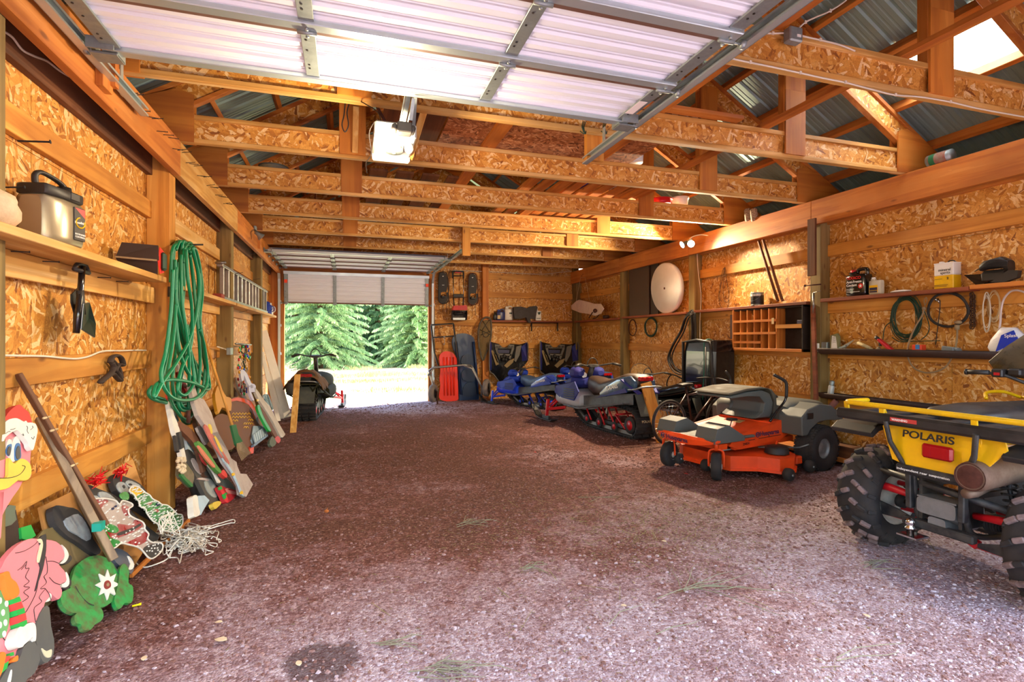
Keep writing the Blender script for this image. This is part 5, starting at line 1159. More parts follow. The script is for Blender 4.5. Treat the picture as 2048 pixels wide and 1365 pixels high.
def jug(c, w, d, h, m, cap, lab, cat='jug', capm=None, rz=0, label=None, nm='jug', handle=True):
 """moulded jug with a handle hole; local x across the front, front faces -y"""
 T = thing(nm, lab, cat, tuple(c), rz); mb = MB()
 mb.loft([(-w/2, 0, h*.40, d*.40, h*.385, 5), (-w*.46, 0, h*.40, d*.48, h*.40, 6), (0, 0, h*.41, d/2, h*.41, 6), (w*.46, 0, h*.40, d*.48, h*.40, 6), (w/2, 0, h*.40, d*.40, h*.385, 5)], 20)
 mb.loft([(-w*.40, 0, h*.86, d*.22, h*.06, 3), (-w*.12, 0, h*.86, d*.28, h*.07, 3), (-w*.05, 0, h*.84, d*.2, h*.04, 3)], 14)
 if handle: mb.tube(smooth_path([(w*.42, 0, h*.76), (w*.43, 0, h*.93), (w*.28, 0, h*.985), (0, 0, h*.97), (-w*.08, 0, h*.86)], 4), w*.09, 8)
 obj('body', mb, m, T); mb = MB(); mb.lathe([(0, h*.99), (w*.14, h*.985), (w*.15, h*.90), (w*.13, h*.88)], 14, 0, at(-w*.25, 0, 0)); obj('cap', mb, capm or M['red'], T); return T
# face towards -X (room): rz = -90 deg turns local -y ... front (-y) to -x
FR = R(-90)
c = onX(1718, 592, 5.445); c.z = 1.917
T = jug(c, .235, .13, .30, M['blackg'], None, 'black antifreeze jug with red cap on the near right shelf', rz=FR)
fixtext('TEXACO', .043, M['inkred'], T, (-.098, -.0665, .185), (1, 0, 0), (0, 0, 1), bold=.001); fixtext('Anti-Freeze', .038, M['wink'], T, (-.098, -.0665, .145), (1, 0, 0), (0, 0, 1), bold=.0008); fixtext('Coolant', .038, M['wink'], T, (-.098, -.0665, .108), (1, 0, 0), (0, 0, 1), bold=.0008)
mb = MB(); mb.disc((.072, -.066, .105), (0, -1, 0), .028, 20, .002); em = obj('emblem', mb, M['inkred'], T)
mb = MB(); pts = [(.072 + (.022 if k % 2 == 0 else .009) * math.sin(PI*k/5), -.0685, .105 + (.022 if k % 2 == 0 else .009) * math.cos(PI*k/5)) for k in range(10)]; mb.prism(pts, (0, -1, 0), .001); obj('star', mb, M['wink'], em)
mb = MB();
for k, w_ in enumerate((.09, .05, .16)): mb.box((-.098, -.0675, .075 - .016*k), (-.098 + w_, -.0665, .079 - .016*k))
obj('small_print', mb, M['wink'], T)
c = onX(1753, 588, 5.445); c.z = 1.917
T = jug(c, .13, .07, .19, P('ivory bottle', '#c9c4ae', .5, dirt=.2), None, 'small ivory oil bottle right of the black antifreeze jug', 'bottle', M['white'], FR, nm='bottle', handle=False)
mb = MB(); mb.box((-.055, -.0365, .02), (.04, -.0355, .10)); lb = obj('paper_label', mb, M['yel'], T); mb = MB(); mb.box((-.05, -.0375, .045), (.035, -.0365, .075)); mb.box((-.05, -.0375, .022), (.035, -.0365, .04)); obj('label_print', mb, M['inkblue'], lb)
mb = MB(); c = onX(1800, 581, 5.42); c.z = 1.918; mb.loft([(-.09, 0, .008, .02, .006, 2), (-.04, .005, .012, .04, .012, 2.5), (.04, 0, .012, .035, .012, 2.5), (.10, .01, .01, .015, .006, 2)], 12, 0, True, at(*c) @ Matrix.Rotation(FR, 4, 'Z')); single('folded_rag', mb, M['white'], 'white folded rag lying on the right shelf beside the ivory bottle', 'rag')
c = onX(1895, 577, 5.45); c.z = 1.917; T = thing('solvent_can', 'yellow and white rectangular can of mineral spirits on the right shelf', 'can', tuple(c), FR)
mb = MB(); mb.box((-.085, -.055, 0), (.085, .055, .125), 0, None, .006); obj('lower_body', mb, M['yel'], T, label='yellow lower half'); mb = MB(); mb.box((-.085, -.055, .125), (.085, .055, .24), 0, None, .006); mb.box((-.087, -.057, .235), (.087, .057, .244), 0, None, .003); obj('upper_body', mb, M['white'], T, label='white upper half')
mb = MB(); mb.lathe([(0, .262), (.02, .262), (.022, .244)], 14, 0, at(-.05, 0, 0)); obj('cap', mb, M['white'], T); mb = MB(); mb.tube(smooth_path([(0, 0, .245), (.02, 0, .262), (.05, 0, .262), (.07, 0, .245)], 4), .006, 6); obj('handle', mb, M['black'], T)
fixtext('mineral', .036, M['ink'], T, (-.045, -.0565, .165), (1, 0, 0), (0, 0, 1)); fixtext('spirits', .036, M['ink'], T, (-.028, -.0565, .137), (1, 0, 0), (0, 0, 1)); fixtext('2', .03, M['ink'], T, (.03, -.0565, .085), (1, 0, 0), (0, 0, 1), bold=.001)
mb = MB(); mb.box((-.08, -.0562, .02), (.03, -.0555, .024)); mb.box((-.08, -.0562, .032), (.04, -.0555, .036)); mb.box((-.08, -.0562, .09), (-.01, -.0555, .093)); obj('small_print', mb, M['ink'], T)
# black harness / chain guard heap
c = onX(1990, 567, 5.44); c.z = 1.926; T = thing('harness', 'heap of black plastic covers and straps at the right end of shelf', 'harness', tuple(c), FR)
mb = MB(); mb.prism([(-.22, -.04, .10), (-.12, -.05, .0), (-.02, -.05, .01), (-.02, -.02, .09)], (0, -1, 0), .10); obj('left_cover', mb, M['blackg'], T, bev=.01)
mb = MB(); mb.loft([(-.10, 0, .15, .04, .03, 3), (-.06, 0, .17, .06, .04, 3), (.06, 0, .18, .06, .05, 3), (.12, 0, .14, .05, .05, 3)], 14); mb.box((-.1, -.05, .0), (.12, .05, .12), 0, None, .03); obj('middle_cover', mb, M['black'], T)
mb = MB(); mb.prism([(.0, -.06, .01), (.13, -.06, .10), (.20, -.06, .09), (.19, -.06, .03), (.1, -.06, .0)], (0, -1, 0), .05); obj('pouch', mb, M['black'], T, bev=.008)
mb = MB();
for k in range(5): mb.tube(smooth_path([(-.12 + .01*k, -.06, .12 + .006*k), (0, -.07, .16 + .01*k), (.12, -.06, .14 + .012*k)], 4), .004, 5)
obj('webbing_cord', mb, M['rub'], T)
# chain, ropes, rings hanging from nails
def hang(name, pts, X, r, m, lab, cat, n=8, closed=False, step=5, jit=0, seed=1, nmod=0):
 r_ = random.Random(seed); P_ = [onX(x, y, X - (r_.uniform(0, jit) if jit else 0)) for x, y in pts]; mb = MB(); mb.tube(smooth_path(P_, step, closed), r, n, closed=closed); return single(name, mb, m, lab, cat)
M['dkgreen'] = P('dark green cord', '#1d3d2c', .55); M['rope'] = P('old tan rope', '#9a8464', .95, bump=.8, scale=60); M['cordw'] = P('white cord', '#d8cfbd', .8); M['chainm'] = P('rusty chain', '#4a342a', .6, .5, dirt=.4)
mb = MB();
for k in range(15):
 p = onX(1945 + 4 * (k % 2), 589 + 4.7 * k, 5.50); q = onX(1941 + 4 * (k % 2) , 590 + 4.6 * k, 5.51)
 for p_, sw in ((p, k % 2), (q, (k + 1) % 2)): mb.tube([p_ + Vector((.012*math.cos(a) if sw else 0, 0 if sw else .012*math.cos(a), .02*math.sin(a))) for a in [2*PI*i/8 for i in range(8)]], .0045, 5, closed=True)
single('hanging_chain', mb, M['chainm'], 'doubled rusty chain hanging under the right shelf', 'chain')
def coil(name, cx, cy, rx, ry, X, n, r, m, lab, seed, jit=.08, cat='cord', tail=None):
 r_ = random.Random(seed); mb = MB()
 for k in range(n):
  a_, b_, ox, oy = rx * (1 + r_.uniform(-jit, jit)), ry * (1 + r_.uniform(-jit, jit)), r_.gauss(0, rx*jit*.6), r_.gauss(0, ry*jit*.5); xx = X - r_.uniform(0, .04)
  P_ = [onX(cx + ox + a_ * math.cos(t) * (1 + .04*math.sin(3*t+k)), cy + oy + b_ * math.sin(t), xx) for t in [2*PI*i/28 for i in range(28)]]; mb.tube(P_, r, 6, closed=True)
 for tl in tail or []: mb.tube(smooth_path([onX(x, y, X - .03) for x, y in tl], 6), r, 6)
 return single(name, mb, m, lab, cat)
coil('cable_coil', 1812, 637, 27, 40, 5.52, 13, .0045, M['dkgreen'], 'thick dark green cord coil hanging left of the rubber ring', 3, .12, tail=[[(1848, 620), (1858, 650), (1855, 668), (1842, 680)], [(1790, 640), (1770, 655), (1765, 690)], [(1784, 675), (1800, 684), (1830, 683), (1880, 682)]])
coil('rubber_ring', 1896, 620, 40, 34, 5.515, 2, .012, M['rub'], 'large black rubber hose ring hanging under the right shelf', 5, .01, 'ring')
hang('rope_sling', [(1848, 615), (1845, 630), (1830, 655), (1818, 685), (1816, 715), (1830, 738), (1858, 746), (1890, 735), (1908, 705), (1914, 675), (1914, 655)], 5.47, .0085, M['rope'], 'tan rope sling looped low from the knot on the rubber ring', 'rope')
mb = MB(); mb.ball(onX(1916, 645, 5.47), .03, 8, 0, (1, 1.2, .6)); mb.ball(onX(1848, 617, 5.47), .02, 8, 0, (1, 1, .9)); mb.tube([onX(1914, 650, 5.465), onX(1914, 660, 5.465)], .02, 8); mb.tube(smooth_path([onX(1850, 612, 5.48), onX(1848, 602, 5.49), onX(1852, 595, 5.49), onX(1854, 602, 5.49), onX(1850, 612, 5.48)], 5), .004, 5); single('rope_knots', mb, M['rope'], 'knots of the tan rope sling at the rubber ring', 'knot')
hang('thin_strap', [(1880, 600), (1880, 615), (1876, 650), (1871, 690)], 5.53, .004, M['black'], 'thin dark strap hanging straight inside the rubber ring', 'strap')
mb = MB(); q = onX(1878, 603, 5.5); mb.tube([q, q + Vector((0, .03, .01))], .008, 6); mb.tube([q - Vector((0, 0, .02)), q + Vector((0, .01, .03))], .006, 6); mb.ball(q + Vector((0, .03, .02)), .012, 6); single('snap_link', mb, M['chrome'], 'shiny metal hook inside the rubber ring', 'hook')
coil('rope_skein', 1973, 622, 8, 36, 5.515, 5, .0042, M['cordw'], 'white cord skein hanging right of the chain', 8, .12)
coil('twine_skein', 1988, 612, 12, 28, 5.53, 6, .0028, M['tan'], 'thin tan cord skein behind the white cord', 9, .16)
hang('clear_hose', [(1986, 718), (1992, 690), (2000, 650), (2002, 620), (2008, 598), (2022, 583), (2040, 582), (2060, 592), (2075, 610)], 5.42, .009, P('clear tube', '#b9aaa6', .15, coat=.5), 'clear plastic tube arching at the right edge', 'hose')
# gutters used as bins
def gutter(name, y0, y1, z, r, m, lab):
 mb = MB(); n = 10; vs = []
 for y in (y0, y1):
  for k in range(n + 1): a = PI + PI * k / n; vs.append((5.50 - r + 0 + r * math.cos(a), y, z + r * math.sin(a)))
  for k in range(n + 1): a = PI + PI * k / n; vs.append((5.50 - r + (r-.008) * math.cos(a), y, z + (r-.008) * math.sin(a)))
 N = 2*(n+1)
 mb.add(vs, [(k, k+1, N+k+1, N+k) for k in range(n)] + [(n+1+k, N+n+1+k, N+n+2+k, n+2+k) for k in range(n)] + [(k, n+1+k, n+2+k, k+1) for k in range(n)] + [(0, N, N+n+1, n+1), (n, 2*n+1, N+2*n+1, N+n)], 0, True)
 for y in (y0, y1, (y0 + y1)/2): mb.add([(5.50 - r + r*math.cos(PI+PI*k/n), y, z + r*math.sin(PI+PI*k/n)) for k in range(n+1)], [tuple(range(n+1))])
 return single(name, mb, m, lab, 'trough')
M['bitum'] = P('dark brown trough', '#3a241a', .55, 0, dirt=.4, dirtcol='#1e1410', scale=6)
gutter('trough', 2.9, 4.885, 1.33, .075, M['bitum'], 'long dark half-round trough holding small items on the right wall')
gutter('trough', 3.6, 4.885, .80, .07, M['bitum'], 'lower dark trough behind the yellow rack')
def ty(px, py, off=.07, X=None): c = onX(px, py, X or 5.50 - off); return c
c = ty(1670, 693); c.z = 1.262; T = thing('seed_bag', 'crumpled olive and white paper bag standing in the left trough end', 'bag', tuple(c), FR + .1, rot=(R(-14), R(-10), FR + .1))
mb = MB(); mb.loft([(-.055, 0, .11, .012, .10, 4), (-.04, 0, .12, .028, .12, 4), (.04, 0, .12, .028, .125, 4), (.06, 0, .10, .012, .11, 4)], 16); obj('paper_bag', mb, P('olive bag', '#7c7a52', .8, bump=.5, scale=30), T)
mb = MB(); mb.prism([(-.03, -.03, .05), (.05, -.03, .05), (.03, -.03, .2), (-.015, -.03, .22)], (0, -1, 0), .002); pn = obj('front_panel', mb, M['white'], T); mb = MB()
for k in range(4): mb.tube(arc((.012, -.033, .12 + .02*k), .018, 20, 160, 5), .002, 4)
obj('print', mb, M['ink'], pn)
T = thing('putty_knife', 'flat metal scraper lying in the trough beside the bag', 'tool', tuple(ty(1695, 692)), FR); mb = MB(); mb.prism([(-.10, -.02, -.03), (.05, -.02, .05), (.09, -.02, .07), (.09, -.02, .055), (-.02, -.02, -.035)], (0, -1, 0), .004); obj('blade', mb, M['steel'], T)
mb = MB(); mb.bar((-.09, -.02, -.03), (.0, -.022, .0), .015, .02); obj('handle', mb, M['galvd'], T)
mb = MB(); a, b = ty(1716, 686), ty(1740, 697); mb.tube([a, b], .019, 12); mb.tube([b, b + (b - a).normalized() * .03], .012, 10); single('caulk_tube', mb, P('cream tube', '#b9a676', .6, dirt=.3), 'cream caulk tube lying in the upper trough', 'tube')
mb = MB(); a, b = ty(1757, 679), ty(1790, 706); mb.bar(a, b, .03, .055, 0, (-1, 0, 0), .01); mb.tube([a, a + (a - b).normalized() * .04], .018, 10, 1); mb.bar(a.lerp(b, .1) - Vector((0, 0, .01)), a.lerp(b, .1) + Vector((0, .0, -.06)), .02, .02, 1); single('grease_gun', mb, [M['red'], M['black']], 'bright red tool tilted in the upper trough', 'tool')
mb = MB(); q = ty(1757, 700); mb.ball(q, .025, 8, 0, (1, 1, 1.4)); single('tan_bulb', mb, M['rope'], 'small tan rag ball left of the red tool', 'rag')
c = ty(1838, 706); c.z = 1.275; T = thing('spark_plug_box', 'small red carton with blue top standing in the upper trough', 'box', tuple(c), FR); mb = MB(); mb.box((-.045, -.035, 0), (.045, .035, .105), 0, None, .004); b_ = obj('carton', mb, P('red carton', '#d8401c', .5), T)
mb = MB(); mb.box((-.01, -.0365, .06), (.03, -.0355, .106)); obj('blue_flap', mb, P('carton blue', '#2e7ac0', .5), b_); mb = MB(); mb.box((-.015, -.0365, .01), (.03, -.0355, .05)); obj('paper_label', mb, M['galv'], b_)
c = ty(1902, 708); c.z = 1.272; mb = MB(); mb.box((-.075, -.04, 0), (.075, .04, .09), 0, at(*c) @ Matrix.Rotation(FR, 4, 'Z') @ Matrix.Rotation(R(8), 4, 'Y'), .02); mb.box((-.065, -.052, .045), (.04, -.03, .095), 0, at(*c) @ Matrix.Rotation(FR, 4, 'Z') @ Matrix.Rotation(R(8), 4, 'Y'), .012); single('grey_case', mb, P('grey plastic case', '#6c7678', .5, dirt=.2), 'rounded grey plastic case in the upper trough', 'case')
c = ty(2005, 700); c.z = 1.265; T = thing('plastic_bag', 'blue and white plastic bag in the trough at the right edge', 'bag', tuple(c), FR, rot=(0, R(20), FR)); mb = MB(); mb.loft([(-.13, 0, .10, .02, .05, 3), (-.09, 0, .14, .05, .12, 3), (0, 0, .15, .055, .14, 3), (.1, 0, .12, .05, .11, 3), (.14, 0, .10, .02, .06, 3)], 18); pb = obj('bag_body', mb, P('white film', '#cfd0d8', .25, bump=.6, scale=18), T)
mb = MB(); mb.prism([(-.05, -.056, .20), (.02, -.058, .27), (.12, -.05, .16), (.06, -.056, .06), (.0, -.057, .1), (-.04, -.056, .05)], (0, -1, 0), .004); obj('blue_print', mb, P('blue print', '#1238b8', .3), pb); fixtext('Splash', .04, M['wink'], pb, (-.02, -.0585, .19), (.8, 0, .35), (-.35, 0, .8))
c = ty(1662, 798, .07); c.z = .75; T = thing('spray_can', 'grey spray can standing in the lower trough end', 'can', (5.44, c.y + .02, .75), FR, rot=(0, R(8), FR)); mb = MB(); mb.lathe([(0, 0), (.032, 0), (.033, .005), (.033, .13), (.026, .145), (0, .146)], 20); obj('can_body', mb, P('grey can', '#b5b8b6', .4, .3), T); mb = MB(); mb.lathe([(.027, .145), (.028, .19), (.02, .20), (0, .20)], 18); obj('can_cap', mb, M['galvd'], T)
mb = MB(); a, b = onX(1654, 822, 5.38), onX(1673, 802, 5.40); mb.tube([a, a + (b-a)*.1, b], [.028, .033, .033], 16); single('foam_roller', mb, P('dusty pink roller', '#7a4a40', .9, dirt=.3), 'pinkish brown roller sticking out of the lower trough', 'roller')
mb = MB(); mb.box((5.415, 4.74, 1.27), (5.425, 4.82, 1.39), 0, None, .003); mb.box((5.42, 4.87, 1.27), (5.46, 4.90, 1.38)); q = onX(1650, 696, 5.41)
single('outlet_box', MB().box((5.43, 4.82, 1.28), (5.50, 4.90, 1.40), 0, None, .005), M['galvd'], 'grey electrical box on the side of the near right post', 'outlet box')
mb = MB(); mb.box((5.40, 4.912, 1.28), (5.42, 4.98, 1.385), 0, None, .004)
for z in (1.31, 1.355): mb.lathe([(0, .003), (.018, .003), (.018, 0)], 14, 0, at(5.40, 4.946, z) @ Matrix.Rotation(-PI/2, 4, 'Y'))
single('outlet', mb, M['white'], 'white double power outlet on the near right post', 'outlet')
lumber('dark_board', onX(1624, 438, 5.33), onX(1624, 552, 5.33), .03, .11, M['dark_z'], 'weathered dark short board nailed across beam and near right post', up=(0, 1, 0))
lumber('leaning_board', onX(1632, 800, 5.34), onX(1626, 612, 5.40), .03, .05, M['redw'], 'thin reddish stick leaning against the near right post', up=(0, 1, 0))
mb = MB(); mb.tube([onX(1627, 586, 5.39), onX(1627, 627, 5.39)], .012, 8); mb.tube([onX(1627, 586, 5.39), onX(1641, 582, 5.39)], .004, 6); single('post_handle', mb, M['steel'], 'grey metal handle on the face of the near right post', 'handle')  # a metal handle on the post, not part of a door
mb = MB(); mb.tube([onX(1608, 572, 5.38), onX(1642, 569, 5.40)], .008, 6); mb.ball(onX(1610, 572, 5.38), .016, 6); single('hook_tool', mb, M['rust'], 'rusty hook tool on the near right post above the cabinet', 'hook')
for k, (x0, x1, z0, w, lab) in enumerate(((4.25, 5.15, .10, .14, 'round-ended reddish timber on the floor along the right wall'), (3.6, 5.6, .02, .10, 'flat plank on the floor below the reddish timber'))):
 lumber('floor_timber', (5.40, x0, z0 + .06), (5.40, x1 + .0, z0 + .06), .20 if not k else .26, w if not k else .05, M['dark_y'] if not k else M['fir_y'], lab, 'timber')
# ---- middle bay: pigeonhole cabinet
y0, y1 = 5.10, 6.34; z0, z1 = 1.275, 1.855; T = thing('pigeonhole_cabinet', 'wooden pigeonhole cabinet with dark compartments below the middle shelf', 'cabinet', (5.53, 5.7, z0))
M['shadec'] = P('painted inside shade', '#23150c', .7, dirt=.4, dirtcol='#1d120a', scale=5)  # recess shade painted into the back, top and one side board
mb = MB(); mb.box((5.515, y0, z0), (5.525, y1, z1)); obj('back_panel', mb, M['shadec'], T, True)
for a, b, nm, m in (((5.36, y0, z0), (5.515, y1, z0 + .035), 'bottom_board', M['fir_y']), ((5.38, y0, z1 - .018), (5.515, y1, z1), 'top_board', M['shadec']), ((5.36, y0, z0), (5.515, y0 + .018, z1), 'side_board', M['shadec']), ((5.36, y1 - .018, z0), (5.515, y1, z1), 'side_board', M['fir_z'])):
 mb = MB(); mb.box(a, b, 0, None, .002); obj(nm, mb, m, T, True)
cols = [y1 - .015 - .132 * k for k in range(1, 7)]; rows = [z0 + .395, z0 + .225, z0 + .10]
for k, yv in enumerate(cols):
 mb = MB(); mb.box((5.375, yv - .009, z0 + .03), (5.515, yv + .009, z1 - .01)); obj('divider', mb, M['fir_z'], T, True)
for k, zv in enumerate(rows):
 mb = MB(); mb.box((5.362, cols[-1] if k < 2 else cols[3], zv), (5.515, y1 - .01, zv + .032)); obj('shelf_board', mb, M['fir_y'], T, True)
mb = MB(); mb.box((5.358, y0 + .02, z0 + .30), (5.515, cols[-1], z0 + .35)); obj('shelf_board', mb, M['pine_y'], T, True)
mb = MB(); mb.box((5.40, y0 + .04, z0 + .352), (5.46, y0 + .13, z0 + .40), 0, None, .003); bb = single('battery_box', mb, M['inkblue'], 'small blue and white box inside the right cabinet compartment', 'box')
mb = MB(); mb.box((5.36, 5.56, z0 + .36), (5.364, 5.60, z0 + .44), 0, Matrix.Rotation(0, 4, 'X')); single('paper_tag', mb, M['tan'], 'small tan paper tag stuck on the cabinet divider', 'tag')
mb = MB(); mb.box((5.44, 6.02, rows[0] + .034), (5.5, 6.07, rows[0] + .13), 0, None, .003); single('wood_scrap', mb, M['osb_x'], 'strand board scrap in a top compartment of the cabinet', 'scrap')
mb = MB(); mb.box((5.50, 6.36, 1.44), (5.512, 6.56, 1.80), 0, None, .02); sg = single('brown_sign', mb, P('brown enamel', '#5a2f1f', .4, .2, dirt=.3), 'brown rounded metal sign half behind the cabinet', 'sign');
for k in range(7):
 mb = MB(); mb.bar((5.4985, 6.37, 1.585 + .024*k), (5.4985, 6.48 - .01*(k % 3), 1.600 + .024*k), .003, .011); obj('stripe', mb, M['wink'], sg, True)
T = thing('paint_can', 'black and silver paint can on the shelf above the cabinet', 'can', (5.45, 5.95, 1.90)); mb = MB(); mb.lathe([(0, 0), (.082, 0), (.085, .006), (.083, .01), (.083, .17), (.086, .175), (.086, .182), (.07, .182), (.065, .174), (0, .174)], 28); obj('can_body', mb, M['galvd'], T)
mb = MB(); mb.lathe([(.0842, .02), (.0845, .021), (.0845, .14), (.0842, .141)], 28); lb = obj('paper_label', mb, M['ink'], T); mb = MB();
for k in range(14): a = R(150 + 8*k); mb.box((-.004, -.0006, .13), (.004, .0006, .16), 0, at(.0855*math.cos(a), .0855*math.sin(a), 0) @ Matrix.Rotation(a + PI/2, 4, 'Z'))
obj('label_print', mb, M['wink'], lb); mb = MB(); mb.tube(smooth_path([(0, -.087, .16), (-.06, -.08, .10), (-.09, 0, .06), (-.06, .08, .10), (0, .087, .16)], 4), .002, 5); obj('bail_handle', mb, M['steel'], T)
for k, (a, b) in enumerate((((1517, 482), (1556, 603)), ((1526, 480), (1565, 602)))):
 mb = MB(); A, B = onX(*a, 5.43 - .02*k), onX(*b, 5.43); mb.tube([A, B], .018, 10); mb.tube([B - (B-A).normalized()*.01, B], .02, 10); single('wooden_pole', mb, M['dark_z'], ('left' if k == 0 else 'right') + ' of two slanting brown poles between beam and middle shelf', 'pole')
hang('black_cable', [(1443, 602), (1437, 595), (1442, 570), (1448, 545), (1450, 535), (1453, 560), (1458, 590), (1455, 605), (1449, 600), (1446, 580), (1449, 550), (1447, 537), (1441, 565), (1439, 605), (1446, 618), (1456, 614), (1458, 600)], 5.52, .003, M['black'], 'thin black cable bunch hanging on the middle bay wall', 'cable', jit=.015)
hang('white_cable', [(1394, 500), (1396, 540), (1401, 580), (1402, 600), (1400, 640), (1400, 690)], 5.41, .005, M['cordw'], 'white power cable running down the second right post', 'cable')
# ---- disc, panels, rings, hoses
c = onX(1333, 626, 5.46); T = thing('round_disc', 'large white foam disc standing on the shelf against the beam', 'disc', (5.47, 8.10, 1.892), 0, rot=(0, R(-4), 0))
mb = MB(); Mx = at(-.0, 0, .45) @ Matrix.Rotation(-PI/2, 4, 'Y'); mb.lathe([(0, .05), (.43, .05), (.45, .035), (.45, -.035), (.43, -.05), (0, -.05)], 64, 0, Mx); obj('foam_body', mb, M['white'], T); mb = MB(); mb.lathe([(0, .053), (.02, .053), (.022, .05)], 16, 0, Mx); obj('centre_hole', mb, M['rust'], T)
mb = MB(); mb.box((5.46, 8.72, 1.892), (5.48, 9.45, 2.95)); single('panel_sheet', mb, P('smoked panel', '#4b3d34', .35, dirt=.3), 'tall dark smoked panel leaning left of the white disc', 'panel')  # plain dark panels standing on the shelf
mb = MB(); mb.box((5.49, 8.45, 1.892), (5.505, 8.9, 2.9)); single('panel_sheet', mb, P('brown panel', '#3c2a20', .5), 'narrow brown panel between the smoked panel and white disc', 'panel')
coil('brown_ring', 1265, 656, 7.5, 16, 5.52, 2, .009, M['rust'], 'slim brown hose ring under the far right shelf', 4, .02, 'ring')
coil('green_ring', 1302, 655, 11.5, 18, 5.52, 6, .008, M['dkgreen'], 'green wire coil right of the slim brown ring', 6, .1, 'coil')
mb = MB()
for k in range(5): mb.tube(smooth_path([onX(x + k*1.6*(1 if k % 2 else -.5), y + k*2, 5.39 - .02*k) for x, y in [(1385, 620), (1372, 632), (1362, 660), (1345, 690), (1339, 712), (1350, 735), (1370, 742), (1383, 730), (1386, 690), (1387, 650), (1385, 620)]], 6), .011, 8)
mb.tube(smooth_path([onX(x, y, 5.36) for x, y in [(1376, 735), (1380, 760), (1382, 775), (1360, 790), (1338, 780), (1334, 765), (1345, 750), (1375, 765), (1390, 775)]], 6), .011, 8)
single('black_hose', mb, M['rub'], 'thick black hose hanging in long loops from the second right post', 'hose')
# ---- black tub (pulk sled) leaning upright
T = thing('pulk_tub', 'tall glossy black plastic sled tub leaning on the wall behind mower', 'sled', (5.05, 7.0, 0));
B = [onX(x, y, 5.12) for x, y in [(1374, 680), (1436, 677), (1440, 800), (1392, 860)]]
yA, yB = onX(1374, 690, 5.1).y, onX(1432, 690, 5.1).y
mb = MB(); zt = 1.42
def tubsec(z, s): return [(5.30, yA - .0, z), (5.02, yA - .02 * s, z), (5.02, yB + .02, z), (5.30, yB, z)]
out = [(5.04, yA), (5.04, yB + .04), (5.10, yB), (5.30, yB - .02), (5.40, yB - .04), (5.40, yA)]
vs = []; rings = [(0, 1.0), (.9, 1.0), (1.25, .98), (zt, .90)]
for z, k in rings:
 for x, y in out: vs.append((5.4 + (x - 5.4) * k, (yA+yB)/2 + (y - (yA+yB)/2) * (1 if z < 1.3 else .96), z))
N = len(out); mb.add(vs, [(i*N+j, i*N+(j+1) % N, (i+1)*N+(j+1) % N, (i+1)*N+j) for i in range(3) for j in range(N)] + [tuple(3*N+j for j in range(N))]); obj('tub_shell', mb, M['blackg'], T, True, bev=.02)
mb = MB(); mb.tube([(5.03, yA, .1), (5.03, yA, zt - .03), (5.03, (yA+yB)/2, zt), (5.03, yB + .05, zt - .03), (5.04, yB + .02, 1.2), (5.05, yB, .3)], .022, 8); mb.tube([(5.0, yB + .10, .2), (5.0, yB + .10, zt - .1)], .012, 6); obj('tub_rim', mb, M['black'], T, True)
mb = MB(); mb.tube(smooth_path([onX(1405, 800, 5.0), onX(1408, 740, 5.0), onX(1408, 700, 5.0), onX(1409, 684, 5.02), onX(1416, 679, 5.08), onX(1424, 680, 5.2)], 5), .007, 6); single('green_strap', mb, P('teal strap', '#0f6a58', .6), 'green strap hooked over the black tub', 'strap')
# ---- jars and can lying on the beam
for k in range(2):
 mb = MB(); A, B_ = onX(1498 + 12*k, 443, 5.39), onX(1495 + 12*k, 418, 5.38); mb.tube([A, A.lerp(B_, .1), A.lerp(B_, .9), B_], [.042, .05, .05, .035], 14); single('cone_jar', mb, P('jar of cones', '#6a4a34', .6, dirt=1, dirtcol='#c8b49a', scale=60), ('left' if k == 0 else 'right') + ' pinecone-filled jar standing on the right beam', 'jar')
T = thing('fruit_can', 'old printed can lying on the near right beam', 'can', tuple(onX(1884, 325, 5.40))); a, b = onX(1857, 331, 5.40), onX(1905, 318, 5.40); a.z = b.z = BT + .055
mb = MB(); mb.tube([a, b], .055, 20); obj('can_body', mb, M['galvd'], T, True); mb = MB(); mb.tube([a.lerp(b, .12), a.lerp(b, .85)], .0565, 20, cap=False); lb = obj('paper_label', mb, P('can label', '#8a7a6a', .6, dirt=.9, dirtcol='#a03020', scale=14), T, True); mb = MB(); mb.tube([a.lerp(b, .15), a.lerp(b, .38)], .0572, 20, cap=False); obj('green_patch', mb, P('can green', '#1f6a40', .6), lb, True)
# ---- hanging hide on strings
T = thing('hanging_hide', 'pale dried hide hung by two strings in the far right corner', 'hide', (5.2, 10.8, 1.95)); hid = [onX(x, y, 5.28) for x, y in [(1142, 612), (1152, 603), (1158, 600), (1175, 604), (1188, 608), (1200, 608), (1206, 618), (1200, 628), (1190, 632), (1176, 628), (1160, 626), (1150, 622), (1143, 619)]]
mb = MB(); mb.prism(hid, (-1, 0, 0), .03); obj('hide', mb, P('pale hide', '#f0d8c4', .8, dirt=.2, dirtcol='#8a4a2c', scale=8, bump=.5), T, True, bev=.008); mb = MB(); mb.ball(onX(1190, 622, 5.25), .06, 8, 0, (.6, 1.3, .8)); mb.tube([onX(1185, 625, 5.25), onX(1178, 636, 5.25)], .012, 6); obj('dark_fringe', mb, M['rust'], T, True)
mb = MB(); mb.tube([onX(1152, 604, 5.3), onX(1161, 556, 5.34), onX(1170, 555, 5.34), onX(1180, 605, 5.3)], .004, 5); obj('string', mb, M['tan'], T, True)
mb = MB(); mb.tube(smooth_path([onX(1199, 613, 5.45), onX(1199, 628, 5.45), onX(1192, 636, 5.43), onX(1186, 637, 5.42)], 4), .018, 8, flat=.5); single('dark_bracket', mb, M['black'], 'dark curved bracket on the short far shelf', 'bracket')
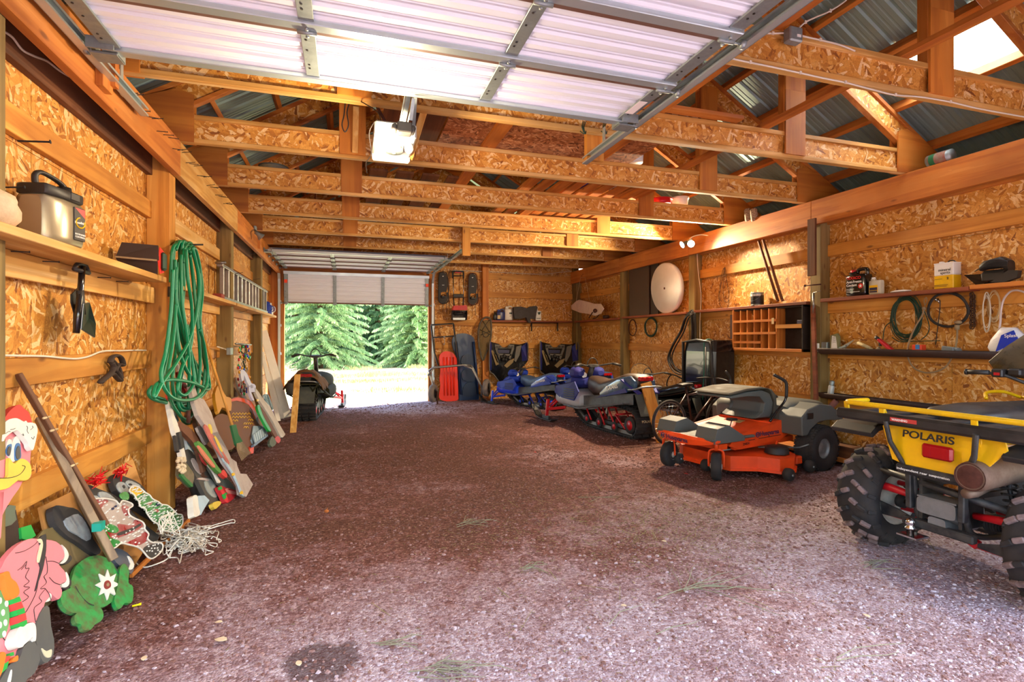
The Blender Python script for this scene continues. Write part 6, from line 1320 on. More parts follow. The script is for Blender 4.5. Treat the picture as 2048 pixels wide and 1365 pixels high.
mb = MB(); c = onX(1212, 634, 5.45); mb.loft([(-.1, 0, 0, .02, .02, 3), (-.08, 0, 0, .04, .04, 3), (.08, 0, 0, .04, .04, 3), (.1, 0, 0, .02, .02, 3)], 12, 0, True, at(c.x, c.y, 1.925) @ Matrix.Rotation(PI/2, 4, 'Z')); single('dark_block', mb, M['bitum'], 'small dark block on the short far shelf', 'block')
# ---- cable and junction box on the nearest truss
T = thing('junction_box', 'grey junction box on top of the nearest truss with white cables', 'junction box', tuple(onY(1586, 70, 2.56)))
a = onY(1586, 72, 2.56); mb = MB(); mb.box(a - Vector((.05, .03, .045)), a + Vector((.05, .03, .045)), 0, None, .008); bx_ = obj('box_body', mb, M['galvd'], T, True); mb = MB(); mb.box(a + Vector((.0, -.033, -.02)), a + Vector((.03, -.03, -.005))); obj('box_label', mb, M['white'], bx_, True)
for pts, lab in (([(1596, 58), (1610, 45), (1630, 35), (1660, 22), (1690, 2), (1710, -20)], 'white cable rising from the junction box to the upper brace'), ([(1570, 66), (1545, 67), (1520, 66), (1500, 62)], 'white cable between the near door track and junction box'), ([(1604, 72), (1640, 80), (1680, 90), (1710, 102)], 'thin white cable sagging right of the junction box'), ([(1440, 112), (1500, 125), (1545, 134), (1600, 146), (1645, 156), (1690, 165), (1740, 178), (1790, 190), (1840, 194), (1900, 204), (1960, 218), (2060, 236)], 'long white cable stapled along the nearest truss chord')):
 mb = MB(); mb.tube(smooth_path([onY(x, y, 2.585) for x, y in pts], 5), .0055, 6)
 for x, y in pts[1:-1:2]: q = onY(x, y, 2.585); mb.box(q - Vector((.008, .008, .009)), q + Vector((.008, .0, .009)))
 single('power_cable', mb, M['cordw'], lab, 'cable')
# ---- loft storage
def bucket(c, r, h, m, lab, lid=None):
 T = thing('bucket', lab, 'bucket', tuple(c)); mb = MB(); mb.lathe([(0, 0), (r*.86, 0), (r*.88, .01), (r*.96, h*.8), (r*1.05, h*.82), (r*1.05, h*.86), (r, h*.88), (r*1.02, h)], 28); obj('pail', mb, m, T); mb = MB(); mb.lathe([(0, h*1.01), (r*1.0, h*1.01), (r*1.06, h*.99), (r*1.06, h*.95)], 28); obj('lid', mb, lid or m, T)
bucket(Vector((3.05, 5.22, ZT + .06)), .14, .25, M['white'], 'white lidded bucket on the loft above the third truss'); bucket(Vector((3.4, 6.2, ZT + .07)), .14, .16, M['white'], 'low white tub on the loft boards beside the blue one')
bucket(Vector((4.30, 6.55, ZT + .02)), .16, .07, M['red'], 'wide red round tub on the right part of the loft', M['red']); bucket(Vector((4.62, 6.55, ZT + .02)), .12, .12, M['white'], 'white bucket on the loft right of the red tub')
mb = MB(); mb.box((2.72, 6.1, ZT + .07), (3.0, 6.35, ZT + .17), 0, None, .03); mb.box((2.78, 6.14, ZT + .17), (2.95, 6.3, ZT + .21), 0, None, .02); single('blue_case', mb, M['bluarm'], 'bright blue case on the loft boards', 'case')
bucket(Vector((-.85, 6.95, ZT + .06)), .16, .12, M['galvd'], 'dull metal pan high on the loft at left'); mb = MB(); mb.tube([onZ(1060, 295, ZT + .3), onZ(1120, 298, ZT + .3)], .05, 12); single('cream_roll', mb, P('cream roll', '#cfc6a0', .7), 'cream coloured roll visible between the second and third trusses', 'roll')
mb = MB()
for x in (1166, 1208):
 for k in range(3): mb.tube(smooth_path([onY(x + 3*k, 243, 3.8), onY(x - 2 + 2*k, 255, 3.78), onY(x + 3 + k, 268, 3.79), onY(x + 6*(k-1), 262, 3.8)], 4), .004, 5)
single('cable_ends', mb, M['dkgreen'], 'dark green cord ends dangling beside the right track hanger', 'cord')
# ================================================================ BACK WALL
YW = 12.12
def bp(pts, Y=YW): return [onY(x, y, Y) for x, y in pts]
def slabY(pts, t, Y=YW, smooth=0):
 P_ = bp(pts, Y); P_ = smooth_path(P_, smooth, True) if smooth else P_
 mb = MB(); mb.prism(P_, (0, -1, 0), t); return mb
KB = lambda pts: K(860, 530, 4.55, pts)
# toboggans
T = thing('toboggan', 'bright orange red plastic toboggan upright against the back wall', 'sled', tuple(onZ(899, 803)))
o = [(85, 860), (95, 815), (125, 792), (165, 788), (205, 800), (235, 840), (245, 880), (258, 1180), (255, 1225), (225, 1240), (150, 1242), (100, 1230), (82, 1195), (95, 1100), (88, 1040), (95, 960)]
TO = P('orange toboggan', '#f5310c', .3, coat=.3); mb = slabY(KB(o), .05, 11.96, 3); obj('hull', mb, TO, T, True, bev=.012)
for x in (125, 155, 185, 212):
 mb = MB(); mb.tube([q for q in bp(KB([(x, 840), (x + 4, 1000), (x + 8, 1190)]), 11.95)], .022, 8, flat=.8); obj('ridge', mb, TO, T, True)
T = thing('toboggan', 'dark blue moulded plastic toboggan upright beside the orange one', 'sled', tuple(onZ(935, 802)))
TB = P('navy toboggan', '#17335e', .3, coat=.4); o = [(200, 690), (215, 650), (250, 630), (300, 624), (350, 632), (395, 660), (410, 710), (405, 760), (410, 880), (425, 1000), (442, 1160), (444, 1232), (400, 1238), (330, 1242), (268, 1238), (262, 1100), (255, 950), (240, 830), (215, 780), (202, 730)]
mb = slabY(KB(o), .06, 12.04, 2); obj('hull', mb, TB, T, True, bev=.015); M['navy'] = P('navy recess', '#102848', .35, coat=.4)
for o in ([(300, 830), (375, 820), (390, 900), (290, 905)], [(300, 965), (395, 950), (405, 1060), (300, 1045)], [(325, 1085), (400, 1078), (420, 1190), (300, 1190)]):
 mb = slabY(KB(o), .03, 11.975, 3); obj('seat_recess', mb, M['navy'], T, True, bev=.01)
for x0, x1 in ((240, 278), (398, 432)): mb = MB(); mb.tube(bp(KB([(x0, 700), (x0 + 20, 900), (x1 + 5, 1180)]), 11.97), .025, 8); obj('side_rib', mb, TB, T, True)
# snowshoes
M['shoe'] = P('black snowshoe deck', '#211d1c', .6)
for k, (x, lab) in enumerate(((0, 'left'), (269, 'right'))):
 T = thing('snowshoe', f'{lab} modern black snowshoe hanging on the back wall', 'snowshoe', tuple(bp(KB([(120 + x, 350)]))[0]), 0, 'modern snowshoes by the snow thrower'); dy = 12 * k
 o = [(p[0] + x, p[1] + dy) for p in [(80, 100), (90, 75), (120, 65), (148, 78), (158, 120), (163, 200), (166, 300), (160, 335), (135, 352), (105, 352), (82, 335), (75, 300), (76, 200)]]
 P_ = smooth_path(bp(KB(o)), 3, True); cen = sum((Vector(q) for q in P_), Vector()) / len(P_)
 mb = MB(); mb.tube([q - Vector((0, .03, 0)) for q in P_], .012, 6, closed=True); obj('frame', mb, M['rust'] if k else M['shoe'], T, True)
 hole = [(p[0] + x, p[1] + dy) for p in [(100, 285), (112, 248), (132, 248), (148, 290), (138, 300), (110, 300)]]
 top = [(p[0] + x, p[1] + dy) for p in [(82, 100), (92, 78), (120, 68), (146, 80), (156, 120), (160, 200), (148, 250), (132, 246), (112, 246), (96, 255), (78, 250), (78, 200)]]; mb = slabY(KB(top), .006, YW - .03); mb2 = slabY(KB([(p[0] + x, p[1] + dy) for p in [(78, 250), (98, 255), (100, 290), (112, 302), (138, 302), (150, 285), (148, 252), (164, 250), (164, 300), (158, 332), (135, 348), (105, 348), (84, 332), (76, 300)]]), .006, YW - .03); mb.add(mb2.v, mb2.f); obj('deck', mb, M['shoe'], T, True)
 mb = MB(); q = bp(KB([(122 + x, 290 + dy)]), YW - .06)[0]; mb.box(q - Vector((.05, .02, .03)), q + Vector((.05, .02, .02)), 0, None, .01); mb.tube(arc(q, .05, 0, 180, 8), .008, 5); obj('binding', mb, M['black'], T, True)
 for a, b in (((115, 345), (118, 432)), ((150, 345), (154, 448)))[(0 if k == 0 else 1):]:
  mb = MB(); mb.bar(*bp(KB([(a[0] + x - 8*k, a[1] + dy), (b[0] + x - 8*k, b[1] + dy)]), YW - .02), .006, .022); obj('strap', mb, M['black'], T, True)
 mb = MB(); q = bp(KB([(118 + x, 105 + dy)]), YW - .037)[0]; mb.prism([q + Vector((-.02, 0, .008)), q + Vector((0, 0, -.012)), q + Vector((.025, 0, .012))], (0, -1, 0), .002); mb.bar(*bp(KB([(110 + x, 185 + dy), (130 + x, 185 + dy)]), YW - .037), .003, .008); obj('badge', mb, M['wink'], T, True)
# electric snow thrower hanging
T = thing('snow_thrower', 'small red electric snow thrower hanging between the snowshoes', 'snow thrower', tuple(bp(KB([(260, 500)]))[0]))
mb = MB()
for x in (211, 302): mb.tube(bp(KB([(x, 70), (x + 4, 370)]), YW - .05), .012, 8)
obj('handle_tube', mb, M['chrome'], T, True)
mb = MB(); mb.tube(smooth_path(bp(KB([(206, 120), (206, 66), (225, 60), (290, 62), (305, 70), (304, 120)]), YW - .06), 3), .018, 8); mb.tube(bp(KB([(215, 100), (300, 100)]), YW - .06), .012, 8); q = bp(KB([(210, 265), (306, 300)]), YW - .05); mb.box(q[0] - Vector((0, .03, 0)), q[1] + Vector((0, .03, .0)), 0, None, .01); mb.tube(bp(KB([(212, 300), (222, 380)]), YW - .06), .014, 8); mb.tube(bp(KB([(302, 300), (300, 380)]), YW - .06), .014, 8); mb.tube(smooth_path(bp(KB([(206, 60), (180, 62), (170, 80), (170, 112)]), YW - .03), 4), .006, 6); obj('grip_frame', mb, M['black'], T, True)
mb = MB(); mb.bar(*bp(KB([(228, 70), (282, 72)]), YW - .085), .02, .025); obj('switch_bar', mb, M['red'], T, True)
mb = MB(); o = KB([(205, 375), (322, 372), (328, 415), (196, 415)]); mb.prism(bp(o, YW - .2), (0, -1, 0), -.16); rh = obj('red_housing', mb, M['red'], T, True, bev=.01); wfix('TORO', .045, M['wink'], rh, bp(KB([(240, 392)]), YW - .203)[0], (1, 0, 0), (0, 0, 1), squeeze=1.0)
mb = MB(); mb.prism(bp(KB([(196, 418), (330, 418), (326, 505), (204, 505)]), YW - .06), (0, 1, 0), .02)
for x in (196, 328): mb.prism([onY(860 + a / 4.55, 530 + b / 4.55, YW - .06) + Vector((0, d, 0)) for a, b, d in ((x, 418, 0), (x, 418, -.16), (x, 500, -.12), (x, 505, 0))], (1, 0, 0), .008)
for k in range(4): mb.tube(bp(KB([(222 + 25*k, 428), (238 + 25*k, 462)]), YW - .12), .014, 6)
mb.tube(bp(KB([(200, 445), (326, 445)]), YW - .12), .015, 8); obj('auger_housing', mb, M['black'], T, True)
mb = MB(); mb.prism(bp(KB([(208, 482), (322, 482), (320, 502), (210, 502)]), YW - .17), (0, -1, 0), .01); obj('scraper_blade', mb, M['galv'], T, True)
# old wooden snowshoe hanging on the post
T = thing('wooden_snowshoe', 'old wooden teardrop snowshoe hanging on the back post', 'snowshoe', tuple(bp(KB([(500, 870)]))[0])); o = [(480, 870), (455, 790), (442, 700), (440, 610), (458, 530), (490, 488), (520, 478), (550, 495), (558, 560), (555, 650), (535, 740), (505, 820)]
P_ = smooth_path(bp(KB(o), 12.0), 4, True); mb = MB(); mb.tube(P_, .022, 8, closed=True); obj('frame', mb, P('grey old wood', '#4a4236', .8, dirt=.5, dirtcol='#8a8478', scale=8), T, True)
mb = MB()
for a, b in (((470, 600), (540, 500)), ((480, 510), (545, 620)), ((462, 640), (556, 600)), ((450, 590), (560, 640))): mb.tube(bp(KB([a, b]), 12.0), .008, 6)
mb.tube(smooth_path(bp(KB([(475, 610), (490, 650), (520, 655), (545, 625)]), 11.99), 4), .008, 6); obj('lacing', mb, M['black'], T, True)
mb = MB(); mb.prism([q + (Vector(P_[0]) - Vector(q)) * .06 for q in P_], (0, -1, 0), .004); obj('webbing', mb, P('translucent webbing', '#7c6a44', .8, alpha=.55), T, True)
# cart
T = thing('trailer_cart', 'grey steel tube dolly cart with two wheels before the toboggans', 'cart', tuple(onZ(920, 812))); Yc = 11.55
def cp(pts, Y=Yc): return bp(KB(pts), Y)
mb = MB(); mb.tube(cp([(8, 548), (215, 535)], 11.9), .018, 8); mb.tube(cp([(12, 555), (40, 800), (75, 918)], 11.8), .02, 8); mb.tube(cp([(212, 535), (235, 700), (262, 900)], 11.8), .02, 8); mb.tube(cp([(30, 662), (222, 648)], 11.85), .016, 8)
obj('upright_frame', mb, M['blkf'], T, True, label='dark brown upright frame')
mb = MB(); mb.tube(cp([(-10, 965), (30, 938), (80, 932), (310, 912), (375, 920)]), .024, 8); mb.tube(cp([(310, 915), (380, 945), (470, 1110), (470, 1255)], 11.55), .022, 8); mb.tube(cp([(375, 918), (395, 950), (475, 1125), (510, 1130)]), .022, 8); mb.tube(cp([(-10, 960), (20, 1060), (60, 1150)]), .024, 8); mb.tube(cp([(30, 940), (-20, 1010)]), .02, 8); mb.tube(cp([(395, 1270), (470, 1262)]), .02, 6)
obj('axle_frame', mb, M['steel'], T, True); mb = MB(); mb.tube(cp([(65, 1150), (68, 1300)]), .018, 8); mb.tube(cp([(48, 1306), (148, 1296)]), .02, 6); obj('stand_leg', mb, M['rust'], T, True)
for (x, y, dx) in ((30, 1170, 0), (515, 1120, 0)):
 q = cp([(x, y)])[0]; mb = MB(); Mx = at(q.x, q.y, q.z) @ Matrix.Rotation(R(62), 4, 'Z') @ RX
 r = .2; mb.lathe([(r*.55, -.05), (r*.9, -.055), (r, -.03), (r, .03), (r*.9, .055), (r*.55, .05)], 28, 0, Mx); w = obj('wheel', mb, P('grey dusty tyre', '#857a72', .85, dirt=.5, dirtcol='#4a4440'), T, True); mb = MB(); mb.lathe([(r*.58, -.03), (r*.2, -.02), (0, -.045)], 20, 0, Mx); mb.lathe([(r*.58, .03), (r*.2, .02), (0, .045)], 20, 0, Mx); obj('rim', mb, M['black'], w, True)
mb = MB(); mb.tube(smooth_path(cp([(128, 650), (132, 690), (134, 715), (128, 728), (122, 718)], 11.84), 4), .006, 6); mb.ball(cp([(132, 655)], 11.83)[0], .025, 8); single('hook_tool', mb, M['steel'], 'steel hook hanging from the crossbar of the cart', 'hook')
# jugs, jacket, bottle on the back shelf (top z 1.88)
def onsh(px): q = onY(px, 640, 12.07); return Vector((q.x, 12.07, 1.881))
T = jug(onsh(1001), .20, .11, .26, P('dark blue jug', '#1c2a66', .35, dirt=.15), None, 'dark blue oil jug at the left end of the back shelf', nm='jug', capm=M['blue']); mb = MB(); mb.box((-.09, -.058, .03), (-.02, -.056, .12)); obj('paper_label', mb, M['tan'], T)
mb = MB(); q = onsh(990); mb.loft([(-.04, 0, .07, .03, .06, 3), (.0, 0, .08, .04, .08, 4), (.04, 0, .07, .03, .06, 3)], 12, 0, True, at(q.x, q.y, q.z)); mb.lathe([(0, .19), (.02, .19), (.02, .15)], 10, 0, at(*q)); single('bottle', mb, M['black'], 'small black bottle beside the dark blue jug', 'bottle')
T = jug(onsh(1017), .20, .12, .34, P('milky jug', '#d8cfc4', .4, dirt=.1), None, 'tall milky white jug on the back shelf', capm=M['white']); mb = MB(); mb.box((-.0, -.062, .15), (.07, -.06, .19)); mb.box((.01, -.062, .10), (.05, -.06, .11)); obj('small_print', mb, M['ink'], T)
T = jug(onsh(1076), .14, .09, .30, M['white'], None, 'white and green bottle at the right of the back shelf', 'bottle', P('pale cap', '#d8e0c8', .5), nm='bottle', handle=False); mb = MB(); mb.prism([(-.03, -.047, .2), (.05, -.047, .22), (.04, -.047, .16), (.0, -.047, .14)], (0, -1, 0), .002); mb.box((-.05, -.047, .05), (.05, -.046, .065)); obj('label_print', mb, M['dkgreen'], T)
mb = MB(); qs = bp(K(970, 600, 6.826, [(380, 100), (480, 95), (560, 120), (600, 95), (680, 85), (700, 105), (690, 150), (670, 262), (600, 262), (610, 320), (575, 310), (545, 240), (480, 262), (390, 262), (378, 180)]), 12.0); mb.prism(qs, (0, -1, 0), -.10); single('folded_jacket', mb, P('grey jacket', '#3f3a38', .85, dirt=.4, dirtcol='#5c5a60', scale=14, bump=.8), 'crumpled dark grey jacket hanging over the back shelf', 'jacket', bev=.02)
mb = MB(); kk = lambda p: bp(K(970, 600, 6.826, p), 12.1); mb.tube(kk([(635, 312), (1000, 316)]), .012, 6)
for x in (636, 992): mb.tube(kk([(x, 315), (x, 430)]), .016, 6); mb.tube(kk([(x - 8, 385), (x + 8, 385)]), .012, 6)
single('hanging_rail', mb, M['black'], 'black iron rail with two hooks under the back shelf', 'rail')
mb = MB(); mb.tube(smooth_path([onY(x, y, 12.1) for x, y in [(905, 541), (960, 543), (1020, 546), (1080, 549), (1120, 545), (1143, 543)]], 4), .006, 6); single('wall_cable', mb, M['cordw'], 'white cable running along the top of the back wall', 'cable')
# hood shells leaning on the wall
M['hgrey'] = P('grey inner shell', '#5f5c58', .5, dirt=.4, dirtcol='#8a7c66', scale=6)
def hoodshell(dx, lab, mir=False):
 k = lambda pts, Y: bp(K(970 + dx, 600, 6.826, pts), Y); T = thing('cowl_shell', lab, 'cowl', tuple(k([(300, 1100)], 11.9)[0]))
 mb = MB(); o = [(62, 590), (78, 575), (190, 605), (235, 650), (300, 650), (345, 600), (470, 612), (575, 580), (588, 600), (585, 830), (530, 900), (440, 980), (340, 1060), (190, 1130), (110, 1010), (62, 960)]
 mb.prism(k(o, 12.02), (0, -1, 0), -.02); obj('outer_shell', mb, M['blackg'], T, True, bev=.004)
 mb = MB(); mb.prism([*k([(78, 575), (62, 600), (60, 960)], 11.92), *k([(90, 960), (90, 610)], 12.0)], (-1, -1, 0), .012); mb.prism([*k([(500, 640), (575, 580)], 11.98), *k([(588, 600), (585, 830)], 11.88), *k([(510, 840)], 12.0)], (1, -1, 0), .012); obj('side_wall', mb, M['purp'], T, True)
 mb = MB(); mb.tube(smooth_path(k([(78, 575), (62, 600), (62, 960), (110, 1010), (200, 1130)], 11.9), 3), .014, 6); mb.tube(k([(575, 580), (588, 620), (585, 830)], 11.87), .014, 6); obj('shell_edge', mb, M['hgrey'], T, True)
 for o, t in (([(135, 610), (200, 615), (240, 655), (295, 655), (335, 612), (400, 615), (395, 665), (140, 665)], .05), ([(135, 660), (170, 662), (215, 800), (200, 820)], .05), ([(370, 662), (400, 660), (345, 815), (325, 800)], .05), ([(165, 735), (365, 742), (360, 765), (175, 758)], .04), ([(430, 640), (500, 620), (470, 760), (420, 850), (400, 830)], .04)):
  mb = MB(); mb.prism(k(o, 11.97), (0, -1, 0), t); obj('inner_bracket', mb, M['hgrey'], T, True, bev=.004)
 for x in (150, 190, 315, 360): mb = MB(); mb.prism(k([(x, 632), (x + 26, 632), (x + 26, 652), (x, 652)], 11.918), (0, -1, 0), .004); obj('slot', mb, M['black'], T, True)
 mb = MB(); mb.prism(k([(175, 682), (335, 686), (330, 730), (182, 728)], 11.95), (0, -1, 0), .02); obj('blue_window', mb, M['inkblue'], T, True)
 mb = MB()
 for q, r in zip(k([(225, 780), (262, 770), (300, 785), (250, 815), (285, 820)], 11.95), (.04, .05, .04, .045, .04)): mb.ball(q, r, 8)
 obj('wiring', mb, M['black'], T, True)
 for o in ([(80, 690), (110, 690), (190, 880), (150, 900)], [(260, 900), (330, 830), (400, 800), (380, 860), (300, 930)], [(110, 720), (150, 760), (180, 850), (165, 860)]):
  mb = MB(); mb.prism(k(o, 11.96), (0, -1, 0), .03); obj('foam_pad', mb, P('tan foam', '#8a7654', .9), T, True, bev=.005)
hoodshell(0, 'left of two upturned cowl shells leaning on the back wall'); hoodshell(101, 'right of two upturned cowl shells near the back corner')
lumber('wood_offcut', onZ(1112, 800, .02) , onY(1120, 752, 10.9), .04, .10, M['fir_z'], 'short orange offcut standing between the two blue snowmobiles', up=(1, 0, 0))
# ================================================================ LEFT WALL
shelf(-1.53, -1.29, .4, 4.53, 1.90, M['pale_y'], 'long pale pine shelf on the near left wall, ending at the first post', .04)
shelf(-1.53, -1.34, 5.17, 7.40, 1.90, M['pale_y'], 'pale shelf behind the green hose on the left wall')
shelf(-1.53, -1.33, 7.41, 11.3, 1.895, M['pale_y'], 'far left shelf board carrying the metal ladder')
for a, b in ((.4, 2.66), (2.81, 4.99)):
 mb = MB(); mb.box((-1.53, a, 1.73), (-1.505, b, 1.858), 0, None, .003); obj('shelf_cleat', mb, M['pale_y'], wl)
# nails driven into beam and boards
def nail(a, d, parent, r=.003): mb = MB(); a = Vector(a); d = Vector(d); mb.tube([a, a + d], r, 5); mb.tube([a + d, a + d * 1.02], r * 2, 6); obj('nail', mb, M['rub'], parent)
rn = random.Random(9)
for k in range(26): nail((-1.345, 3.9 + .12 * k + rn.uniform(-.02, .02), 3.0 + .03 * math.sin(k * 2.1)), (.075, 0, rn.uniform(-.01, .02)), wl)
for px, py in ((5, 284), (20, 283)): pass
nail(onX(35, 282, -1.53), (.13, 0, .01), wl, .005); nail(onX(-5, 375, -1.53), (.1, 0, .01), wl, .004)
for px, py in ((22, 503), (85, 523), (195, 555), (232, 563)): nail(onX(px, py, -1.505), (.07, 0, 0), wl)
for px, py in ((478, 625), (468, 548), (505, 560), (500, 508)): nail(onX(px, py, -1.40), (.10, 0, .02), wl)
for pts, X, lab in (([(6, 62), (25, 75), (45, 100), (70, 113), (95, 123), (120, 142), (145, 156), (162, 160)], -1.51, 'white cable on the dark outer plate at top left'), ([(0, 711), (40, 712), (90, 713), (145, 718), (175, 714), (205, 703), (240, 702), (270, 701), (292, 701)], -1.52, 'white cable lying along the third left girt')):
 mb = MB(); mb.tube(smooth_path([onX(x, y, X) for x, y in pts], 5), .006, 6); single('power_cable', mb, M['cordw'], lab, 'cable')
mb = MB(); mb.tube(smooth_path([onX(400 + x / 3.248 * 1.0 - 70, y, -1.45) for x, y in [(340, 694), (370, 697), (400, 700)]], 3), .008, 6); single('cable_stub', mb, M['cordw'], 'short pale cable entering the outlet box on the second left post', 'cable')
mb = MB(); q = onX(461, 703, -1.37); mb.box(q - Vector((.03, .09, .045)), q + Vector((.02, .05, .045)), 0, None, .006); single('outlet_box', mb, M['galvd'], 'grey outlet box on the second left post', 'outlet box')
mb = MB(); a, b = onX(471, 688, -1.38), onX(502, 690, -1.42); mb.tube([a, b], .012, 8); single('metal_rod', mb, M['steel'], 'short grey metal rod above the hanging bulb string', 'rod')
# --- jug of weed killer, bag, birdhouse on shelf
c = onX(118, 470, -1.40); T = thing('sprayer_jug', 'champagne plastic jug with black handle top on the near left shelf', 'jug', (-1.40, 3.17, 1.902), R(78))
mb = MB(); mb.loft([(-.135, 0, .14, .05, .13, 5), (-.125, 0, .145, .07, .145, 6), (.0, 0, .148, .075, .148, 6), (.125, 0, .145, .07, .145, 6), (.135, 0, .14, .05, .13, 5)], 24); obj('body', mb, P('champagne plastic', '#a79c84', .28, .55, dirt=.1), T)
mb = MB(); mb.loft([(-.13, 0, .315, .06, .03, 5), (-.12, 0, .318, .072, .035, 6), (.12, 0, .318, .072, .035, 6), (.13, 0, .315, .06, .03, 5)], 20); mb.box((.02, -.075, .29), (.10, .075, .35), 0, None, .01); mb.lathe([(0, .05), (.03, .05), (.035, 0)], 16, 0, at(.09, 0, .34)); obj('black_collar', mb, M['black'], T)
mb = MB(); mb.tube(smooth_path([(-.10, 0, .345), (-.105, 0, .40), (-.07, 0, .43), (.0, 0, .425), (.07, 0, .405), (.09, 0, .375), (.085, 0, .345)], 4), .014, 10); obj('carry_handle', mb, M['black'], T)
mb = MB(); mb.box((.045, -.078, .05), (.128, -.0715, .26), 0, None, .003); lb = obj('paper_label', mb, M['black'], T); mb = MB(); mb.prism([(.05, -.0785, .255), (.124, -.0785, .255), (.124, -.0785, .20), (.09, -.0785, .225)], (0, -1, 0), .001); obj('red_flash', mb, M['red'], lb); mb = MB(); mb.tube(arc((.088, -.079, .165), .032, 100, 380, 12, (1, 0, 0), (0, 0, 1)), .004, 5); obj('gold_swoosh', mb, M['yel'], lb); fixtext('Roundup', .022, M['wink'], lb, (.048, -.0786, .155), (1, 0, .1), (0, 0, 1), squeeze=.85); fixtext('EXTENDED', .015, M['wink'], lb, (.05, -.0786, .085), (1, 0, 0), (0, 0, 1)); fixtext('CONTROL', .015, M['wink'], lb, (.05, -.0786, .068), (1, 0, 0), (0, 0, 1))
T.scale = (.95, 1, .8)
mb = MB()
q = Vector((-1.43, 2.79, 1.902)); vs = []
for i in range(9):
 for j in range(17): a = PI*i/8; b = 2*PI*j/16; rr = 1 + .25*noise.noise(Vector((i*.7, (j % 16)*.8, 3))); vs.append(q + Vector((.08*math.sin(a)*math.cos(b)*rr, .12*math.sin(a)*math.sin(b)*rr, (.09 - .09*math.cos(a)*(rr if math.cos(a) < 0 else 1)))))
mb.add(vs, [(i*17+j, i*17+j+1, (i+1)*17+j+1, (i+1)*17+j) for i in range(8) for j in range(16)], 0, True); single('paper_bag', mb, P('cream paper bag', '#d9bfa0', .8, dirt=.2, bump=.6, scale=25), 'crumpled cream bag at the left frame edge on the shelf', 'bag')
T = thing('birdhouse', 'dark brown angular wooden birdhouse lying on the end of left shelf', 'birdhouse', (-1.41, 4.38, 1.903), R(8)); M['bh'] = P('dark brown stain', '#30201a', .7, dirt=.4, dirtcol='#4a3428', scale=8)
mb = MB(); mb.prism([(-.12, -.12, .10), (.13, -.13, .09), (.12, -.09, .20), (-.09, -.10, .205)], (0, -1, 0), .016); obj('roof_board', mb, M['bh'], T, bev=.002); mb = MB(); mb.prism([(-.12, -.12, .095), (.12, -.13, .085), (.115, -.09, -.0), (-.09, -.085, .015)], (0, -1, 0), .016); obj('roof_board', mb, M['bh'], T, bev=.002)
mb = MB(); mb.bar((-.12, -.13, .098), (.12, -.14, .087), .006, .012); obj('ridge_trim', mb, M['rope'], T); mb = MB(); mb.ext([(-.07, .02), (-.07, .18), (.10, .18), (.10, .0)], -.08, .03); obj('house_body', mb, M['bh'], T); mb = MB(); mb.prism([(.125, -.125, .09), (.13, -.08, .0), (.14, .02, .02), (.14, .02, .17), (.13, -.08, .19)], (1, 0, 0), .004); obj('red_edge', mb, M['inkred'], T); mb = MB(); mb.box((.13, -.07, .03), (.16, .02, .16), 0, None, .02); obj('green_vine', mb, M['dkgreen'], T)
# --- folding shovel and strap
T = thing('folding_shovel', 'black folding shovel hanging by its handle below the left shelf', 'shovel', tuple(onX(165, 600, -1.45))); k3 = lambda pts, X=-1.46: [onX(x, y, X) for x, y in K(0, 330, 2.905, pts)]
mb = MB(); mb.tube(k3([(478, 590), (470, 700), (455, 850), (442, 978)], -1.42), .016, 10); obj('shaft', mb, M['blackg'], T, True)
mb = MB(); mb.tube(smooth_path(k3([(432, 605), (445, 580), (470, 576), (500, 590), (515, 628)], -1.42), 3), .011, 8); mb.tube(k3([(432, 605), (515, 628)], -1.42), .013, 8); obj('grip', mb, M['black'], T, True)
mb = MB(); mb.prism(k3([(455, 715), (415, 755), (415, 800), (432, 860), (430, 970), (465, 975), (480, 860), (490, 770), (485, 760)], -1.455), (1, 0, 0), .006); mb.tube(k3([(465, 730), (470, 800), (475, 870)], -1.42), .02, 8); obj('folded_bracket', mb, M['black'], T, True)
mb = MB(); A, B_, C_, D_, E_ = k3([(484, 810)], -1.40)[0], k3([(515, 800)], -1.44)[0], k3([(552, 925)], -1.44)[0], k3([(547, 1003)], -1.41)[0], k3([(470, 955)], -1.40)[0]
mid_ = k3([(512, 890)], -1.46)[0]; mb.add([A, B_, C_, D_, E_, mid_], [(0, 1, 5), (1, 2, 5), (2, 3, 5), (3, 4, 5), (4, 0, 5)]); o_ = obj('blade', mb, P('green black steel', '#24352c', .35, .4), T, True); md = o_.modifiers.new('s', 'SOLIDIFY'); md.thickness = .006; mb = MB(); mb.tube([A, B_, C_, D_, E_, A], .003, 5); obj('blade_edge', mb, M['steel'], T, True)
mb = MB(); k4 = lambda pts, X=-1.49: smooth_path([onX(x, y, X) for x, y in K(0, 330, 2.905, pts)], 4)
mb.tube(k4([(640, 1150), (650, 1120), (680, 1108), (705, 1125), (715, 1165), (690, 1160), (670, 1190), (690, 1220), (700, 1255), (680, 1240), (655, 1215), (620, 1235), (585, 1265), (595, 1250), (640, 1215), (660, 1180), (650, 1150)]), .02, 8, flat=.5); mb.tube(k4([(650, 1130), (690, 1180), (705, 1240)]), .016, 6, flat=.5)
single('leather_strap', mb, P('brown black strap', '#3a2c22', .8), 'crumpled dark strap hanging from the third left girt', 'strap')
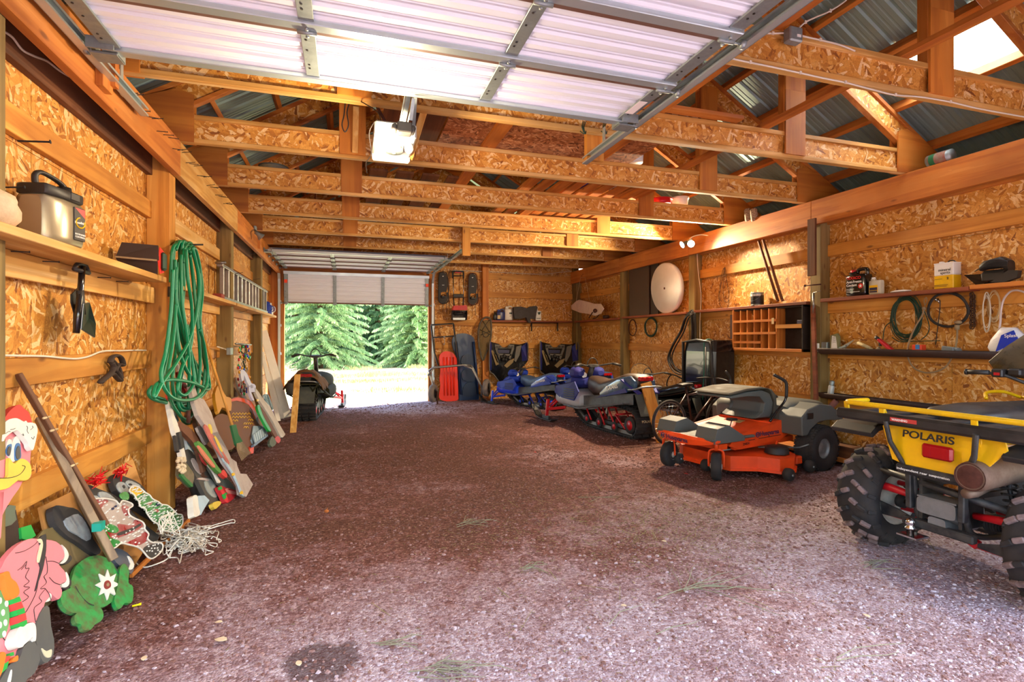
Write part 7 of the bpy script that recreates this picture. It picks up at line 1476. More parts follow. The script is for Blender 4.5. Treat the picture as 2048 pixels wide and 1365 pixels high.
# --- green garden hose
M['hoseg'] = P('green hose', '#057a4e', .4, 0, coat=.1); M['hosel'] = P('pale stripe', '#7cc4a4', .4)
T = thing('garden_hose', 'thick bundle of bright green garden hose hanging on the first left post', 'hose', tuple(onX(362, 490, -1.3)))
hp = [[(345, 560), (348, 500), (355, 484), (363, 492), (362, 560), (352, 640), (335, 720), (320, 770), (303, 775), (305, 790), (330, 800), (370, 805), (405, 790), (417, 770), (400, 740), (372, 690), (358, 620), (352, 540)],
      [(352, 500), (360, 483), (370, 500), (366, 600), (352, 700), (345, 770), (360, 830), (375, 848), (392, 830), (405, 780), (410, 720), (400, 640), (388, 560), (378, 500), (370, 484), (364, 495), (368, 580)],
      [(370, 520), (372, 492), (382, 487), (392, 510), (400, 550), (398, 600), (385, 650), (372, 710), (360, 770), (362, 810), (380, 815), (395, 790), (392, 740), (378, 690), (366, 640), (356, 590), (358, 520)],
      [(376, 500), (386, 492), (396, 530), (401, 580), (396, 640), (404, 700), (415, 760), (412, 775), (390, 765), (362, 720), (350, 660), (346, 600), (349, 530)],
      [(350, 520), (352, 600), (346, 680), (335, 760), (345, 810), (372, 840), (390, 815), (400, 740), (398, 680), (392, 620), (386, 560), (380, 510)],
      [(362, 510), (364, 600), (372, 660), (378, 720), (378, 780), (377, 820)], [(372, 500), (376, 560), (384, 620), (382, 690), (362, 740), (355, 780), (372, 790), (388, 760), (380, 700), (374, 650)],
      [(385, 495), (398, 560), (394, 620), (378, 680), (350, 730), (325, 765), (308, 795), (312, 770), (340, 760), (380, 765), (406, 775)], [(346, 540), (342, 620), (332, 700), (322, 745), (330, 780), (355, 800), (395, 795), (415, 760), (410, 700), (400, 660)]]
for k, pts in enumerate(hp):
 for j in range(2 if k in (0, 2, 3) else 1):
  P_ = smooth_path([onX(x + 4*j*(1 if k % 2 else -1), y + 5*j, -1.37 + .018*k + .02*math.sin(i*1.3 + k) + .015*j) for i, (x, y) in enumerate(pts)], 6)
  mb = MB(); mb.tube(P_, .0135, 8); sg = obj('hose_loop', mb, M['hoseg'], T, True)
  mb = MB(); off = Vector((.0118, -.006, 0)); mb.tube([p + off for p in P_], .0022, 4); obj('stripe', mb, M['hosel'], sg, True)
mb = MB(); a = onX(377, 822, -1.24); mb.tube([a, a - Vector((0, 0, .10))], .015, 10); obj('brown_coupling', mb, M['rust'], T, True); mb = MB(); a = onX(341, 584, -1.34); mb.tube([a + Vector((0, 0, .04)), a - Vector((0, 0, .04))], .02, 10); obj('black_tie', mb, M['black'], T, True)
mb = MB(); a = onX(366, 490, -1.40); mb.tube([a, a + Vector((.16, 0, .01))], .008, 6); obj('hook', mb, M['black'], T, True)
# --- aluminium ladder standing on its edge on the far shelf
T = thing('ladder', 'aluminium ladder lying on its side on the far left shelf', 'ladder', (-1.42, 8.7, 1.90)); ya, yb = 6.93, 10.6
for z in (1.93, 2.31): mb = MB(); mb.box((-1.465, ya, z - .018), (-1.395, yb, z + .018), 0, None, .004); obj('rail', mb, M['steel'], T, True)
for k in range(13): y = ya + .12 + (yb - ya - .2) * k / 12; mb = MB(); mb.box((-1.455, y - .02, 1.94), (-1.405, y + .02, 2.30), 0, None, .006); obj('rung', mb, M['steel'], T, True)
mb = MB(); mb.box((-1.48, ya - .12, 1.905), (-1.38, ya + .02, 1.965), 0, None, .01); obj('foot', mb, P('dull red rubber', '#9a4238', .7), T, True); mb = MB(); mb.tube([(-1.47, ya - .02, 2.33), (-1.36, ya - .02, 2.34)], .014, 8); obj('hinge_bolt', mb, M['steel'], T, True)
for k in range(3): mb = MB(); mb.lathe([(0, 0), (.055, 0), (.058, .02), (.055, .17), (.03, .20), (.03, .24), (0, .24)], 16, 0, at(-1.43, 10.72 + .22 * k, 1.897)); mb.tube(smooth_path([(-1.38, 10.72 + .22*k, 2.07), (-1.34, 10.72 + .22*k, 2.05), (-1.34, 10.72 + .22*k, 1.98), (-1.38, 10.72 + .22*k, 1.95)], 3), .008, 6); single('blue_bottle', mb, M['blue'] if k < 2 else M['white'], ['nearest blue bottle at the far end of the left shelf', 'second blue bottle behind the ladder end', 'white bottle last on the far left shelf'][k], 'bottle')
# --- christmas bulb string hanging
T = thing('bulb_string', 'bunched string of coloured holiday bulbs hanging from the rod', 'string lights', tuple(onX(488, 740, -1.4))); mb = MB(); mb2 = [MB() for _ in range(4)]; rb = random.Random(2)
for k in range(8): mb.tube(smooth_path([onX(488 + rb.uniform(-7, 7), 690 + 12*i, -1.40 + rb.uniform(-.03, .05)) for i in range(9)], 4), .004, 5)
obj('green_wire', mb, M['dkgreen'], T, True)
for i, col in enumerate(('#20a850', '#c82020', '#d89820', '#2848c0')):
 m_ = P('bulb ' + col, col, .2, coat=.5)
 for k in range(16): q = onX(488 + rb.uniform(-12, 12), 692 + rb.uniform(0, 98), -1.38 + rb.uniform(-.04, .05)); mb = MB(); mb.ball(q, .014, 6, 0, (1, 1, 1.7)); obj('bulb', mb, m_, T, True)
# --- long white boards by the far doorway
for k, (a, b, w, lab) in enumerate((((526, 662), (572, 832), .14, 'widest white board leaning by the far door jamb'), ((534, 700), (548, 770), .09, 'second white board behind the widest one'), ((524, 705), (545, 790), .07, 'narrow white board nearest the third left post'))):
 A = onX(*a, -1.46); B_ = onZ(*((575, 835), (563, 838), (557, 843))[k], .03); lumber('white_board', A, B_, .02, w, P('whitewashed board %d' % k, '#f6f0e2', .6, dirt=.1), lab, up=(1, .3, 0))
# --- rake
T = thing('leaf_rake', 'leaf rake with pine handle and green head leaning on the left wall', 'rake', tuple(onZ(489, 912))); A = onX(401, 653, -1.38); B_ = onX(468, 862, -1.0)
mb = MB(); mb.tube([A, B_], .012, 10); obj('handle', mb, M['pine_z'], T, True); r5 = lambda pts, X: [onX(x, y, X) for x, y in K(330, 640, 3.248, pts)]
mb = MB(); mb.prism(r5([(432, 685), (462, 680), (478, 745), (505, 790), (470, 820), (462, 810)], -.97), (1, -.3, .4), .02); obj('green_socket', mb, P('rake green', '#0f6a3c', .4), T, True, bev=.004)
for k in range(12):
 t = k / 11; mb = MB(); p0 = r5([(468 + 34*t, 805 - 12*t)], -.96)[0]; p1 = r5([(470 + 80*t, 850 + 10*t)], -.93)[0]; p2 = r5([(500 + 58*t, 915 - 55*t)], -.92)[0]; mb.tube(smooth_path([p0, p1, p2], 3), .0035, 4); obj('tine', mb, M['rope'], T, True)
# ================================================================ PLYWOOD LAWN FIGURES leaning on the left wall
def plane(Xb, zt, Xt=-1.50): n = Vector((zt, 0, Xb - Xt)).normalized(); return (Vector((Xb, 0, 0)), n)
def cutout(T, nm, pts, pl, off, t, m, smooth=3, label=None, lim=None):
 p, n = pl; p = p + n * off; Q = [onP(x, y, p, n) for x, y in pts]
 if smooth: Q = smooth_path(Q, smooth, True)
 for q in Q: q.z = max(q.z, .004)
 # keep the polygon counter-clockwise seen from the front
 ar = Vector()
 for a, b in zip(Q, Q[1:] + Q[:1]): ar += a.cross(b)
 if ar.dot(n) < 0: Q = Q[::-1]
 mb = MB(); mb.prism(Q, n, t); return obj(nm, mb, m, T, True, label=label)
def line(T, nm, pts, pl, off, r, m):
 p, n = pl; p = p + n * off; mb = MB(); mb.tube(smooth_path([onP(x, y, p, n) for x, y in pts], 4), r, 4); return obj(nm, mb, m, T, True)
M['pk'] = P('pink paint', '#e07f86', .6, dirt=.12, dirtcol='#b86a5c', scale=6); M['pk2'] = P('deep pink paint', '#e46a9a', .6); M['yl'] = P('dull yellow paint', '#dcc048', .6, dirt=.15); M['rd'] = P('matt red paint', '#cc3a34', .6, dirt=.15); M['wh'] = P('chalky white paint', '#dcd8cc', .7, dirt=.25, dirtcol='#9a9080', scale=9)
M['gn'] = P('green paint', '#128a3c', .55, dirt=1, dirtcol='#5e4a30', scale=16); M['gn2'] = P('bright green paint', '#18a040', .5, dirt=.1); M['or'] = P('orange paint', '#f07828', .5); M['bk'] = P('worn black paint', '#2a2826', .7, dirt=.3, dirtcol='#5a5450', scale=8); M['grb'] = P('grey boot paint', '#57564f', .7, dirt=.3, dirtcol='#3c4450', scale=5); M['cutedge'] = P('painted edge', '#bfa48e', .7)
M['plyb'] = WOOD('aged plywood', ['#8a6030', '#b07c3e', '#c08e50'], 'y', scale=.5, knots=False); M['olv'] = P('olive paint', '#5c6a58', .7, dirt=.4)
# flamingo
FP = plane(-1.20, 1.2); T = thing('flamingo_cutout', 'pink plywood flamingo with red holiday hat and striped stockings, lower left corner', 'cutout', (-1.25, 2.9, 0))
f1 = lambda p: K(0, 780, 5.25, p); f2 = lambda p: K(0, 1040, 4.2, p)
cutout(T, 'head', f1([(60, 330), (110, 300), (200, 300), (300, 340), (360, 420), (370, 480), (330, 560), (325, 660), (315, 760), (330, 860), (320, 920), (270, 950), (240, 960), (200, 1040), (140, 1120), (60, 1250), (20, 1330), (0, 1365), (-60, 1365), (-60, 900), (-60, 600), (20, 520), (40, 420)]), FP, .03, .02, M['pk'], 2)
cutout(T, 'lower_neck', [(-14, 985), (8, 985), (2, 1075), (-14, 1110)], FP, .03, .02, M['pk'], 0)
cutout(T, 'beak', f1([(95, 715), (130, 760), (160, 775), (200, 735), (240, 725), (290, 750), (325, 800), (330, 880), (300, 940), (250, 955), (190, 950), (100, 1025), (20, 1050), (-60, 1055), (-60, 930), (70, 925), (90, 850)]), FP, .045, .012, M['yl'], 2)
line(T, 'mouth_line', f1([(-20, 928), (70, 928), (150, 915), (215, 885), (255, 835), (262, 805), (232, 795)]), FP, .046, .0015, M['bk'])
cutout(T, 'eye_white', f1([(65, 600), (85, 530), (105, 520), (125, 545), (118, 640), (100, 700), (70, 650)]), FP, .038, .008, M['wh']); cutout(T, 'eye_white', f1([(110, 650), (135, 540), (160, 495), (185, 490), (210, 530), (215, 620), (205, 710), (165, 745), (130, 755), (105, 700)]), FP, .038, .008, M['wh'])
for pts, ins in (([(70, 650), (85, 590), (105, 572), (125, 575), (118, 640), (100, 695)], [(80, 650), (95, 600), (112, 600), (115, 640), (100, 690)]), ([(160, 700), (160, 620), (175, 570), (195, 558), (215, 580), (222, 650), (222, 710), (190, 740), (165, 740)], [(172, 690), (175, 630), (195, 590), (210, 610), (215, 700), (190, 730)])):
 cutout(T, 'iris', f1(pts), FP, .042, .005, P('blue iris', '#3f6c9c', .5)); cutout(T, 'pupil', f1(ins), FP, .045, .004, P('slate pupil', '#4a4a48', .5))
cutout(T, 'hat', f1([(45, 330), (80, 250), (140, 190), (205, 155), (250, 195), (300, 235), (325, 300), (340, 380), (280, 380), (200, 330), (120, 300)]), FP, .05, .03, M['rd'], 2)
hp_ = f1([(20, 400), (40, 355), (100, 310), (180, 300), (250, 335), (275, 325), (290, 345), (330, 345), (375, 360), (395, 420), (385, 490), (370, 560), (345, 635), (310, 600), (300, 560), (255, 500), (210, 450), (180, 425), (120, 450), (60, 500), (40, 540), (25, 480)])
cutout(T, 'hat_fur', hp_, FP, .056, .02, M['wh'], 3)
for p_ in ([(60, 460), (90, 440), (110, 440)], [(110, 420), (140, 415), (160, 405)], [(230, 470), (250, 480), (240, 460)], [(280, 380), (290, 400), (285, 430), (300, 460)], [(320, 420), (345, 400), (340, 380)], [(330, 500), (350, 520), (360, 490)]): line(T, 'fur_line', f1(p_), FP, .057, .0012, M['bk'])
cutout(T, 'body', f2([(0, 420), (40, 340), (120, 240), (200, 180), (270, 158), (330, 165), (400, 170), (470, 185), (520, 230), (540, 290), (530, 330), (490, 370), (540, 430), (555, 480), (555, 520), (500, 545), (520, 590), (515, 640), (490, 670), (450, 640), (410, 600), (420, 640), (380, 690), (350, 790), (300, 870), (260, 860), (150, 880), (100, 900), (60, 1000), (160, 1090), (150, 1160), (40, 1290), (-60, 1290), (-60, 420)]), FP, .03, .025, M['pk'], 2)
for o in ([(505, 365), (540, 330), (545, 250), (520, 210), (560, 250), (578, 300), (560, 345), (530, 368)], [(500, 548), (550, 525), (555, 440), (578, 480), (582, 540), (550, 570)], [(420, 605), (435, 640), (420, 680), (385, 690), (415, 650)]): cutout(T, 'white_feather_tip', f2(o), FP, .028, .02, M['wh'])
for o in ([(500, 370), (560, 345), (590, 300), (605, 330), (570, 370), (530, 375)], [(520, 570), (570, 560), (590, 500), (600, 545), (560, 590)], [(470, 650), (520, 600), (525, 640), (500, 672)]): cutout(T, 'dark_feather_tip', f2(o), FP, .022, .016, M['bk'])
for o in ([(330, 165), (385, 120), (390, 180), (388, 260), (370, 380), (350, 450), (325, 520), (300, 600), (330, 480), (345, 400), (330, 340), (355, 260)],): cutout(T, 'dark_wing_edge', f2(o), FP, .036, .008, M['bk'], 2)
cutout(T, 'pale_wing_edge', f2([(320, 165), (350, 165), (362, 210), (350, 280), (330, 360), (320, 330), (335, 250), (345, 200)]), FP, .038, .006, P('cream paint', '#d8c8a4', .6))
for p_ in ([(130, 280), (200, 265), (280, 220), (330, 170)], [(150, 425), (190, 395), (225, 350), (215, 410), (245, 410), (215, 480), (245, 520), (200, 560), (250, 570), (200, 610), (240, 650), (190, 690)], [(385, 310), (398, 390), (395, 450), (370, 480), (390, 530), (340, 580), (380, 580), (330, 650), (350, 690), (290, 740), (290, 800), (300, 860)], [(400, 350), (450, 350), (500, 370)], [(415, 485), (460, 530), (520, 550)], [(380, 580), (410, 620), (430, 680)], [(325, 500), (300, 620), (240, 740), (200, 790), (130, 790), (80, 770)], [(180, 420), (215, 380)], [(0, 880), (30, 1000), (100, 1040)]): line(T, 'feather_line', f2(p_), FP, .032, .0014, M['bk'])
for k, (o, m) in enumerate((([(25, 450), (75, 435), (95, 490), (140, 530), (165, 600), (150, 640), (100, 670), (70, 620), (50, 560), (45, 500)], 'or'), ([(105, 670), (165, 645), (180, 685), (120, 705)], 'gn2'), ([(120, 705), (180, 688), (200, 740), (140, 760)], 'rd'), ([(138, 762), (205, 738), (212, 785), (148, 805)], 'gn2'), ([(148, 808), (215, 782), (225, 840), (162, 868)], 'rd'), ([(160, 870), (225, 842), (235, 895), (172, 905)], 'gn2'), ([(0, 1130), (50, 1125), (40, 1200), (10, 1300), (-20, 1330)], 'or'), ([(50, 1150), (95, 1140), (70, 1190), (40, 1210)], 'rd'), ([(90, 1120), (115, 1110), (120, 1140), (80, 1150)], 'gn2'), ([(110, 1170), (150, 1140), (150, 1185), (105, 1195)], 'or'), ([(35, 1200), (75, 1190), (60, 1250), (15, 1290)], 'gn2'))):
 cutout(T, ('orange_glove' if m == 'or' else 'stocking_stripe'), f2(o), FP, .06, .03, M[m], 3 if m == 'or' else 0)
cutout(T, 'bow_fabric', f2([(-30, 580), (0, 590), (40, 640), (75, 740), (78, 860), (50, 960), (30, 990), (0, 940), (-30, 900)]), FP, .042, .01, P('pale green cloth', '#5f9a5c', .7), 2)
for (x, y) in ((5, 680), (60, 705), (30, 780), (50, 865), (5, 885), (40, 960)): cutout(T, 'white_dot', f2([(x - 14, y), (x - 5, y - 26), (x + 9, y - 20), (x + 12, y + 8), (x, y + 28)]), FP, .045, .004, M['wh'])
cutout(T, 'cuff_fur', f2([(125, 980), (160, 905), (200, 900), (240, 870), (290, 870), (305, 930), (300, 1020), (275, 985), (240, 1020), (205, 1050), (190, 1070), (150, 1075), (125, 1040), (118, 1010)]), FP, .062, .03, M['wh'], 3)
cutout(T, 'boot', f2([(205, 1060), (285, 1010), (335, 1140), (330, 1200), (290, 1290), (230, 1340), (180, 1400), (0, 1400), (30, 1300), (90, 1210), (160, 1170), (185, 1110)]), FP, .05, .03, M['grb'], 2); cutout(T, 'boot', f2([(310, 860), (370, 735), (415, 740), (430, 900), (455, 1010), (450, 1130), (400, 1200), (360, 1190), (330, 1120), (300, 1000)]), FP, .035, .03, M['grb'], 2)
cutout(T, 'boot_shine', f2([(352, 1080), (390, 1105), (435, 1090), (430, 1150), (395, 1158), (370, 1130)]), FP, .038, .004, P('cream shine', '#cdc4a4', .5)); cutout(T, 'boot_shine', f2([(75, 1330), (98, 1260), (102, 1290), (90, 1365), (70, 1365)]), FP, .053, .004, M['wh'])
# dark board and holly behind the flamingo
BP = plane(-1.30, .9, -1.53); T = thing('holly_board', 'dark board with green holly leaf behind the flamingo neck', 'cutout', (-1.33, 3.1, 0)); cutout(T, 'dark_panel', [(-8, 1050), (32, 1020), (42, 1080), (46, 1150), (-8, 1180)], BP, .02, .012, M['bh'], 0); cutout(T, 'holly_leaf', f1([(20, 1365), (40, 1270), (100, 1210), (165, 1220), (160, 1290), (175, 1365), (120, 1420), (60, 1440)]), BP, .04, .012, M['olv'], 1); cutout(T, 'holly_leaf', [(42, 1056), (62, 1050), (72, 1072), (58, 1082), (44, 1078)], BP, .03, .01, M['gn2'], 1)
# green painted cactus-like decoration
GP = plane(-1.16, .42, -1.42); T = thing('green_flower_cutout', 'green layered plywood plant figure with white flower lying low at left', 'cutout', (-1.2, 3.2, 0))
lobes = [('round_lobe', [(610, 470), (640, 390), (710, 330), (800, 300), (880, 315), (950, 370), (1000, 450), (1010, 560), (980, 650), (900, 720), (820, 745), (740, 760), (690, 790), (640, 770), (600, 660), (590, 560)], .06), ('left_arm', [(515, 620), (560, 590), (620, 575), (680, 640), (740, 730), (700, 775), (620, 785), (550, 750), (515, 690)], .075), ('lower_foot', [(625, 830), (640, 790), (700, 765), (800, 740), (850, 745), (870, 800), (850, 850), (800, 880), (760, 925), (700, 925), (680, 880), (640, 870)], .085), ('right_arm', [(960, 680), (980, 600), (1000, 500), (1010, 400), (1050, 370), (1085, 430), (1080, 530), (1115, 560), (1120, 650), (1100, 700), (1050, 700), (1020, 740), (985, 745)], .07)]
for nm, o, off in lobes:
 for j in range(3): cutout(T, nm, [(x - 1.2*j, y + .6*j) for x, y in f2(o)], GP, off - .018*j, .016, M['gn'] if j == 0 else M['dkgreen'], 3)
fl_ = []
for k in range(16): a = 2*PI*k/16; rr = 112 if k % 2 == 0 else 60; fl_.append((905 + rr*math.cos(a)*.9, 545 + rr*math.sin(a)*1.15))
cutout(T, 'white_flower', f2(fl_), GP, .068, .006, M['wh'], 1); cutout(T, 'flower_centre', f2([(880, 545), (890, 515), (915, 512), (932, 535), (930, 565), (905, 580), (885, 570)]), GP, .073, .005, P('maroon', '#7c2420', .6)); cutout(T, 'flower_dot', f2([(898, 545), (908, 530), (920, 545), (912, 560)]), GP, .076, .003, M['rope'])
for p_ in ([(635, 560), (680, 640), (740, 700), (790, 720)], [(960, 380), (1000, 470), (1000, 600)], [(690, 780), (750, 770), (810, 800)], [(1000, 570), (1040, 560), (1080, 570)]): line(T, 'carved_line', f2(p_), GP, .064, .002, M['bk'])
# plywood sheets behind
PB = plane(-1.20, .82, -1.52); f3 = lambda p: K(80, 920, 5.25, p); g3 = lambda p: K(0, 740, 2.1846, p)
for nm, o, off, lab in (('plywood_sheet', g3([(175, 600), (330, 525), (580, 390), (640, 560), (700, 680), (560, 900), (300, 800), (200, 720)]), -.02, 'large plain plywood sheet behind the light-up figures'), ('olive_sheet', g3([(60, 870), (190, 700), (260, 680), (420, 800), (360, 900), (180, 1060), (120, 980)]), .0, 'dull olive sheet lying under the pink flamingo tail')):
 T = thing(nm, lab, 'sheet', (-1.3, 3.9, .01)); cutout(T, 'board', o, PB, off, .012, M['plyb'] if off < 0 else P('olive sheet', '#6e6038', .8, dirt=.4), 0)
def figure(nm, lab, parts, pl, loc=(-1.3, 4, 0), cat='cutout'):
 T = thing(nm, lab, cat, loc)
 for p in parts: cutout(T, p[0], p[1], pl, p[2], p[3], M[p[4]] if isinstance(p[4], str) else p[4], p[5] if len(p) > 5 else 2)
 return T
LTG = P('pale blue grey paint', '#9fa8a8', .7, dirt=.5, dirtcol='#6a4a38', scale=14)
figure('penguin_cutout', 'peeling black and grey penguin figure left of the tall plank', [('body', f3([(130, 540), (150, 490), (200, 480), (300, 500), (400, 530), (520, 700), (560, 830), (640, 950), (600, 1000), (520, 960), (400, 870), (300, 810), (220, 740), (160, 660)]), .02, .03, 'bk'), ('belly', f3([(255, 640), (310, 600), (400, 570), (480, 660), (540, 800), (500, 850), (400, 790), (310, 740)]), .026, .006, LTG)], PB)
PG = lambda dx, dy: None
figure('penguin_cutout', 'dark penguin figure with red tassel behind the light-up santa panel', [('body', f3([(460, 320), (480, 275), (530, 268), (600, 300), (680, 330), (780, 370), (900, 470), (1040, 620), (1150, 720), (1250, 800), (1200, 860), (1000, 800), (760, 660), (560, 520), (480, 400)]), .035, .03, 'bk'), ('face_patch', f3([(620, 340), (700, 345), (780, 400), (830, 460), (780, 500), (690, 440), (630, 390)]), .042, .006, LTG), ('belly', f3([(540, 400), (600, 380), (680, 450), (760, 560), (700, 640), (600, 560)]), .04, .006, LTG)], PB)
figure('penguin_cutout', 'penguin figure with red tassel behind the green light-up tree', [('body', f3([(765, 220), (775, 160), (820, 145), (900, 180), (1000, 220), (1080, 280), (1150, 380), (1250, 500), (1300, 640), (1200, 620), (1040, 520), (880, 400), (800, 320)]), .03, .03, 'bk'), ('left_eye_patch', f3([(805, 270), (830, 235), (880, 240), (920, 280), (930, 340), (880, 360), (830, 330)]), .037, .005, LTG), ('right_eye_patch', f3([(900, 240), (930, 215), (1000, 240), (1060, 280), (1000, 300), (940, 290)]), .037, .005, LTG), ('eye', f3([(868, 275), (885, 265), (898, 290), (885, 302)]), .04, .004, 'bk'), ('eye', f3([(930, 255), (950, 248), (972, 262), (950, 270)]), .04, .004, 'bk')], PB)
def tassel(px, py, lab, s=1, seed=1):
 r_ = random.Random(seed); mb = MB(); p, n = PB; c = onP(px, py, p + n * .06, n)
 for k in range(26): mb.tube([c, c + Vector((r_.gauss(0, .02), r_.gauss(0, .035), r_.gauss(.012, .02)))*s, c + Vector((r_.gauss(.01, .025), r_.gauss(0, .05), r_.gauss(.015, .03)))*s], [.006, .005, .002], 4)
 single('red_tassel', mb, P('tinsel red %d' % seed, '#c80f14', .4), lab, 'tassel')
tassel(80 + 590/5.25, 920 + 235/5.25, 'red tinsel tassel above the light-up santa panel', 1, 1); tassel(80 + 850/5.25, 920 + 140/5.25, 'red tinsel tassel above the light-up tree panel', .9, 2)
def lit_panel(nm, lab, parts, outline, nb, seed, loc):
 T = figure(nm, lab, parts, PB, loc, 'light panel'); p, n = PB; r_ = random.Random(seed)
 O = [onP(x, y, p + n * .11, n) for x, y in outline]; mb = MB(); mb.tube(smooth_path(O, 4, True), .0045, 5, closed=True); obj('white_rope_outline', mb, M['wh'], T, True)
 xs = [q[0] for q in outline]; ys = [q[1] for q in outline]; cnt = 0
 def inside(x, y):
  c = False
  for (x1, y1), (x2, y2) in zip(outline, outline[1:] + outline[:1]):
   if (y1 > y) != (y2 > y) and x < (x2 - x1) * (y - y1) / (y2 - y1) + x1: c = not c
  return c
 pts_ = []
 while cnt < nb:
  x, y = r_.uniform(min(xs), max(xs)), r_.uniform(min(ys), max(ys))
  if inside(x, y) and all((x-a)**2 + (y-b)**2 > 14 for a, b in pts_): pts_.append((x, y)); cnt += 1
  elif r_.random() < .002: cnt += 1
 for x, y in pts_: mb = MB(); c = onP(x, y, p + n * .108, n); mb.ball(c, .0048, 6); mb.tube([c - n * .012, c], .0045, 6); obj('light', mb, M['wh'], T, True)
 return T
M['clr'] = P('clear red film', '#8c1418', .25, dirt=.3, dirtcol='#d0b8b0', scale=12); M['clw'] = P('clear frosted film', '#b3a49a', .3, dirt=.3); M['clg'] = P('clear green film', '#077a24', .2, coat=.5, dirt=.2, dirtcol='#a8e0b0', scale=12)
so_ = f3([(525, 450), (545, 420), (610, 410), (700, 410), (790, 430), (835, 470), (870, 430), (960, 460), (970, 490), (930, 520), (940, 580), (1000, 620), (1070, 650), (1100, 690), (1100, 730), (1140, 780), (1130, 830), (1180, 870), (1270, 875), (1290, 920), (1260, 980), (1190, 1035), (1140, 1030), (1080, 960), (1030, 920), (920, 890), (850, 880), (780, 930), (700, 930), (650, 850), (620, 750), (600, 650), (590, 600), (550, 520)])
lit_panel('santa_light_panel', 'light-up santa panel in red film edged with white lights', [('frosted_body', so_, .10, .006, 'clw', 1), ('hat', f3([(530, 450), (560, 420), (680, 415), (720, 440), (660, 480), (645, 540), (640, 570), (610, 600), (580, 570), (545, 510)]), .104, .004, 'clr'), ('coat', f3([(815, 680), (880, 680), (970, 690), (1000, 620), (1060, 650), (1080, 700), (980, 760), (850, 810), (800, 830), (740, 820), (690, 760), (700, 700), (830, 720)]), .104, .004, 'clr'), ('coat_skirt', f3([(900, 880), (1000, 830), (1100, 760), (1135, 790), (1120, 850), (1060, 890), (970, 905)]), .104, .004, 'clr'), ('sleeve', f3([(870, 480), (940, 500), (940, 560), (910, 590), (870, 530)]), .104, .004, 'clr'), ('belt', f3([(820, 770), (900, 740), (980, 710), (1050, 670), (1060, 690), (980, 740), (900, 775), (830, 795)]), .107, .004, 'bk'), ('green_sack', f3([(640, 760), (700, 760), (740, 820), (830, 850), (840, 890), (780, 930), (700, 925), (660, 850)]), .105, .004, 'clg'), ('mitten', f3([(650, 680), (720, 670), (800, 700), (830, 740), (800, 770), (730, 760), (670, 740)]), .107, .004, 'clg'), ('raised_mitten', f3([(840, 360), (900, 335), (935, 370), (930, 420), (880, 420), (850, 400)]), .107, .004, 'clg'), ('boot', f3([(1085, 945), (1130, 900), (1180, 890), (1270, 880), (1285, 925), (1240, 985), (1190, 1030), (1140, 1025)]), .105, .004, 'bk'), ('eye', f3([(758, 510), (770, 500), (782, 512), (772, 526)]), .108, .004, 'inkblue'), ('eye', f3([(788, 486), (800, 478), (812, 488), (802, 500)]), .108, .004, 'inkblue')], so_, 95, 4, (-1.25, 3.9, .1))
to_ = f3([(940, 330), (970, 280), (1040, 290), (1100, 340), (1150, 370), (1180, 410), (1240, 440), (1280, 470), (1340, 480), (1400, 530), (1440, 570), (1490, 580), (1500, 640), (1480, 700), (1400, 760), (1330, 750), (1260, 740), (1240, 680), (1180, 640), (1120, 560), (1110, 520), (1050, 490), (1040, 440), (1010, 410), (990, 370)])
lit_panel('tree_light_panel', 'light-up green tree panel with gold star tangled in white wire', [('green_film', to_, .09, .006, 'clg', 1), ('gold_star', f3([(945, 330), (975, 285), (1030, 295), (1100, 330), (1110, 350), (1050, 360), (1010, 390), (985, 360)]), .096, .005, 'yel'), ('red_ornament', f3([(1125, 455), (1150, 440), (1180, 455), (1160, 475), (1135, 475)]), .096, .005, 'clr'), ('red_ornament', f3([(1200, 530), (1225, 515), (1250, 535), (1230, 552)]), .096, .005, 'clr'), ('red_ornament', f3([(1290, 590), (1320, 575), (1340, 595), (1315, 612)]), .096, .005, 'clr'), ('blue_ornament', f3([(1225, 460), (1250, 450), (1262, 472), (1240, 485)]), .096, .005, 'inkblue')], to_, 110, 6, (-1.25, 4.3, .1))
# tangle of white light string spilling on the floor
rt2 = random.Random(12); T = thing('white_light_string', 'tangled white light string spilling from the tree panel onto the floor', 'string lights', tuple(onZ(385, 1085, .01)))
def tangle(cx, cy, sx, sy, n, m, seed):
 r_ = random.Random(seed); pts = []
 x, y = cx, cy
 for k in range(n): x += r_.gauss(0, sx * .55) + (cx - x) * .25; y += r_.gauss(0, sy * .55) + (cy - y) * .25; pts.append(onZ(x, y, .01 + abs(r_.gauss(0, .025))))
 mb = MB(); mb.tube(smooth_path(pts, 5), .0032, 5); return obj('wire', mb, m, T, True)
for s_, (cx, cy, sx, sy, n) in enumerate(((380, 1070, 26, 15, 120), (365, 1085, 24, 18, 110), (400, 1065, 24, 12, 80), (345, 1075, 22, 20, 90))): tangle(cx, cy, sx, sy, n, M['wh'], s_)
for pts in ([(400, 1062), (425, 1052), (445, 1046), (458, 1042), (468, 1040), (469, 1046), (460, 1047), (440, 1052), (415, 1060)], [(395, 1070), (420, 1058), (438, 1052)], [(265, 1095), (268, 1120), (285, 1135), (310, 1130), (335, 1118), (345, 1100)]): mb = MB(); mb.tube(smooth_path([onZ(x, y, .012) for x, y in pts], 5), .004, 5); obj('wire', mb, M['wh'], T, True)
p, n = PB
for k in range(5): mb = MB(); mb.tube(smooth_path([onP(318 + rt2.uniform(0, 42), 1025 + rt2.uniform(-5, 48), p + n*.125, n) for _ in range(6)], 6), .003, 5); obj('wire', mb, M['wh'], T, True)
for k in range(55): x, y = rt2.gauss(378, 24), rt2.gauss(1074, 13); c = onZ(x, y, .02 + abs(rt2.gauss(0, .02))); mb = MB(); d = Vector((rt2.gauss(0, 1), rt2.gauss(0, 1), rt2.gauss(0, .5))).normalized() * .018; mb.tube([c, c + d], [.005, .002], 5); obj('bulb', mb, M['wh'], T, True)
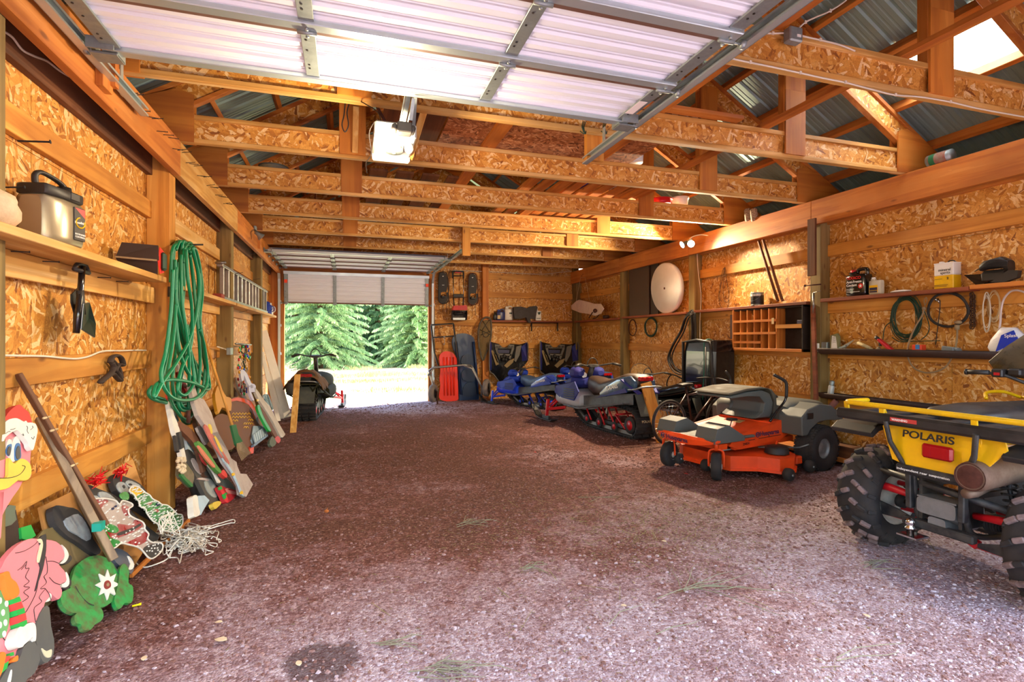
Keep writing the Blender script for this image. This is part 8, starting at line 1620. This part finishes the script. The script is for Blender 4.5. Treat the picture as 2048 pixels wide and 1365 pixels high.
lumber('base_batten', onZ(262, 1152, .02), onZ(378, 1042, .02), .02, .03, M['fir_y'], 'thin orange batten on the floor along the foot of the light panels')
figure('goose_cutout', 'blue grey bird figure tail showing under the santa panel', [('body', f3([(740, 960), (820, 930), (920, 980), (980, 1060), (990, 1130), (960, 1200), (900, 1160), (800, 1080)]), .045, .02, P('slate blue', '#46525e', .6, dirt=.3)), ('white_patch', f3([(920, 1010), (960, 1040), (990, 1100), (970, 1150), (930, 1150), (950, 1090)]), .05, .004, 'wh')], PB)
# tall planks leaning over them
A = onX(78, 836, -1.50); B_ = onP(222, 1110, PB[0] + PB[1]*.16, PB[1]); lumber('weathered_plank', A, B_ + (B_ - A).normalized()*.03, .035, .062, WOOD('grey weathered plank', ['#6a5640', '#927a5a', '#a8906c'], 'z', vary=.1), 'thick grey weathered plank leaning across the light-up figures', up=(1, -1.5, .3))
A = onX(36, 748, -1.52); B_ = onP(212, 1050, PB[0] + PB[1]*.13, PB[1]); lumber('brown_strip', A, B_, .02, .035, P('brown strip', '#6a4428', .7, dirt=.4), 'thin brown strip tied with twine behind the weathered plank', up=(1, -.6, .3))
for t in (.27, .35, .58): mb = MB(); q = A.lerp(B_, t); mb.tube([q + Vector((.012, -.03, 0)), q + Vector((.014, .03, 0))], .006, 6); single('twine_tie', mb, M['tan'], ['upper', 'middle', 'lower'][(.27, .35, .58).index(t)] + ' twine tie around the thin brown strip', 'tie')
mb = MB(); q = onP(197, 1053, PB[0] + PB[1]*.17, PB[1]); mb.box(q - Vector((.02, .025, .02)), q + Vector((.02, .025, .02))); single('teal_tape', mb, P('teal tape', '#0f9a86', .4), 'teal tape patch on the thin brown strip', 'tape')
# ---- middle stack of figures
f5 = lambda p: K(330, 640, 3.248, p); f6 = lambda p: K(340, 840, 6.205, p)
P1, P2, P3 = plane(-1.12, 1.35, -1.45), plane(-1.0, 1.35, -1.42), plane(-.88, 1.35, -1.40)
M['lil'] = P('pale grey lilac paint', '#b5a8a0', .7, dirt=.35, dirtcol='#8a7060', scale=10); M['brn'] = P('brown paint', '#6a4028', .7, dirt=.3, dirtcol='#8a6448', scale=9); M['pbl'] = P('pale blue paint', '#a8c0cc', .6, dirt=.2)
loc2 = (-1.1, 5.3, 0)
figure('snowman_cutout', 'long pale grey plywood figure with red and cream patches, frontmost in middle stack', [('body', f5([(165, 430), (190, 420), (215, 500), (255, 520), (300, 600), (330, 690), (350, 740), (400, 830), (430, 900), (465, 925), (470, 950), (490, 1000), (530, 1003), (572, 1070), (528, 1167), (490, 1130), (480, 1070), (440, 1000), (385, 925), (350, 850), (310, 775), (270, 700), (215, 620), (190, 540)]), .0, .03, 'lil', 1), ('blue_edge', f5([(310, 770), (345, 840), (385, 920), (440, 1000), (475, 1075), (495, 1135), (515, 1150), (490, 1090), (450, 1000), (400, 920), (350, 830), (320, 765)]), .006, .01, 'pbl', 1), ('red_patch', f5([(255, 690), (275, 690), (330, 780), (380, 860), (420, 930), (400, 930), (340, 850), (290, 770)]), .006, .01, P('faded red', '#c4685c', .7, dirt=.3)), ('cream_patch', f5([(285, 680), (300, 685), (310, 730), (300, 740)]), .008, .01, 'yl'), ('cream_patch', f5([(320, 760), (335, 765), (375, 850), (360, 850)]), .008, .01, 'yl'), ('yellow_dot', f5([(440, 995), (452, 995), (455, 1010), (443, 1012)]), .01, .01, 'yel'), ('yellow_dot', f5([(493, 1115), (505, 1113), (508, 1132), (496, 1132)]), .01, .01, 'yel')], P3, loc2)
figure('elf_cutout', 'green and red curved elf leg figure in the middle stack', [('green_leg', f6([(335, 280), (360, 270), (430, 330), (500, 430), (580, 560), (640, 640), (620, 660), (540, 590), (460, 480), (390, 380)]), -.03, .025, P('leaf green', '#4f8438', .6)), ('red_toe', f6([(640, 640), (670, 620), (710, 680), (705, 720), (670, 700), (640, 670)]), -.03, .03, 'rd'), ('salmon_band', f6([(345, 320), (380, 340), (460, 440), (560, 570), (540, 590), (440, 480), (380, 390)]), -.024, .01, P('salmon', '#c87458', .6))], P3, loc2)
figure('penguin_cutout', 'grey oval-bellied penguin figure low in the middle stack', [('body', f6([(205, 380), (240, 370), (310, 430), (400, 560), (470, 640), (580, 790), (640, 900), (630, 990), (560, 1090), (490, 1030), (420, 900), (330, 720), (250, 560), (210, 450)]), -.05, .03, P('dark slate', '#454642', .7, dirt=.3)), ('belly', f6([(430, 770), (480, 730), (540, 760), (590, 840), (600, 920), (570, 965), (520, 950), (460, 880)]), -.045, .006, P('pale slate', '#96a09c', .7, dirt=.3)), ('face', f6([(265, 500), (300, 480), (350, 560), (400, 650), (380, 680), (320, 620)]), -.045, .006, 'lil'), ('scarf', f6([(340, 730), (400, 720), (490, 735), (480, 760), (420, 750), (370, 745)]), -.04, .01, 'lil'), ('beak', f6([(390, 590), (420, 600), (430, 690), (470, 700), (440, 720), (400, 690)]), -.04, .02, 'brn'), ('yellow_foot', f6([(525, 1050), (560, 1020), (620, 1010), (635, 1040), (600, 1080), (560, 1110)]), -.03, .03, 'yl')], P2, loc2)
figure('candy_boot_cutout', 'white-stemmed red and green striped boot figure in the middle stack', [('grey_leg', f6([(470, 560), (540, 560), (620, 640), (700, 720), (780, 800), (812, 880), (790, 915), (700, 870), (600, 790), (530, 680)]), -.01, .02, P('olive grey', '#60645a', .7)), ('red_boot', f6([(605, 840), (640, 820), (700, 850), (760, 860), (830, 900), (890, 980), (870, 1060), (800, 1120), (750, 1100), (690, 1020), (650, 930)]), .0, .035, P('red boot', '#cf2430', .5, dirt=.2)), ('pink_face', f6([(690, 860), (740, 850), (800, 920), (880, 1000), (860, 1070), (820, 1090), (770, 1010), (710, 930)]), .006, .01, P('salmon pink', '#d47a70', .6)), ('green_stripe', f6([(655, 930), (700, 900), (720, 950), (680, 985)]), .01, .01, 'gn2', 0), ('green_stripe', f6([(605, 840), (635, 822), (655, 855), (620, 875)]), .01, .01, 'gn2', 0), ('red_mitten', f6([(385, 400), (410, 400), (450, 470), (495, 540), (480, 565), (430, 520), (400, 460)]), .012, .02, 'rd'), ('white_stem', f6([(410, 400), (450, 400), (490, 500), (545, 600), (590, 700), (630, 770), (600, 780), (560, 690), (510, 610), (470, 560), (500, 560), (450, 480)]), .02, .012, 'wh')], P2, loc2)
figure('bird_sign_cutout', 'green edged board with cream fluff at the left of the middle stack', [('board', f6([(140, 500), (170, 500), (250, 600), (300, 680), (290, 780), (270, 830), (180, 740), (120, 670)]), -.02, .03, P('mossy board', '#7a6a54', .9, dirt=.5, dirtcol='#3f5a34', scale=20, bump=1)), ('green_edge', f6([(130, 680), (180, 745), (270, 835), (285, 800), (200, 720), (150, 660)]), -.01, .015, P('green trim', '#2e6a34', .6))], P2, loc2)
mb = MB(); rf = random.Random(4)
for k in range(26): q = onP(340 + rf.uniform(70, 165)/6.205, 840 + rf.uniform(470, 670)/6.205, P2[0], P2[1]); mb.ball(q + Vector((.01, 0, 0)), rf.uniform(.01, .018), 6)
single('fluff_trim', mb, P('cream fluff', '#d2bd9a', .95, bump=1, scale=60), 'cream fluffy trim on the mossy sign board', 'trim')
figure('snowman_foot_cutout', 'pale blue white wedge foot figure standing before the grey pipe', [('side_face', f6([(280, 960), (320, 935), (345, 960), (355, 1060), (375, 1160), (350, 1195), (300, 1200), (290, 1080)]), .03, .04, 'wh'), ('blue_face', f6([(345, 945), (430, 940), (490, 1000), (440, 1080), (385, 1180), (360, 1100)]), .03, .012, 'pbl', 1)], P2, loc2)
figure('reindeer_cutout', 'brown antlered figure at the top of the middle stack', [('antler', f5([(90, 660), (130, 680), (180, 720), (220, 780), (250, 870), (270, 960), (250, 990), (225, 880), (200, 820), (150, 760), (110, 720)]), -.02, .03, 'brn'), ('brown_body', f5([(200, 640), (260, 700), (330, 820), (350, 880), (310, 900), (260, 800), (215, 720)]), -.06, .03, 'brn'), ('grey_limb', f5([(210, 700), (250, 690), (290, 760), (270, 810), (240, 760)]), -.0, .02, 'lil')], P2, loc2)
figure('white_strip_cutout', 'tall white strip figure with black legs beside the first post', [('white_strip', f5([(25, 530), (45, 545), (60, 620), (90, 690), (110, 780), (130, 860), (140, 920), (120, 930), (95, 820), (60, 720), (45, 640)]), -.03, .03, 'wh'), ('black_leg', f5([(88, 730), (105, 725), (125, 830), (108, 840)]), -.01, .02, 'bk', 0), ('black_leg', f5([(65, 750), (80, 760), (95, 860), (80, 850)]), -.02, .02, 'bk', 0), ('red_mark', f5([(18, 470), (30, 490), (35, 520), (22, 510)]), .0, .02, 'rd', 0), ('pale_blue_body', f5([(130, 700), (170, 740), (200, 830), (220, 900), (190, 900), (150, 840)]), -.06, .02, 'pbl')], P2, loc2)
figure('lean_stack_cutout', 'mottled cream and grey board behind the hose bottom', [('board', f5([(120, 400), (170, 420), (230, 530), (290, 640), (320, 760), (290, 800), (230, 700), (170, 580), (120, 480)]), -.08, .03, P('mottled board', '#b3987c', .8, dirt=.8, dirtcol='#7a5a44', scale=12)), ('red_stripe', f5([(82, 340), (100, 350), (150, 440), (165, 500), (140, 470), (100, 400)]), -.05, .02, P('dark red', '#8c1a1c', .6)), ('white_stripe', f5([(75, 260), (95, 290), (120, 340), (160, 420), (150, 440), (100, 350)]), -.06, .02, 'wh')], P2, loc2)
mb = MB(); A = onZ(375, 996, .04); A.x = -1.2; A = Vector((-1.30, 5.42, .02)); B_ = onX(347, 850, -1.42); mb.tube([A, B_ + (B_-A)*.3], .045, 18); single('grey_pipe', mb, P('grey white pipe', '#8b9290', .5, dirt=.3), 'mottled grey white pipe leaning beside the first left post', 'pipe')
# ---- far stack by the second and third posts
Q1, Q2, Q3 = plane(-1.12, 1.0, -1.45), plane(-1.02, 1.0, -1.42), plane(-.92, 1.1, -1.40); loc3 = (-1.1, 8, 0)
figure('turkey_cutout', 'brown turkey figure with orange edged tail behind the leaf rake', [('tail_fan', f5([(430, 515), (470, 503), (520, 510), (560, 530), (585, 570), (600, 620), (608, 680), (590, 740), (570, 780), (580, 850), (540, 880), (500, 850), (430, 800), (380, 800), (370, 700), (420, 640)]), .0, .03, 'brn'), ('orange_fringe', f5([(430, 515), (470, 505), (520, 512), (560, 532), (588, 575), (603, 630), (585, 645), (570, 590), (545, 552), (510, 535), (465, 525), (430, 532)]), .006, .01, P('orange red', '#d24a1c', .6), 1), ('beak', f5([(548, 825), (578, 820), (575, 868), (555, 868)]), .01, .03, P('orange foot', '#e0401c', .5), 1)], Q2, loc3)
TT = [o for o in bpy.data.objects if o.name.startswith('turkey_cutout')][0]
for k in range(22):
 x, y = [(445 + 20*(k % 6), 610 + 22*(k//6)), (520 + 14*(k % 4), 650 + 24*(k//4 - 3))][k > 13]; line(TT, 'yellow_feather', f5([(x - 8, y + 6), (x - 3, y - 3), (x + 4, y - 3), (x + 9, y + 6)]), Q2, .006, .004, M['yel'])
figure('turkey_body_cutout', 'yellow ochre bird neck figure left of the turkey tail', [('ochre_neck', f5([(325, 480), (350, 420), (370, 450), (400, 500), (430, 510), (430, 590), (400, 580), (370, 570), (350, 610), (335, 560)]), .0, .03, P('ochre paint', '#c88a1e', .6)), ('brown_breast', f5([(320, 640), (370, 610), (430, 640), (470, 720), (460, 820), (400, 850), (340, 800), (310, 720)]), -.03, .03, 'brn')], Q3, loc3)
T = thing('slatted_crate', 'pale blue slatted crate on the floor behind the turkey figure', 'crate', (-1.1, 8.2, 0)); CQ = plane(-.98, .9, -1.3)
cutout(T, 'back_board', f5([(560, 780), (575, 690), (640, 690), (668, 745), (575, 815)]), CQ, -.03, .012, P('blue grey', '#8fa3b0', .6), 0)
for k in range(7): cutout(T, 'slat', f5([(575 + 13*k, 745 - 9*k), (584 + 13*k, 740 - 9*k), (596 + 12*k, 795 - 8*k), (588 + 12*k, 800 - 8*k)]), CQ, .0, .012, P('slat blue %d' % k, '#a8bcc6', .6), 0)
cutout(T, 'bottom_rail', f5([(575, 812), (668, 742), (670, 756), (578, 826)]), CQ, .01, .03, P('rail blue', '#6f86a0', .6), 0)
figure('paddle_cutout', 'tan rounded paddle shaped board behind the white rabbit figure', [('board', f5([(455, 380), (475, 378), (520, 410), (570, 490), (600, 590), (640, 680), (620, 690), (570, 610), (520, 530), (470, 450)]), -.04, .025, P('tan board', '#b08a64', .6, dirt=.3))], Q1, loc3)
figure('rabbit_cutout', 'white and lilac rabbit-eared figure leaning at the third left post', [('ears', f5([(490, 340), (502, 322), (530, 345), (560, 410), (580, 430), (560, 445), (530, 400), (515, 360), (510, 395), (498, 390)]), .02, .025, P('lilac white', '#c6c4d4', .6)), ('face', f5([(545, 440), (570, 415), (590, 430), (585, 470), (560, 470), (580, 520), (570, 522), (550, 480)]), .02, .025, P('lilac face', '#bcb8d0', .6)), ('long_body', f5([(580, 440), (610, 470), (640, 520), (680, 560), (720, 640), (760, 710), (782, 760), (765, 775), (740, 740), (700, 660), (650, 580), (600, 500)]), .02, .03, P('bone white', '#c8bfb0', .7, dirt=.3)), ('yellow_bow', f5([(597, 515), (608, 513), (612, 528), (600, 530)]), .04, .01, 'yel', 0)], Q3, loc3)
figure('elf_figure_cutout', 'green and red narrow elf figure in front of rabbit', [('green_side', f5([(600, 560), (615, 555), (640, 620), (670, 680), (690, 720), (675, 720), (640, 660), (610, 600)]), .03, .03, 'gn2'), ('brown_side', f5([(615, 560), (650, 600), (700, 690), (735, 760), (720, 770), (680, 700), (640, 630)]), .03, .02, 'brn'), ('red_shoe', f5([(715, 770), (735, 755), (752, 780), (740, 802), (722, 790)]), .04, .03, 'rd'), ('green_shoe', f5([(680, 790), (700, 755), (725, 800), (700, 825), (685, 815)]), .05, .03, 'olv')], Q3, loc3)
figure('wave_cutout', 'teal and white painted scrap behind the rabbit figure', [('scrap', f5([(640, 490), (670, 485), (690, 530), (705, 580), (690, 580), (660, 530)]), .0, .02, P('teal wave', '#3f7c8c', .5, dirt=.9, dirtcol='#d8e4e8', scale=20))], Q2, loc3)
